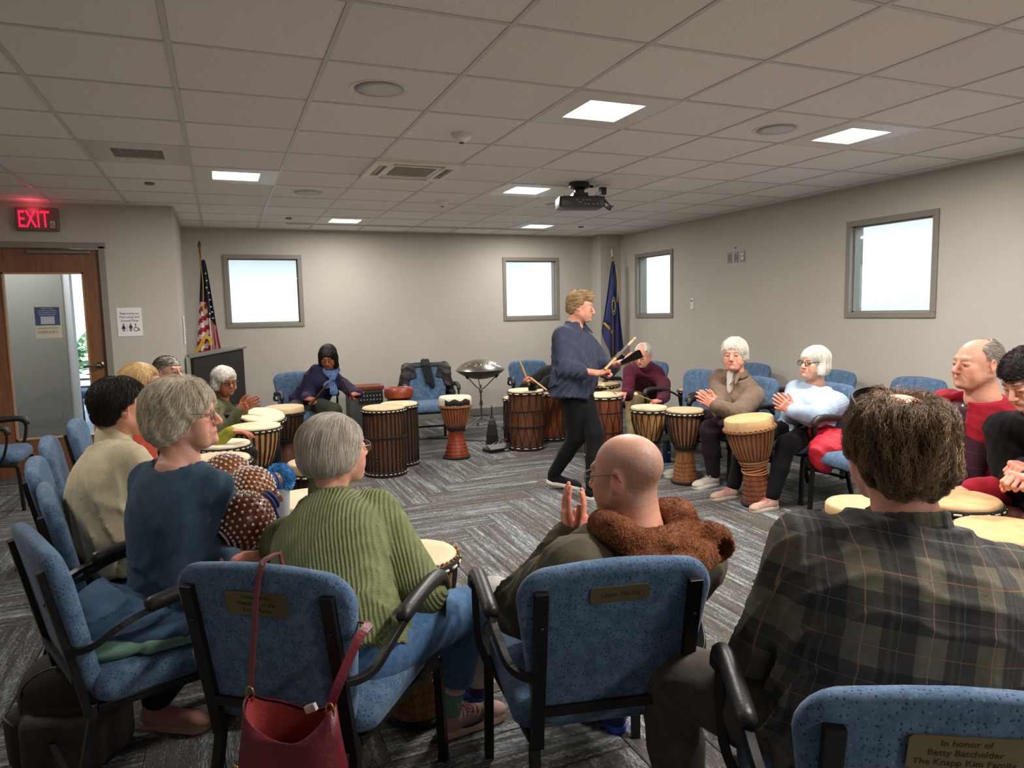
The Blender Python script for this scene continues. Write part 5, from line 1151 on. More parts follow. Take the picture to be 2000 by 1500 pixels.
def shoe(parent, ank, toe_deg, upper, sole, L=.265, z0=0, pitch=0, accent=None, k=1, name='shoe'):
    s = SDF((-.06, -.1, -.005), (.06, .21, .14), .004); s.cone((0, -.035, .045), (0, .115, .032), .038, .033, .02, fl=(V(0, 0, 1), 1.0)); s.ell((0, .14, .03), (.040, .045, .026), .03); s.ell((0, -.045, .045), (.034, .036, .045), .03); s.cone((0, -.03, .06), (0, -.035, .1), .036, .036, .02)
    s.box((0, .05, -.04), (.2, .3, .052), .001, .003, True); s.cone((0, -.033, .095), (0, -.036, .16), .029, .031, .004, True)
    v1, q1 = s.mesh()
    s = SDF((-.06, -.1, -.005), (.06, .21, .06), .0035); s.cone((0, -.05, .012), (0, .135, .012), .039, .044, .01, fl=(V(0, 0, 1), .6)); s.box((0, .05, -.045), (.2, .3, .045), .001, .003, True); s.box((0, .05, .077), (.2, .3, .05), .001, .003, True)
    v2, q2 = s.mesh(); R = RZ(rad(toe_deg)) @ RX(rad(pitch)); f = k * L / .265
    o0 = np.array([ank[0], ank[1], z0]); lifted = 0 if not pitch else (.075 * f * abs(math.sin(rad(pitch))) if pitch > 0 else .18 * f * abs(math.sin(rad(pitch))))
    tf = lambda v: (v + V(0, .035, 0)) * f @ R.T + o0 + V(0, 0, lifted)
    so = mesh_obj('shoe', [(tf(v1), q1, None)], upper, parent); sl = mesh_obj('sole', [(tf(v2), q2, None)], sole, so)
    if accent:
        b = MB()
        for q in range(5): y = .03 + q * .017; b.tube([tf(V(-.030, y - .004, .070 - q * .0042)), tf(V(-.012, y + .002, .0815 - q * .0052)), tf(V(.012, y + .004, .0815 - q * .0052)), tf(V(.030, y - .002, .070 - q * .0042))], .0030, 5)
        b.tube([tf(V(-.02, .015, .084)), tf(V(-.035, .03, .086)), tf(V(-.01, .02, .087)), tf(V(.012, .02, .087)), tf(V(.034, .034, .086)), tf(V(.02, .014, .084))], .0025, 5)
        b.build('laces', accent, so, smooth=True)
    return so
def hsk(): pass
PROF_M = [(-.12, .150, .115, 0), (0, .165, .12, 0), (.2, .160, .115, .0), (.45, .165, .115, .0), (.7, .180, .118, .0), (.85, .158, .104, -.005), (.95, .098, .078, -.008), (1.03, .062, .058, -.005)]
PROF_F = [(-.12, .160, .12, 0), (0, .172, .125, 0), (.2, .150, .11, .0), (.42, .142, .105, .0), (.68, .158, .118, .008), (.85, .138, .096, -.002), (.95, .088, .070, -.008), (1.03, .056, .054, -.005)]
PEOPLE = {}
def person(key, label, pos, face, head, hyaw, hpitch=0, hroll=0, hipz=.50, k=.95, hs=.97, fem=0, hd=None, hands={}, feet={}, top=None, legs=None, hair=None, shw=.175, belly=0, bust=0, bend=.03, twist=0, near=False, gl=None, shoes=None, elbow=None, neck=.05, vs=None, standing=False, extra=None, neckoff=(0, -.035, -.158), sh_dz=-.085):
    """pos: hip on the floor plan (world); face/hyaw: world degrees; head, hands, feet: world points"""
    root = thing('person', label, 'person', (pos[0], pos[1], 0), rad(face - 90)); PEOPLE[key] = root
    Rw = RZ(rad(face - 90)).T; L = lambda p: Rw @ (np.array(p, float) - V(pos[0], pos[1], 0)); LD = lambda d: Rw @ np.array(d, float)
    HIP = V(0, 0, hipz); HC = L(head); Rh = RZ(rad(hyaw - face)) @ RX(rad(hpitch)) @ RY(rad(hroll)); kh = hs; sp = dict(hd or {}); sp['fem'] = fem
    NB = HC + Rh @ (V(*neckoff) * kh * .6) + V(neckoff[0], neckoff[1], neckoff[2]) * .45 * kh
    tw = RZ(rad(twist)); ax = nrm(NB - HIP); ex = tw @ V(1, 0, 0); ex = nrm(ex - ax * ex.dot(ax)); ey = np.cross(ax, ex)
    vsb = vs or (.009 if near else .013); vsh = .0034 if near else .005
    prof = [list(r) for r in (PROF_F if fem else PROF_M)]; pk = shw / (.155 if fem else .175)
    for r in prof:
        r[1] *= pk; r[2] *= pk * .97
        if belly: g = math.exp(-((r[0] - .3) / .25) ** 2) * belly; r[2] += g * .6; r[3] += g * .6; r[1] += g * .35
    SH = {'R': NB + V(0, 0, sh_dz) + ex * shw * .97 - ax * .0, 'L': NB + V(0, 0, sh_dz) - ex * shw * .97}
    ua, fa = .285 * k, .255 * k
    tp = dict(th=.014, ease=.010, sleeve='long', cuff=.0, fold=.006, ff=26); tp.update(top or {})
    W, E_, HD = {}, {}, {}
    for s_ in 'RL':
        hsp = hands.get(s_)
        if hsp is None: W[s_] = SH[s_] + V(.03 if s_ == 'R' else -.03, .20, -.32); hsp = dict(F=LD((0, 0, -1)) * 0 + V(0, .9, -.3), P=V(0, -.2, -1), pose='relax', local=1)
        else: W[s_] = L(hsp['w'])
        sgn = 1 if s_ == 'R' else -1; pole = hsp.get('pole', (sgn * .28, -.35, -1)); E_[s_] = ik(SH[s_], W[s_], ua, fa, V(*pole))
        F = hsp['F'] if hsp.get('local') else LD(hsp['F']); P_ = hsp['P'] if hsp.get('local') else LD(hsp['P']); HD[s_] = (np.array(F, float), np.array(P_, float), hsp.get('pose', 'relax'), hsp.get('skip'))
    KN, AN, HJ = {}, {}, {}
    for s_ in 'RL':
        sgn = 1 if s_ == 'R' else -1; HJ[s_] = HIP + V(sgn * .085, .03, -.01); f = feet.get(s_)
        AN[s_] = L((f[0], f[1], f[2] if len(f) > 2 and f[2] > .05 else .09)) if f else V(sgn * .13, .50, .09)
        KN[s_] = ik(HJ[s_], AN[s_], .42 * k, .40 * k, LD(f[4]) if f and len(f) > 4 else (V(sgn * .25, 1, .9) if not standing else V(0, 1, .0)))
    # ---------- body: head and neck (fine), hands and forearms (fine), trunk and legs (coarse, under the clothes)
    parts = []
    nbh = Rh.T @ (NB - HC) / kh
    s = SDF((-.12, -.16, -.28), (.12, .15, .14), vsh); head_ops(s, sp); nk = neck
    s.cone((0, -.022, -.035), nbh + V(0, -.0, .02), nk, nk * 1.08, .025); nb2 = Rh.T @ (NB + V(0, -.02, -.03) - HC) / kh; s.cone(nbh, nb2, nk * 1.05, nk * 1.3, .03)
    for x in (-1, 1): s.cone((x * .055, -.02, -.04), nbh + V(x * .018, .045, .0), .011, .012, .022)
    if sp.get('old', 0) or near: s.disp(lambda P: .0009 * sp.get('old', .5) * folds(P, 150, 4) * -1 * (P[:, 2] < .02) * (P[:, 2] > -.2))
    v, q = s.mesh(); c = head_colour(v, sp); parts.append(((v * kh) @ Rh.T + HC, q, c))
    for x in (-1, 1):
        if sp.get('shut'): continue
        ev, eq, ec = eye_mesh((x * .0315, .0772, .0045), sp.get('look', (0, 1, -.05)), iris=sp.get('iris', (92, 80, 66))); parts.append(((ev * kh) @ Rh.T + HC, eq, ec))
    base = np.array(srgb(sp['skin'])[:3]); hb = base * V(*sp.get('handtint', (1.06, .86, .84)))
    for s_ in 'RL':
        F, P_, pose, skip = HD[s_]
        if skip: continue
        bare = tp['sleeve'] != 'long'; fr = 0.0 if bare else .55; O = W[s_]; st = E_[s_] * (1 - fr) + O * fr
        allp = np.array([O + nrm(F) * .19, O, st]); s = SDF(allp.min(0) - .09, allp.max(0) + .09, .0034 if near else .0045)
        hand_ops(s, O, F, P_, s_, pose, k * .97); s.cone(st, O, .036 * k if bare else .031, .0245 * k, .014)
        if bare and tp['sleeve'] == 'short': s.cone(E_[s_], SH[s_] * .6 + E_[s_] * .4, .040, .048, .02)
        v, q = s.mesh(); cc = np.tile(hb, (len(v), 1)); w_ = np.clip(.5 * wob(v, 60, 2) + .25, 0, 1)[:, None] * .35; cc = cc * (1 - w_) + hb * V(1.1, .74, .72) * w_; parts.append((v, q, cc))
    lo = np.minimum.reduce([HIP - .3, NB - .3, KN['R'] - .15, KN['L'] - .15, AN['R'] - .12, AN['L'] - .12, E_['R'] - .1, E_['L'] - .1]); hi = np.maximum.reduce([HIP + .3, NB + .2, KN['R'] + .15, KN['L'] + .15, AN['R'] + .12, AN['L'] + .12, E_['R'] + .1, E_['L'] + .1, SH['R'] + .1, SH['L'] + .1])
    s = SDF(lo, hi, .016); prb = [[r[0], r[1] - .022, r[2] - .022, r[3]] for r in prof if r[0] < .94]
    s.tube(HIP, NB, ex, ey, prb, 0, .02, bend)
    s.cone(NB - ax * .1, NB, .05, .045, .03)
    for s_ in 'RL':
        s.cone(SH[s_], E_[s_], .034, .030, .03); s.cone(E_[s_], W[s_], .030, .022, .02); s.cone(HJ[s_], KN[s_], .066, .048, .03)
        lg = legs or {}; cr_ = lg.get('bare'); s.cone(KN[s_], KN[s_] * .5 + AN[s_] * .5, .048, .05, .02); s.cone(KN[s_] * .5 + AN[s_] * .5, AN[s_] + V(0, 0, -.02), .048 if cr_ else .042, .032, .02)
        if cr_: s.ell(KN[s_], (.056, .058, .056), .03)
    v, q = s.mesh(); cc = np.tile(base * V(1.02, .9, .88), (len(v), 1)); 
    if cr_:
        for s_ in 'RL': w_ = np.clip(gauss(v, KN[s_], (.06, .06, .06)), 0, 1)[:, None] * .5; cc = cc * (1 - w_) + base * V(1.1, .68, .66) * w_
    parts.append((v, q, cc))
    body = mesh_obj('body', parts, M['skin'], root)
    # ---------- top garment
    th = tp['th']; es = tp['ease']; s = SDF(np.minimum.reduce([HIP - .28, NB - .28, W['R'] - .1, W['L'] - .1, E_['R'] - .1, E_['L'] - .1]) - V(0, 0, .0), np.maximum.reduce([HIP + .28, NB + .15, W['R'] + .1, W['L'] + .1, SH['R'] + .12, SH['L'] + .12, E_['R'] + .1, E_['L'] + .1]), vsb)
    hem = tp.get('hem', -.06); p2 = [r for r in prof if r[0] > hem]; f0 = np.array([hem if c_ == 0 else np.interp(hem, [r[0] for r in prof], [r[c_] for r in prof]) for c_ in range(4)]); p2 = [list(f0)] + [list(r) for r in p2]
    if tp.get('turtle'): p2[-1][0] = 1.12
    p2[-1][1] = max(p2[-1][1], neck * kh + .004 + .0); s.tube(HIP, NB, ex, ey, p2, th, .03, bend)
    if bust:
        for x in (-1, 1): s.ell(HIP + ax * np.linalg.norm(NB - HIP) * .66 + ex * x * .075 + ey * (.085 + th * .5), (.072 + bust, .06 + bust, .075), .05)
    s.cone(NB + ex * .05 + V(0, -.005, -.035), SH['R'] + V(0, 0, -.005), .040 + th * .5, .052 + es, .04); s.cone(NB - ex * .05 + V(0, -.005, -.035), SH['L'] + V(0, 0, -.005), .040 + th * .5, .052 + es, .04)
    ar = tp.get('arm', 1.0)
    for s_ in 'RL':
        s.cone(SH[s_], E_[s_], (.050 + es) * ar, (.042 + es) * ar, .014)
        if tp['sleeve'] == 'long':
            we = W[s_] * .97 + E_[s_] * .03; s.cone(E_[s_], we, (.043 + es) * ar, (.030 + es * .7) * (1 if ar < 1.1 else 1.12), .02)
            if tp.get('cuff'): s.cone(W[s_] * .8 + E_[s_] * .2, we, .033 + es * .5, .031 + es * .5, .006)
        elif tp['sleeve'] == 'roll': s.cone(E_[s_], E_[s_] * .72 + W[s_] * .28, .046 + es, .042 + es, .02); s.cone(E_[s_] * .75 + W[s_] * .25, E_[s_] * .6 + W[s_] * .4, .044 + es, .042 + es, .004)
        elif tp['sleeve'] == '3q': s.cone(E_[s_], E_[s_] * .4 + W[s_] * .6, .043 + es, .035 + es, .02)
    up = NB + V(0, .0, .0); hn = HC - NB
    if tp.get('collar'): s.cone(NB - ax * .02, NB + ax * .035 + hn * .12, neck * kh + .022, neck * kh + .018, .012)
    if tp.get('crew', 1): s.cone(NB + ax * .012 + V(0, -.0, 0), NB + ax * .05, neck * kh + .014 + tp.get('wide', 0), neck * kh + .03 + tp.get('wide', 0), .008, True)
    if tp.get('vneck'): d_ = tp['vneck']; s.cone(NB + V(0, .06, .03), NB + V(0, .10, -d_), .05, .012, .01, True)
    for o_ in tp.get('ops', []): getattr(s, o_[0])(*[np.array(a_, float) if isinstance(a_, (tuple, list)) else a_ for a_ in o_[1:]])
    sd_ = hash_(key)
    FD = tp['fold'] * 1.5; tp['ff'] *= 1.35
    def fdisp(P):
        fl_ = folds(P * V(1, 1, .6), tp['ff'], sd_) * .9 + .5 * folds(P, tp['ff'] * 2.1, sd_ + 5); bo = 0
        for s_ in 'RL': bo = bo + np.exp(-(np.linalg.norm(P - E_[s_], axis=1) / .10) ** 2) + .8 * np.exp(-(np.linalg.norm(P - (SH[s_] - V(0, 0, .08)), axis=1) / .09) ** 2)
        bo = bo + .8 * np.exp(-(((P - HIP) @ ax) / .14) ** 2)
        bo = bo * 1.0; nf = 1 - np.exp(-(np.linalg.norm(P - NB - ax * .02, axis=1) / (.10 + tp.get('wide', 0))) ** 4)
        return -FD * nf * (fl_ * (.7 + 1.3 * bo)) * 1.0
    s.disp(fdisp, .03)
    v, q = s.mesh(); uv = cloth_uv(v, HIP, NB, ex, ey, SH, E_, W); g = mesh_obj(tp.get('name', 'shirt'), [(v, q, None, uv)], tp['mat'], root)
    # ---------- legs garment
    lg = dict(mat=None, name='trousers', r=1.0, len=1.0, fold=.005); lg.update(legs or {})
    s = SDF(np.minimum.reduce([HIP - .25, KN['R'] - .12, KN['L'] - .12, AN['R'] - .1, AN['L'] - .1]), np.maximum.reduce([HIP + .22, KN['R'] + .12, KN['L'] + .12, AN['R'] + .1, AN['L'] + .1]), vsb)
    s.ell(HIP + V(0, .0, -.005), (prof[1][1] + (-.004 if not standing else -.012), prof[1][2] + (.002 + belly * .3 if not standing else -.014), .118), .03)
    for s_ in 'RL':
        r_ = lg['r']; s.cone(HJ[s_], KN[s_], (.098 if not standing else .084) * r_, .070 * r_, .05)
        if lg['len'] >= 1: s.cone(KN[s_], KN[s_] * (1 - .45) + AN[s_] * .45, .068 * r_, .062 * r_, .03); s.cone(KN[s_] * .55 + AN[s_] * .45, KN[s_] * (1 - lg['len'] * .96) + AN[s_] * lg['len'] * .96, .062 * r_, lg.get('cuff', .050 * r_), .02)
        elif lg['len'] > 0: s.cone(KN[s_], KN[s_] * (1 - lg['len']) + AN[s_] * lg['len'], .068 * r_, lg.get('cuff', .062 * r_), .02); e = KN[s_] * (1 - lg['len']) + AN[s_] * lg['len']; s.cut(e - nrm(AN[s_] - KN[s_]) * -.0, nrm(AN[s_] - KN[s_]), e - .09, e + .09)
        else: e = HJ[s_] * .12 + KN[s_] * .88; s.cone(HJ[s_], e, .1 * r_, .086 * r_, .03); s.cut(e, nrm(KN[s_] - HJ[s_]), KN[s_] - .12, KN[s_] + .12)
    def ldisp(P):
        bo = 0
        for s_ in 'RL': bo = bo + np.exp(-(np.linalg.norm(P - KN[s_], axis=1) / .12) ** 2) + np.exp(-(np.linalg.norm(P - HJ[s_] - V(0, .08, 0), axis=1) / .12) ** 2) + .7 * np.exp(-(np.linalg.norm(P - AN[s_], axis=1) / .12) ** 2)
        return -lg['fold'] * 1.6 * folds(P, 30, sd_ + 31) * (.4 + bo)
    s.disp(ldisp, .03); v, q = s.mesh(); uv = v[:, [0, 2]]; mesh_obj(lg['name'], [(v, q, None, uv)], lg['mat'], root)
    # ---------- hair
    if hair:
        s = SDF((-.15, -.19, -.22), (.15, .15, .17), .0045 if near else .006)
        for o_ in hair['ops']: getattr(s, o_[0])(*o_[1:])
        hw = hair.get('wave', .002); s.disp(lambda P: -hw * wob(P * V(1, 1, .45), 95, sd_ + 2) - hw * .6 * wob(P * V(1, 1, .4), 210, sd_ + 3))
        v, q = s.mesh(); ho = mesh_obj('hair', [((v * kh) @ Rh.T + HC, q, None)], hair['scalp'], root)
        st = hair.get('st')
        if st: strands('hair_strand', s, v, q, ho, hair['mat'], st['n'], st['flow'], st['len'], st['r'], st.get('lift', .004), st.get('steps', 8), st.get('curl', 0), st.get('clump', .2), st.get('region'), sd_, st.get('drop', 0), (Rh * kh, HC))
    if gl: glasses(root, Rh, HC, kh, *gl)
    if shoes:
        for s_ in 'RL':
            f = feet.get(s_)
            if f: shoe(root, (AN[s_][0], AN[s_][1]), f[3] - face, shoes['upper'], shoes['sole'], shoes.get('L', .26), f[5] if len(f) > 5 else 0, f[6] if len(f) > 6 else 0, shoes.get('laces'), k)
    info = dict(HIP=HIP, NB=NB, HC=HC, Rh=Rh, kh=kh, SH=SH, E=E_, W=W, KN=KN, AN=AN, HD=HD, ex=ex, ey=ey, ax=ax, root=root, L=L, garment=g, LD=LD)
    if extra: extra(info)
    return info
def hash_(k): return sum(ord(c) * (i + 3) for i, c in enumerate(k)) % 997
def cloth_uv(v, HIP, NB, ex, ey, SH, E_, W):
    """follow the weave: x/height on the trunk, along/around on the sleeves"""
    best = np.full(len(v), 1e9); uv = np.zeros((len(v), 2)); d = v - HIP; L_ = np.linalg.norm(NB - HIP); az = (NB - HIP) / L_; t = d @ az; X = d @ ex; Y = d @ ey
    dist = np.abs(X) / .2; sgn = np.where(Y < 0, 1, -1); uv[:, 0] = np.where(Y < 0, X, X) ; uv[:, 1] = t
    for s_ in 'RL':
        sg = 1 if s_ == 'R' else -1
        for a, b, o0 in ((SH[s_], E_[s_], 0), (E_[s_], W[s_], np.linalg.norm(E_[s_] - SH[s_]))):
            ab = b - a; L2 = ab.dot(ab); tt = np.clip(((v - a) @ ab) / L2, 0, 1); dd = np.linalg.norm(v - a - tt[:, None] * ab, axis=1); r = nrm(ab); p1 = nrm(np.cross(r, V(0, 1, .3))); p2 = np.cross(r, p1)
            m_ = (dd < .075) & (dd < best) & (((X * sg) > .125) | (t < .45) | (Y > .12)) & ((tt > .02) | (o0 > 0)) & (((X * sg) > .11) | (Y > .13)); w_ = v - a
            uv[m_, 0] = (np.arctan2(w_ @ p2, w_ @ p1) * .055)[m_]; uv[m_, 1] = (o0 + tt * math.sqrt(L2))[m_]; best = np.where(m_, dd, best)
    return uv
# ---- flow fields for hair (head coordinates)
def fl_down(sp_=0.25, fwd=0.0, cx=(0, -.02, .12)):
    cx = np.array(cx)
    def f(P): d = P - cx; d[:, 2] = 0; return nrm_rows(nrm_rows(d) * sp_ + V(0, fwd, -1) + nrm_rows(P - cx) * .25 * (P[:, 2:3] > .07))
    return f
def fl_dir(v, sw=.3, f=30, seed=0):
    v = np.array(v, float)
    return lambda P: nrm_rows(v + sw * np.stack([wob(P, f, seed + 1), wob(P, f, seed + 2), wob(P, f, seed + 3)], 1))
def fl_bob(part=(0, .03, .13)):
    part = np.array(part)
    def f(P):
        d = P - part; out = nrm_rows(d * V(1, .7, 0)); up = np.clip((P[:, 2:3] - .02) / .09, 0, 1); low = np.clip((-.04 - P[:, 2:3]) / .05, 0, 1); inw = -nrm_rows(P * V(1, 1, 0))
        return nrm_rows(out * (.25 + 1.1 * up) + V(0, .0, -1) * (1.1 - .5 * up) + inw * low * .6)
    return f
# ================= PERSON SPECS =================
CL = dict(
 navyknit=cloth('cloth_navy_knit', (38, 32, 62), (28, 24, 48)), olive=cloth('cloth_olive', (88, 90, 58), (72, 74, 46)), dkgreen=cloth('cloth_dark_green', (58, 62, 50)), cream=cloth('cloth_cream_fleece', (206, 194, 162), (186, 174, 142), bump=.3, fscale=300),
 steel=cloth('cloth_slate_jersey', (70, 90, 108), (56, 76, 94), kind='melange'), green=cloth('cloth_green_knit', (140, 146, 102), (120, 128, 84), kind='knit', bump=.6), jeans=cloth('cloth_jeans', (86, 122, 160), (66, 98, 136), kind='denim'),
 army=cloth('cloth_army_fleece', (92, 86, 68), (78, 72, 56)), ltgrey=cloth('cloth_light_grey', (176, 172, 168), (160, 156, 152)), plaid=cloth('cloth_plaid', (104, 100, 86), (88, 84, 72), kind='plaid', bump=.3), greymel=cloth('cloth_grey_melange', (92, 86, 78), (76, 70, 64), kind='melange'),
 dkblue=cloth('cloth_dark_blue_shirt', (62, 68, 86), (50, 56, 74)), blackj=cloth('cloth_black_jeans', (9, 8, 9), (6, 6, 7)), maroon=cloth('cloth_maroon', (92, 30, 50), (72, 24, 40)), khaki=cloth('cloth_khaki', (172, 152, 112), (152, 132, 96)),
 taupe=cloth('cloth_taupe', (122, 102, 86), (104, 86, 72)), plum=cloth('cloth_plum', (50, 34, 46), (40, 28, 38)), sky=cloth('cloth_sky_sweater', (172, 190, 208), (156, 176, 198), kind='rib', bump=.35), redc=cloth('cloth_red_cardigan', (160, 24, 44), (136, 20, 36)),
 aub=cloth('cloth_aubergine_polo', (66, 36, 44), (52, 30, 38), kind='check'), blk=cloth('cloth_black', (18, 18, 21)), shorts=cloth('cloth_slate_shorts', (72, 76, 88)), lime=cloth('cloth_olive_lime', (150, 150, 50)), scarf=cloth('cloth_blue_scarf', (92, 120, 158), (52, 66, 104)), fleece=cloth('cloth_brown_fleece', (128, 76, 44), (92, 52, 30), bump=.8, fscale=120), white=cloth('cloth_white', (220, 212, 206)))
SK = dict(light=(200, 152, 128), pale=(214, 164, 142), tan=(176, 122, 90), brown=(142, 92, 66), ruddy=(204, 152, 128))
def hairset(name, dark, light, sa=None, sb=None): return hair_mat('hair_' + name, dark, light), scalp_mat('hair_base_' + name, sa or dark, sb or light)
H_BLACK = hairset('black', (18, 15, 15), (36, 30, 28)); H_GREYW = hairset('grey_white', (168, 164, 154), (222, 218, 208)); H_GREYB = hairset('grey_bob', (156, 146, 134), (232, 222, 208), (120, 112, 100), (176, 166, 152)); H_ASH = hairset('ash_blonde', (172, 154, 126), (255, 246, 226), (140, 122, 96), (214, 196, 162))
H_BLOND = hairset('blonde', (190, 150, 92), (232, 204, 150)); H_BROWN = hairset('brown', (66, 48, 34), (158, 128, 96), (44, 32, 24), (84, 64, 46)); H_DKBR = hairset('dark_brown', (22, 17, 15), (46, 36, 31)); H_SAND = hairset('sandy', (112, 84, 54), (200, 172, 126)); H_WHITE = hairset('white', (186, 180, 166), (232, 228, 216)); H_SILV = hairset('silver', (176, 168, 156), (226, 222, 212)); H_THIN = hairset('thin_grey', (120, 110, 98), (166, 156, 144))
def faceless(ext=0, z1=.07): return [('ell', (0, .105, -.035 + ext), (.066, .075, .105), .02, True)]
def ops_short(th=.010, front=.062, low=-.06): return [('ell', (0, -.016, .036), (.077 + th, .098 + th, .084 + th), .01), ('ell', (0, -.045, -.03), (.062, .062, .05), .03), ('box', (0, .12, -.02), (.2, .10, .082 + front - .062), .02, .02, True), ('ell', (.085, .012, -.01), (.03, .026, .036), .01, True), ('ell', (-.085, .012, -.01), (.03, .026, .036), .01, True), ('box', (0, 0, low - .15), (.3, .3, .15), .01, .02, True), ('ell', (0, .02, -.07), (.2, .055, .055), .02, True)]
def sides(y=.015, x=.080, z1=-.085, r=.020): return [('cone', (sg * (x - .012), y - .012, .055), (sg * x, y + .004, z1), r, r * 1.1, .02) for sg in (-1, 1)]
def ops_bob(low=-.085, w=.0, fr=.07): return sides(.0) + [('ell', (0, -.016, .038), (.088 + w, .108, .093), .01), ('ell', (0, -.03, -.03), (.090 + w, .086, .075), .03), ('ell', (0, .11, -.045), (.060, fr, .100), .02, True), ('box', (0, 0, low - .15), (.3, .3, .15), .01, .02, True), ('ell', (0, .03, -.10), (.052, .085, .07), .02, True)]
def st(n, flow, L_, r=.0006, **k): return dict(n=n, flow=flow, len=L_, r=r, **k)
STICK = wood('stick_wood', (168, 128, 80), (206, 166, 112), (9, 9, 1)); STICKD = wood('stick_dark', (62, 40, 30), (96, 64, 48), (9, 9, 1))
def stick(label, a, b, r=.008, mat=None, name='drumstick', ball=0, group=None, wrap=None):
    a, b = V(*a), V(*b); t = thing(name, label, 'drumstick', tuple(a), group=group); m_ = MB(); m_.tube([V(0, 0, 0), (b - a)], [r, r * .85], 10); m_.build('shaft', mat or STICK, t, smooth='auto')
    if ball: m_ = MB(); m_.lathe([(.001, -ball), (ball * .7, -ball * .7), (ball, 0), (ball * .7, ball * .7), (.001, ball)], 16, c=b - a); m_.build('mallet_head', plain('felt_cream', (216, 198, 150), .8) if 'felt_cream' not in bpy.data.materials else bpy.data.materials['felt_cream'], t, smooth=True)
    if wrap: m_ = MB(); m_.tube([(b - a) * wrap[0], (b - a) * wrap[1]], r * 1.12, 10); m_.build('grip_tape', plain('grip_tape', (88, 84, 84), .7), t, smooth='auto')
    return t
def ex_collar(I, cm=None, btn=1, kk=1.0):
    cm = cm or CL['dkblue']
    NB = I['NB']; s = SDF(NB - V(.15, .15, .14), NB + V(.15, .2, .12), .005); ang = np.linspace(rad(-240), rad(60), 14); f = lambda a, z: NB + V(.073 * kk * math.cos(a), .066 * kk * math.sin(a) + .004, z + .012 * (math.sin(a) < 0))
    for a0, a1 in zip(ang[:-1], ang[1:]): s.cone(f(a0, .038), f(a1, .038), .008, .008, .006); s.cone(f(a0, .022), f(a1, .022), .011, .011, .01); s.cone(f(a0, .003), f(a1, .003), .015, .015, .01)
    for x in (-1, 1): s.cone(NB + V(x * .062, .050, .035), NB + V(x * .088, .112, -.040), .020, .010, .01, fl=(V(x * .6, .7, .3), 2.2)); s.cone(NB + V(x * .064, .058, .015), NB + V(x * .040, .118, -.05), .018, .008, .01, fl=(V(x * .3, .9, .3), 2.2))
    v, q = s.mesh(); mesh_obj('collar', [(v, q, None, v[:, [0, 2]])], cm, I['root'])
    if not btn: return
    m_ = MB()
    for k_ in range(5): p = I['HIP'] + I['ax'] * (.42 - .1 * k_) + I['ey'] * (.135 + .004 * k_) ; m_.lathe([(.001, 0), (.005, .001), (.001, .003)], 8, c=p, R=RX(rad(-90)))
    m_.build('shirt_button', M['black'], I['root'])
# --- 1 woman with scarf
def ex_scarf(I):
    NB, HC, Rh = I['NB'], I['HC'], I['Rh']; s = SDF(NB - V(.2, .2, .42), NB + V(.2, .25, .15), .007)
    for k_ in range(10):
        a0, a1 = 2 * math.pi * k_ / 10, 2 * math.pi * (k_ + 1) / 10; f = lambda a: NB + V(.076 * math.cos(a), .068 * math.sin(a) + .01, .03 - .055 * (math.sin(a) > 0) * math.sin(a)); s.cone(f(a0), f(a1), .022, .022, .01)
    kn = NB + V(0, .135, -.09); s.cone(NB + V(-.07, .05, .0), kn, .03, .022, .02); s.cone(NB + V(.07, .05, .0), kn, .03, .022, .02); s.ell(kn, (.03, .025, .025), .01)
    s.cone(kn, kn + V(-.005, .03, -.13), .016, .045, .01, fl=(V(0, 1, 0), 2.2)); s.cone(kn, kn + V(.065, .02, -.06), .016, .038, .01, fl=(V(0, 1, 0), 2.2)); s.disp(lambda P: -.006 * folds(P, 90, 3), .02)
    v, q = s.mesh(); mesh_obj('scarf', [(v, q, None, v[:, [0, 2]])], CL['scarf'], I['root'])
person('scarf', 'seated dark haired woman in a dark purple sweater and blue scarf holding two drumsticks', (.80, 7.70), -88, (1.02, 7.522, 1.021), -108, -30, hipz=.50, k=.98, hs=.99, fem=1, near=True, hd=dict(skin=SK['brown'], lip=(120, 56, 52), brow=(28, 20, 18), smile=.9, shut=0, iris=(40, 26, 20)),
 hands=dict(R=dict(w=(0.745, 7.265, 0.629), F=(0.626, -0.582, -0.1), P=(-0.071, 0.352, -0.8), pose='grip'), L=dict(w=(1.251, 7.061, 0.669), F=(-0.853, 0.03, -0.1), P=(0.298, 0.2, -0.8), pose='grip')),
 feet=dict(R=(.52, 7.25, 0, -100), L=(1.05, 7.25, 0, -80)), top=dict(mat=CL['navyknit'], name='sweater', fold=.008, arm=1.12), bust=.018, belly=.02, shw=.172, legs=dict(mat=CL['dkgreen'], r=1.12), shoes=dict(upper=CL['blk'], sole=M['black']),
 hair=dict(ops=sides(.032, .080, -.09, .023) + [('ell', (0, -.016, .038), (.090, .106, .092), .01), ('ell', (0, -.03, -.035), (.096, .080, .080), .03), ('ell', (0, .125, -.035), (.050, .08, .105), .015, True), ('box', (0, 0, -.26), (.3, .3, .15), .01, .02, True)], scalp=H_BLACK[1], mat=H_BLACK[0], st=st(2200, fl_bob((.02, .04, .13)), .13, .0009, clump=.25)), extra=ex_scarf)
stick('dark drumstick in the right hand of the scarf woman', (0.773, 7.139, 0.569), (0.927, 6.885, 0.811), .010, STICKD); stick('dark drumstick in the left hand of the scarf woman', (1.167, 7.026, 0.626), (1.054, 6.888, 0.828), .010, STICKD)
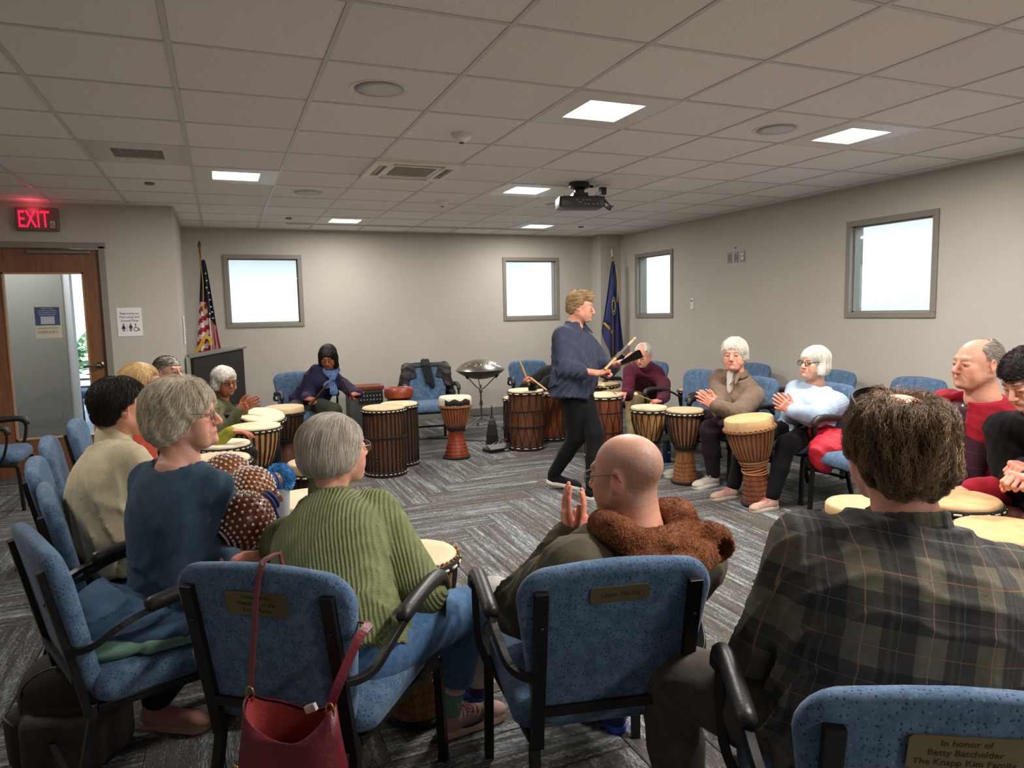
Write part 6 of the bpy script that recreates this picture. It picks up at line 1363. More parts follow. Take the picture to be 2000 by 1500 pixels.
# --- 2 elderly clapping woman
person('elder', 'elderly woman with wavy white hair and glasses in an olive cardigan clapping', (-.12, 6.30), -25, (0, 6.3, 0.923), -58, -8, hipz=.48, k=.95, hs=1.0, fem=1, near=True, hd=dict(skin=SK['brown'], brow=(150, 140, 130), lip=(130, 70, 62), old=1, smile=.1),
 hands=dict(R=dict(w=(0.097, 6.019, 0.714), F=(0.748, -0.417, 0.45), P=(0.452, 0.836, -0.1), pose='clap'), L=dict(w=(0.132, 6.146, 0.709), F=(0.823, -0.233, 0.4), P=(-0.267, -0.912, 0), pose='clap')),
 feet=dict(R=(.25, 5.95, 0, -40), L=(.38, 6.25, 0, -20)), top=dict(mat=CL['olive'], name='cardigan', fold=.008, cuff=1), shw=.158, bend=.05, legs=dict(mat=CL['blk']), shoes=dict(upper=CL['blk'], sole=M['black']),
 hair=dict(ops=ops_bob(-.06, .002, .062), scalp=H_GREYW[1], mat=H_GREYW[0], wave=.005, st=st(2600, fl_down(.5, -.2), .075, .0009, curl=.006, clump=.5)), gl=('thick', (74, 40, 36)))
# --- 18 hidden woman
person('hidden', 'person with dark hair and a lime sleeve mostly hidden behind the slate blue top', (-.30, 5.22), -5, (-0.185, 5.397, 0.919), -20, hipz=.47, k=.93, hs=.95, fem=1, hd=dict(skin=SK['tan'], brow=(60, 50, 44)),
 hands=dict(R=dict(w=(0.025, 5.068, 0.687), F=(0.907, -0.16, -0.1), P=(0, 0, -1), pose='relax', skip=0)), feet=dict(R=(.1, 5.0, 0, -10), L=(.1, 5.4, 0, 0)), top=dict(mat=CL['lime'], name='top'), legs=dict(mat=CL['blk']), shw=.155,
 hair=dict(ops=ops_bob(-.08), scalp=H_DKBR[1], mat=H_DKBR[0], st=st(900, fl_bob(), .1, .001)))
# --- 3 balding man with glasses
person('balding', 'balding man with wire glasses seen behind the blonde woman', (-.50, 5.80), -8, (-0.377, 5.764, 1.059), -38, hipz=.5, k=.95, hs=.98, near=True, hd=dict(skin=SK['light'], brow=(90, 76, 66), stub=((86, 74, 66), .5), stubz=.07), hands={}, feet=dict(R=(-.05, 5.65, 0, -10), L=(-.05, 5.95, 0, 0)), top=dict(mat=CL['dkblue']), legs=dict(mat=CL['blk']),
 hair=dict(ops=ops_short(.006, .04), scalp=H_THIN[1], mat=H_DKBR[0], st=st(1400, fl_dir((.2, -.8, -.3)), .035, .0007, clump=.3)), gl=('wire', (150, 146, 140)))
# --- 4 blonde
person('blonde', 'blonde woman facing right, seen only above the dark haired man', (-.52, 4.30), -8, (-0.418, 4.317, 1.094), -25, 5, hipz=.5, k=.95, hs=.98, fem=1, near=True, hd=dict(skin=SK['pale'], brow=(170, 140, 104)), feet=dict(R=(-.02, 4.15, 0, 0), L=(-.02, 4.45, 0, 0)), top=dict(mat=cloth('cloth_coral', (200, 84, 60)), name='top'), legs=dict(mat=CL['blk']), shw=.155,
 hair=dict(ops=ops_bob(-.10, .004, .062), scalp=H_BLOND[1], mat=H_BLOND[0], st=st(2600, fl_bob((.035, .05, .12)), .15, .0008, clump=.12)))
# --- 5 cream fleece man
person('cream', 'dark haired man in a cream fleece seen from behind on the left', (-.42, 3.12), 22, (-0.397, 3.275, 1.089), 22, -4, hipz=.5, k=.99, hs=1.0, near=True, hd=dict(skin=SK['ruddy'], brow=(40, 30, 26)),
 hands=dict(R=dict(w=(.02, 3.05, .62), F=(0.945, -0.068, -0.1), P=(0, 0, -1)), L=dict(w=(-.05, 3.45, .62), F=(0.945, -0.068, -0.1), P=(0, 0, -1))), feet=dict(R=(.05, 3.05, 0, 10), L=(0, 3.45, 0, 20)),
 top=dict(mat=CL['cream'], name='fleece', fold=.016, ff=20, arm=1.15, ease=.016, th=.02, collar=1, crew=0, hem=-.14), shw=.19, legs=dict(mat=CL['blk']), shoes=dict(upper=CL['blk'], sole=M['black']),
 hair=dict(ops=ops_short(.012, .055, -.07), scalp=H_DKBR[1], mat=H_DKBR[0], st=st(5200, fl_down(.6, -.3), .03, .0006, lift=.008, clump=.35)))
# --- 6 slate top woman
def ex_earring(I):
    m_ = MB(); p = I['Rh'] @ (V(.08, -.006, -.042) * I['kh']) + I['HC']; m_.lathe([(.001, -.005), (.005, 0), (.001, .005)], 10, c=p); m_.build('earring', M['chrome'], I['root'], smooth=True)
    b_ = MB(); w_ = I['W']['R']; d = nrm(w_ - I['E']['R']); u = nrm(np.cross(d, V(0, 0, 1))); v_ = np.cross(d, u); c = w_ + d * .0
    b_.tube([c + (u * math.cos(a) + v_ * math.sin(a)) * .029 for a in np.linspace(0, 6.28, 20, endpoint=False)], .0016, 6, closed=True); b_.build('bracelet', M['brass'], I['root'], smooth=True)
person('slate', 'woman with tousled ash blonde hair and glasses in a slate blue top, facing right', (-.18, 2.54), 46, (-0.129, 2.55, 1.128), -14, 3, neckoff=(0, -.03, -.14), sh_dz=-.075, hipz=.50, k=.98, hs=.99, fem=1, near=True, hd=dict(skin=SK['pale'], brow=(170, 150, 124), old=.8, smile=.6),
 hands=dict(R=dict(w=(-0.006, 2.331, 0.691), F=(0.991, -0.087, -0.05), P=(0.038, 0.092, -1), pose='relax', pole=(.35, -.2, -1)), L=dict(w=(-0.049, 2.792, 0.765), F=(0.972, -0.133, 0), P=(0.26, 0.108, -0.9), pose='grip')),
 feet=dict(R=(-.30, 2.70, 0, -30), L=(.10, 2.62, 0, 30)), shoes=dict(upper=cloth('cloth_shoe_rose', (196, 140, 128)), sole=plain('sole_rose', (190, 150, 140), .5)), top=dict(mat=CL['steel'], name='shirt', fold=.011, ff=24, wide=.022, hem=-.06, th=.009, ease=.005, arm=.96), shw=.150, bust=.01, legs=dict(mat=CL['blk']),
 hair=dict(ops=[('ell', (0, -.018, .040), (.094, .112, .094), .01), ('ell', (0, -.048, -.025), (.088, .080, .066), .03), ('ell', (0, .108, -.045), (.064, .068, .102), .02, True), ('box', (0, 0, -.235), (.3, .3, .15), .01, .02, True), ('ell', (0, .02, -.10), (.2, .06, .05), .02, True)], scalp=H_ASH[1], mat=H_ASH[0], wave=.006,
  st=st(14000, fl_down(.5, -.35, (0, .0, .12)), .07, .00034, lift=.012, curl=.0025, clump=.5)), gl=('wire', (120, 112, 108)), extra=ex_earring)
# --- 7 green sweater
def ex_shoe(I):
    A = I['AN']['R']; K = I['KN']['R']; d = nrm(K - A); m_ = MB(); m_.tube([A + V(0, 0, -.05), A + V(0, 0, .0) + d * .02, A + d * .085], [.040, .037, .039], 16); so = m_.build('sock', plain('sock_mint', (112, 158, 142), .85, bump=(300, .4)), I['root'], smooth=True)
    m_ = MB(); m_.tube([A + d * .080, A + d * .094], .0415, 16); m_.build('sock_cuff', CL['white'], so, smooth=True)
    a = rad(8 - 50); f = V(-math.sin(a), math.cos(a), 0); sd = V(math.cos(a), math.sin(a), 0); o = V(A[0], A[1], 0); m_ = MB(); P = [(-.005, .036), (.03, .037), (.07, .044), (.105, .066), (.098, .049), (.075, .033), (.04, .027), (.01, .030)]
    m_.add([o + f * (y + .025) + sd * (.0455 - .02 * max(0, z - .035) - .02 * (y > .09)) + V(0, 0, z) for y, z in P] , [tuple(range(len(P)))]); m_.build('swoosh', plain('swoosh_navy', (30, 34, 54), .5), I['root'])
person('green', 'woman with a grey bob and glasses in a ribbed green sweater and jeans', (.27, 1.98), 50, (0.314, 2.268, 1.02), 22, 3, hipz=.50, k=.97, hs=.99, fem=1, near=True, hd=dict(skin=SK['pale'], brow=(150, 140, 130), old=1), vs=.0075,
 hands=dict(R=dict(w=(0.35, 2.167, 0.728), F=(0.926, -0.114, 0.35), P=(0.109, 0.924, 0.1), pose='clap', pole=(.35, -.3, -1)), L=dict(w=(0.352, 2.381, 0.703), F=(0.775, -0.482, 0.3), P=(-0.155, -0.904, 0.1), pose='clap')),
 feet=dict(R=(.655, 2.22, 0, 8, (0.575, 0.085, 0.9)), L=(.30, 2.62, 0, 40)), extra=ex_shoe, shoes=dict(upper=plain('shoe_pink_grey', (176, 140, 132), .8, var=(16, .2), bump=(500, .3)), sole=plain('sole_pale', (206, 176, 160), .5), L=.27, laces=cloth('lace_coral', (206, 150, 136))), top=dict(mat=CL['green'], name='sweater', fold=.008, ff=22, th=.024, ease=.024, arm=1.15, cuff=1, collar=1, crew=0, hem=-.08), shw=.156, neck=.05, legs=dict(mat=CL['jeans'], len=.70, r=1.02, cuff=.062, fold=.008),
 hair=dict(ops=[('ell', (0, -.016, .036), (.090, .108, .090), .01), ('ell', (0, -.032, -.02), (.094, .090, .066), .03), ('ell', (0, .11, -.045), (.060, .072, .100), .02, True), ('ell', (0, -.02, -.095), (.15, .13, .035), .015, True), ('ell', (0, .03, -.10), (.052, .085, .07), .02, True)], scalp=H_GREYB[1], mat=H_GREYB[0], wave=.002,
  st=st(13000, fl_bob((.01, .05, .13)), .13, .00034, lift=.004, clump=.10)), gl=('wire', (150, 146, 140)))
# --- 8 bald man
def ex_hood(I):
    NB, HC = I['NB'], I['HC']; s = SDF(NB - V(.27, .27, .22), NB + V(.3, .2, .16), .006); ang = np.linspace(rad(-215), rad(35), 16)
    f = lambda a: NB + V(.118 * math.cos(a), .098 * math.sin(a) - .02, .015 + .035 * math.cos(a) ** 2 * (math.sin(a) > -.6))
    for a0, a1 in zip(ang[:-1], ang[1:]): s.cone(f(a0), f(a1), .036, .036, .02)
    s.ell(NB + V(-.0, -.15, -.025), (.15, .055, .055), .03); s.ell(NB + V(.155, -.12, -.01), (.062, .055, .055), .02); s.ell(NB + V(.165, -.165, -.015), (.030, .04, .026), .015, True); s.ell(NB + V(-.02, -.20, .012), (.07, .03, .018), .02, True)
    s.disp(lambda P: -.010 * folds(P, 30, 8) - .004 * wob(P, 120, 2), .03); v, q = s.mesh(); ho = mesh_obj('hood', [(v, q, None, v[:, [0, 2]])], CL['fleece'], I['root'])
    strands('hood_pile', s, v, q, ho, plain('fleece_pile', (150, 92, 56), .9, var=(40, .3)), 14000, fl_dir((.1, -.1, -.3), .9, 60), .006, .0006, lift=.006, steps=4, curl=.0015, clump=.9)
person('bald', 'bald man with glasses in an army green jacket with a brown fleece hood', (1.00, 1.80), 92, (1.04, 1.694, 0.98), 122, -6, hipz=.47, k=.97, hs=1.02, near=True, neck=.06, hd=dict(skin=SK['ruddy'], brow=(150, 130, 112), stub=((132, 114, 98), .7), stubz=.045, old=1.0, paint=[((.0, -.05, .115), (.05, .05, .03), .5, (226, 176, 146))]),
 hands=dict(L=dict(w=(0.948, 1.87, 0.759), pole=(-.8, -.2, -.8), F=(0.002, 0.268, 0.95), P=(0.907, -0.16, 0.1), pose='clap'), R=dict(w=(1.049, 1.985, 0.701), F=(0.233, 0.173, 0.9), P=(-0.756, 0.528, 0.1), pose='clap')),
 feet=dict(R=(1.19, 2.02, 0, 80), L=(.82, 2.38, 0, 110)), top=dict(mat=CL['army'], name='jacket', fold=.013, th=.026, ease=.024, arm=1.25), shw=.215, legs=dict(mat=CL['ltgrey'], r=1.1), shoes=dict(upper=cloth('cloth_shoe_navy', (52, 60, 110)), sole=plain('sole_blue', (40, 84, 200), .5)),
 gl=('wire', (96, 84, 74)), extra=ex_hood)
# --- 9 plaid man
def ex_sun(I):
    R, Cn, k_ = I['Rh'], I['HC'], I['kh']; pt = lambda x, y, z: R @ (V(x, y, z) * k_) + Cn; m_ = MB()
    m_.tube(cr([pt(-.088, -.05, .062), pt(-.080, .0, .090), pt(-.064, .04, .112), pt(-.035, .062, .124), pt(0, .068, .129), pt(.035, .062, .124), pt(.064, .04, .112), pt(.080, .0, .090), pt(.088, -.05, .062)], 6), .0032, 4, flat=(R @ V(0, 0, 1), .0022, .010)); o = m_.build('sunglasses', M['black'], I['root'])
    NB = I['NB']; s = SDF(NB - V(.15, .15, .08), NB + V(.15, .16, .12), .006); ang = np.linspace(rad(-230), rad(50), 14); f = lambda a, z: NB + V(.076 * math.cos(a), .07 * math.sin(a), z + .018 * (math.sin(a) < 0) * abs(math.sin(a)))
    for a0, a1 in zip(ang[:-1], ang[1:]): s.cone(f(a0, .03), f(a1, .03), .0075, .0075, .006); s.cone(f(a0, .012), f(a1, .012), .0105, .0105, .01); s.cone(f(a0, -.008) * 1.0, f(a1, -.008), .016, .016, .012)
    v, q = s.mesh(); mesh_obj('collar', [(v, q, None, np.stack([v[:, 0], v[:, 2] * 1.2 + .03], 1))], CL['plaid'], I['root'])
    # yoke seam
    ax, ex, ey, H_ = I['ax'], I['ex'], I['ey'], I['HIP']; L_ = np.linalg.norm(NB - H_)
person('plaid', 'man with tousled brown hair and sunglasses on his head in a dark plaid shirt', (1.26, 1.03), 66, (1.382, 1.113, 1.127), 74, -10, hipz=.49, k=1.04, hs=1.04, near=True, neck=.058, vs=.0075, hd=dict(skin=SK['ruddy'], brow=(90, 70, 54)),
 hands=dict(L=dict(w=(1.34, 1.45, .62), F=(0.617, 0.713, 0), P=(0, 0, -1), pole=(-.35,-.2,-1)), R=dict(w=(1.72, 1.42, .62), F=(0.063, 0.943, 0), P=(0, 0, -1))), feet=dict(L=(1.04, 1.40, 0, 110, (-0.053, 0.398, 0.9)), R=(1.85, 1.35, 0, 40)),
 top=dict(mat=CL['plaid'], name='plaid_shirt', fold=.016, ff=18, th=.026, ease=.02, arm=1.2, hem=-.16), shw=.218, legs=dict(mat=CL['greymel'], r=1.15), shoes=dict(upper=CL['blk'], sole=M['black']),
 hair=dict(ops=[('ell', (0, -.020, .034), (.096, .114, .090), .01), ('ell', (0, -.056, -.035), (.082, .072, .066), .03), ('box', (0, .14, -.02), (.2, .10, .085), .02, .02, True), ('ell', (.092, .012, -.02), (.028, .024, .040), .01, True), ('ell', (-.092, .012, -.02), (.028, .024, .040), .01, True), ('box', (0, 0, -.255), (.3, .3, .15), .01, .02, True), ('ell', (0, -.062, .125), (.052, .050, .045), .02, True)], scalp=H_BROWN[1], mat=H_BROWN[0], wave=.010,
  st=st(15000, fl_down(.7, -.3, (0, -.05, .12)), .055, .00034, lift=.014, curl=.004, clump=.8)), extra=ex_sun)
# --- 10 standing man
person('leader', 'standing man in a dark blue shirt and black trousers leading the circle', ((2.563, 4.972, 0.701)[0], (2.563, 4.972, 0.701)[1]), -57, (2.66, 4.996, 1.474), -32, -10, hipz=.86, k=.98, hs=1.02, near=True, standing=True, neck=.056, vs=.009, bend=-.01, hd=dict(skin=SK['ruddy'], brow=(120, 96, 70), smile=-.1),
 hands=dict(R=dict(w=(2.641, 4.676, 0.969), F=(0.926, -0.114, 0.25), P=(0.307, 0.089, -0.9), pose='grip', pole=(.5, -.6, -.7)), L=dict(w=(2.909, 4.79, 1.032), F=(0.802, -0.547, 0.05), P=(-0.038, -0.092, 0.95), pose='cup', pole=(-.6, -.2, -.8))),
 feet=dict(R=((2.433, 5.086, 0)[0], (2.433, 5.086, 0)[1], .115, -25, (.5, -.5, .1), 0, -12), L=((2.563, 4.667, 0)[0], (2.563, 4.667, 0)[1], 0, -35, (.5, -.5, .2))),
 top=dict(mat=CL['dkblue'], name='shirt', fold=.014, ff=24, th=.018, ease=.016, arm=1.1, sleeve='roll', vneck=.07, hem=-.24), shw=.195, belly=.03, legs=dict(mat=CL['blackj'], r=.98), shoes=dict(upper=CL['blk'], sole=plain('sole_white', (212, 206, 196), .5), L=.29),
 hair=dict(ops=[('ell', (0, -.016, .040), (.088, .106, .092), .01), ('ell', (0, .05, .095), (.06, .05, .03), .03), ('ell', (0, -.045, -.03), (.066, .062, .05), .03), ('box', (0, .12, -.022), (.2, .095, .080), .02, .02, True), ('ell', (.085, .016, -.01), (.03, .026, .036), .01, True), ('ell', (-.085, .016, -.01), (.03, .026, .036), .01, True), ('box', (0, 0, -.21), (.3, .3, .15), .01, .02, True), ('ell', (0, .02, -.07), (.2, .055, .055), .02, True)], scalp=H_SAND[1], mat=H_SAND[0], wave=.003,
  st=st(5200, fl_dir((0, -.9, -.25), .2), .06, .0007, lift=.006, clump=.25)), extra=ex_collar)
stick('wooden drumstick with a taped middle held out by the standing man', (2.647, 4.601, 1.002), (2.967, 4.679, 1.227), .011, wrap=(.35, .75))
t = thing('cowbell', 'black metal hand bell held out by the standing man', 'bell', (2.849, 4.759, 1.021)); a0 = V(*(2.867, 4.721, 1.034)); b0 = V(*(2.969, 4.611, 1.107)); dv = b0 - a0; m_ = MB(); sd = nrm(np.cross(dv, V(0, 0, 1))); uu = nrm(np.cross(sd, dv)); o0 = V(*(2.849, 4.759, 1.021))
def bellring(c, w_, h_, i_=0): return [c + sd * w_ * x + uu * h_ * z - o0 for x, z in ((-1, -1), (1, -1), (1, 1), (-1, 1))]
r1, r2, r3, r4 = bellring(a0, .022, .014), bellring(b0, .045, .034), bellring(b0, .041, .030), bellring(a0 + dv * .1, .018, .010); m_.add(r1 + r2 + r3 + r4, [(0, 1, 2, 3)] + [(k, 4 + k, 4 + (k + 1) % 4, (k + 1) % 4) for k in range(4)] + [(4 + k, 8 + k, 8 + (k + 1) % 4, 4 + (k + 1) % 4) for k in range(4)] + [(8 + k, 12 + k, 12 + (k + 1) % 4, 8 + (k + 1) % 4) for k in range(4)] + [(12, 13, 14, 15)]); m_.build('bell_body', plain('bell_black', (26, 28, 30), .35, .6), t, bevel=.002)
# --- 11 hidden drummer
person('behind', 'drummer in black hidden behind the standing man, one hand with a stick showing', (3.42, 7.62), -100, (3.39, 6.754, 0.927), -100, -15, hipz=.5, k=.97, hs=.98, hd=dict(skin=SK['tan'], brow=(90, 80, 70)),
 hands=dict(R=dict(w=(2.908, 6.549, 0.719), F=(-0.575, -0.085, 0.5), P=(0.538, -0.007, -0.6), pose='grip'), L=dict(w=(3.202, 6.301, 0.556), F=(-0.025, -0.851, 0), P=(0, 0, -1), pose='grip')), feet=dict(R=(3.2, 7.25, 0, -110), L=(3.6, 7.25, 0, -90)), top=dict(mat=CL['blk'], name='shirt'), legs=dict(mat=CL['blk']), shw=.18,
 hair=dict(ops=ops_bob(-.07), scalp=H_THIN[1], mat=H_THIN[0], st=st(900, fl_bob(), .1, .001)))
stick('drumstick raised in the hand of the hidden drummer', (2.86, 6.491, 0.706), (2.767, 6.526, 0.968), .010); stick('drumstick resting on the crossed laced drum', (2.861, 6.466, 0.781), (2.922, 6.212, 0.676), .010)
# --- 12 maroon
person('maroon', 'older man in a maroon sweater and khaki trousers holding two mallets', (4.34, 6.72), -158, (4.01, 6.179, 0.973), -150, -22, hipz=.5, k=.98, hs=1.0, near=True, hd=dict(skin=SK['ruddy'], brow=(150, 140, 130), stub=((170, 164, 156), .5), stubz=.05, old=.6),
 hands=dict(R=dict(w=(3.689, 6, 0.628), F=(-0.861, 0.141, -0.35), P=(0.26, 0.108, -0.9), pose='grip'), L=dict(w=(3.891, 5.693, 0.565), F=(-0.861, 0.141, -0.1), P=(0.168, 0.146, -0.9), pose='grip')), feet=dict(R=(3.82, 6.72, 0, -160), L=(3.98, 6.35, 0, -140)),
 top=dict(mat=CL['maroon'], name='sweater', fold=.009, th=.02, arm=1.15, collar=1, crew=0), shw=.19, belly=.02, legs=dict(mat=CL['khaki'], r=1.12), shoes=dict(upper=CL['blk'], sole=M['black']),
 hair=dict(ops=ops_short(.006, .06) + [('ell', (0, .085, .105), (.058, .11, .075), .01, True)], scalp=H_SILV[1], mat=H_SILV[0], st=st(1200, fl_down(.5, -.4), .03, .0009)))
stick('cream headed mallet in the right hand of the maroon sweater man', (3.548, 5.893, 0.612), (3.287, 5.744, 0.741), .006, ball=.020); stick('cream headed mallet in the left hand of the maroon sweater man', (3.737, 5.595, 0.581), (3.512, 5.534, 0.666), .006, ball=.020)
# --- 13 taupe
def ex_zip(I):
    ex_collar(I, CL['taupe'], 0, 1.12); NB = I['NB']; s = SDF(NB - V(.12, .1, .2), NB + V(.12, .2, .08), .006); s.cone(NB + V(0, .03, .02), NB + V(0, .075, -.11), .058, .03, .02); v, q = s.mesh(); mesh_obj('undershirt', [(v, q, None, v[:, [0, 2]])], CL['white'], I['root'])
person('taupe', 'white haired woman in a taupe half-zip pullover and plum trousers clapping', (3.98, 4.76), -172, (3.836, 4.575, 1.059), -142, 0, 2, hipz=.5, k=.99, hs=1.08, fem=1, near=True, neck=.055, hd=dict(skin=SK['ruddy'], brow=(176, 160, 140), old=.9, smile=.7, jaw=1.08, cheek=1.1),
 hands=dict(R=dict(w=(3.528, 4.391, 0.715), F=(-0.823, 0.233, 0.55), P=(0.452, 0.836, 0.1), pose='clap'), L=dict(w=(3.441, 4.318, 0.706), F=(-0.701, 0.398, 0.5), P=(0.267, 0.912, 0.2), pose='clap')),
 feet=dict(R=((3.588, 4.944, 0)[0]+.08, (3.588, 4.944, 0)[1], 0, 165), L=((3.649, 4.591, 0)[0], (3.649, 4.591, 0)[1], 0, -170)), top=dict(mat=CL['taupe'], name='pullover', fold=.010, th=.022, ease=.02, arm=1.2, cuff=1, hem=-.1, vneck=.10), shw=.182, bust=.015, belly=.03, legs=dict(mat=CL['plum'], r=1.12, fold=.007), shoes=dict(upper=cloth('cloth_sneaker_white', (206, 200, 186)), sole=plain('sole_cream', (222, 212, 196), .5), L=.28, laces=CL['white']),
 hair=dict(ops=[('ell', (0, -.016, .040), (.092, .108, .096), .01), ('ell', (0, -.03, -.03), (.092, .075, .055), .03), ('ell', (0, .108, -.040), (.062, .070, .098), .02, True), ('box', (0, 0, -.215), (.3, .3, .15), .01, .02, True), ('ell', (0, .03, -.09), (.06, .08, .06), .02, True)], scalp=H_WHITE[1], mat=H_WHITE[0], wave=.004, st=st(3600, fl_down(.5, -.1, (.03, .04, .13)), .06, .0008, curl=.004, lift=.008, clump=.35)), extra=ex_zip)
# --- 14 sky
person('sky', 'woman with a silver bob and glasses in a pale blue sweater clapping', (4.10, 4.08), -168, (4.119, 4.018, 1.012), -178, 4, hipz=.49, k=.97, hs=1.04, fem=1, near=True, hd=dict(skin=SK['pale'], brow=(170, 150, 130), old=.5, lip=(196, 96, 92), smile=0),
 hands=dict(R=dict(w=(3.767, 3.859, 0.718), F=(-0.75, 0.148, 0.6), P=(0.452, 0.836, 0.1), pose='clap'), L=dict(w=(3.681, 3.785, 0.714), F=(-0.693, 0.286, 0.6), P=(0.359, 0.874, 0.1), pose='clap')),
 feet=dict(R=((3.542, 4.218, 0)[0], (3.542, 4.218, 0)[1], 0, 178), L=((3.584, 3.853, 0)[0], (3.584, 3.853, 0)[1], 0, -178)), top=dict(mat=CL['sky'], name='sweater', fold=.009, th=.024, ease=.022, arm=1.2, cuff=1, hem=-.08), shw=.172, bust=.015, belly=.01, legs=dict(mat=CL['blackj'], r=1.0), shoes=dict(upper=cloth('cloth_sneaker_pink', (186, 150, 136)), sole=plain('sole_beige', (196, 178, 162), .5), L=.255, laces=cloth('lace_pink', (226, 150, 146))),
 hair=dict(ops=sides(.012, .082, -.075, .021) + [('ell', (0, -.016, .040), (.093, .110, .094), .01), ('ell', (0, -.030, -.03), (.096, .086, .070), .03), ('ell', (0, .122, -.052), (.056, .076, .098), .015, True), ('ell', (0, .03, -.12), (.2, .2, .045), .02, True), ('ell', (0, .03, -.10), (.055, .085, .07), .02, True)], scalp=H_SILV[1], mat=H_SILV[0], wave=.002, st=st(4200, fl_bob((.02, .04, .13)), .14, .0008, clump=.12)), gl=('thick', (40, 36, 44)))
# --- 15 red cardigan
def ex_card(I):
    H_, NB, ax, ex, ey = I['HIP'], I['NB'], I['ax'], I['ex'], I['ey']; L_ = np.linalg.norm(NB - H_)
    s = SDF(H_ - V(.3, .3, .3), NB + V(.3, .35, .1), .009); prof = [[r[0], r[1] * 1.06, r[2] * 1.06 + .035 * math.exp(-((r[0] - .3) / .25) ** 2), r[3] + .05 * math.exp(-((r[0] - .3) / .25) ** 2)] for r in PROF_M if r[0] < .99]
    s.tube(H_, NB, ex, ey, prof, .012, .02, .0); s.cone(NB + V(0, .01, -.03), NB + V(0, .01, .03), .062, .058, .02); v, q = s.mesh(); mesh_obj('polo_shirt', [(v, q, None, cloth_uv(v, H_, NB, ex, ey, I['SH'], I['E'], I['W']))], CL['aub'], I['root'])
    m_ = MB()
    for k_ in range(2): m_.lathe([(.001, 0), (.006, .001), (.001, .004)], 8, c=NB + V(0, .115 + .03 * k_, -.02 - .05 * k_), R=RX(rad(-80)))
    m_.build('shirt_button', M['white_plastic'], I['root'])
person('red', 'older man in profile wearing a red cardigan over a dark aubergine polo', (3.50, 2.33), 172, (3.37, 2.276, 1.147), 165, 0, hipz=.5, k=1.0, hs=1.06, near=True, neck=.062, hd=dict(skin=SK['ruddy'], brow=(150, 130, 112), stub=((140, 130, 118), .65), stubz=.045, old=.9, jaw=1.05, nose=.004, smile=.2),
 hands=dict(L=dict(w=(3.12, 2.10, .60), F=(-0.756, 0.528, -0.1), P=(0, 0, -1)), R=dict(w=(3.10, 2.46, .60), F=(-0.832, 0.344, -0.1), P=(0, 0, -1))), feet=dict(L=(3.05, 2.12, 0, 170), R=(3.05, 2.52, 0, 165)),
 top=dict(mat=CL['redc'], name='cardigan', fold=.010, th=.03, ease=.024, arm=1.25, hem=-.12, ops=[('ell', (0, .30, .88), (.095, .21, .38), .02, True)]), shw=.198, belly=.05, legs=dict(mat=CL['blk'], r=1.1), shoes=dict(upper=CL['blk'], sole=M['black']),
 hair=dict(ops=ops_short(.005, .06, -.06) + [('ell', (0, .075, .105), (.062, .125, .085), .01, True), ('box', (0, .12, .0), (.2, .085, .2), .02, .02, True)], scalp=H_THIN[1], mat=H_THIN[0], st=st(4200, fl_dir((0, -.9, -.45), .15), .035, .0006, clump=.2)), extra=ex_card)
# --- 16 young man
person('young', 'young dark haired man in black top and slate shorts looking down at the right edge', (3.62, 1.72), 172, (3.119, 1.887, 1.119), 170, -32, hipz=.5, k=1.03, hs=1.0, near=True, hd=dict(skin=SK['pale'], brow=(40, 30, 26), browk=.95, shut=0, look=(0, 1, -.6)),
 hands=dict(L=dict(w=(2.892, 1.722, 0.75), F=(-0.76, -0.009, 0.25), P=(0.26, 0.108, -0.8), pose='grip'), R=dict(w=(3.154, 1.885, 0.743), F=(-0.853, 0.03, 0.1), P=(0.113, 0.276, -0.8), pose='grip')), feet=dict(L=(3.08, 1.62, 0, 175), R=(3.1, 2.1, 0, 160)),
 top=dict(mat=CL['blk'], name='pullover', fold=.009, ease=.02, arm=1.15), shw=.19, legs=dict(mat=CL['shorts'], name='shorts', len=-1, bare=1, r=1.15), shoes=dict(upper=CL['blk'], sole=M['black']),
 hair=dict(ops=ops_short(.014, .05, -.06), scalp=H_DKBR[1], mat=H_DKBR[0], st=st(4200, fl_dir((0, .5, .6), .6), .028, .0007, lift=.010, clump=.4)))
# --- 17 edge person
person('edge', 'person in a navy sleeve at the right edge, only a hand and cuff in view', (2.74, 1.02), 150, (2.66, 1.12, 1.12), 150, hipz=.5, k=1.0, hs=1.0, hd=dict(skin=SK['pale'], brow=(90, 80, 70)),
 hands=dict(R=dict(w=(2.339, 1.392, 0.627), F=(-0.479, 0.413, -0.75), P=(0.554, -0.229, -0.6), pose='relax'), L=dict(w=(2.1, 1.215, 0.59), F=(-0.739, 0.306, -0.2), P=(0, 0, -1))), feet=dict(R=(2.3, 1.45, 0, 150), L=(2.1, 1.15, 0, 150)), top=dict(mat=cloth('cloth_navy', (44, 54, 80)), name='shirt'), legs=dict(mat=CL['blk']),
 hair=dict(ops=ops_short(), scalp=H_BROWN[1], mat=H_BROWN[0]))
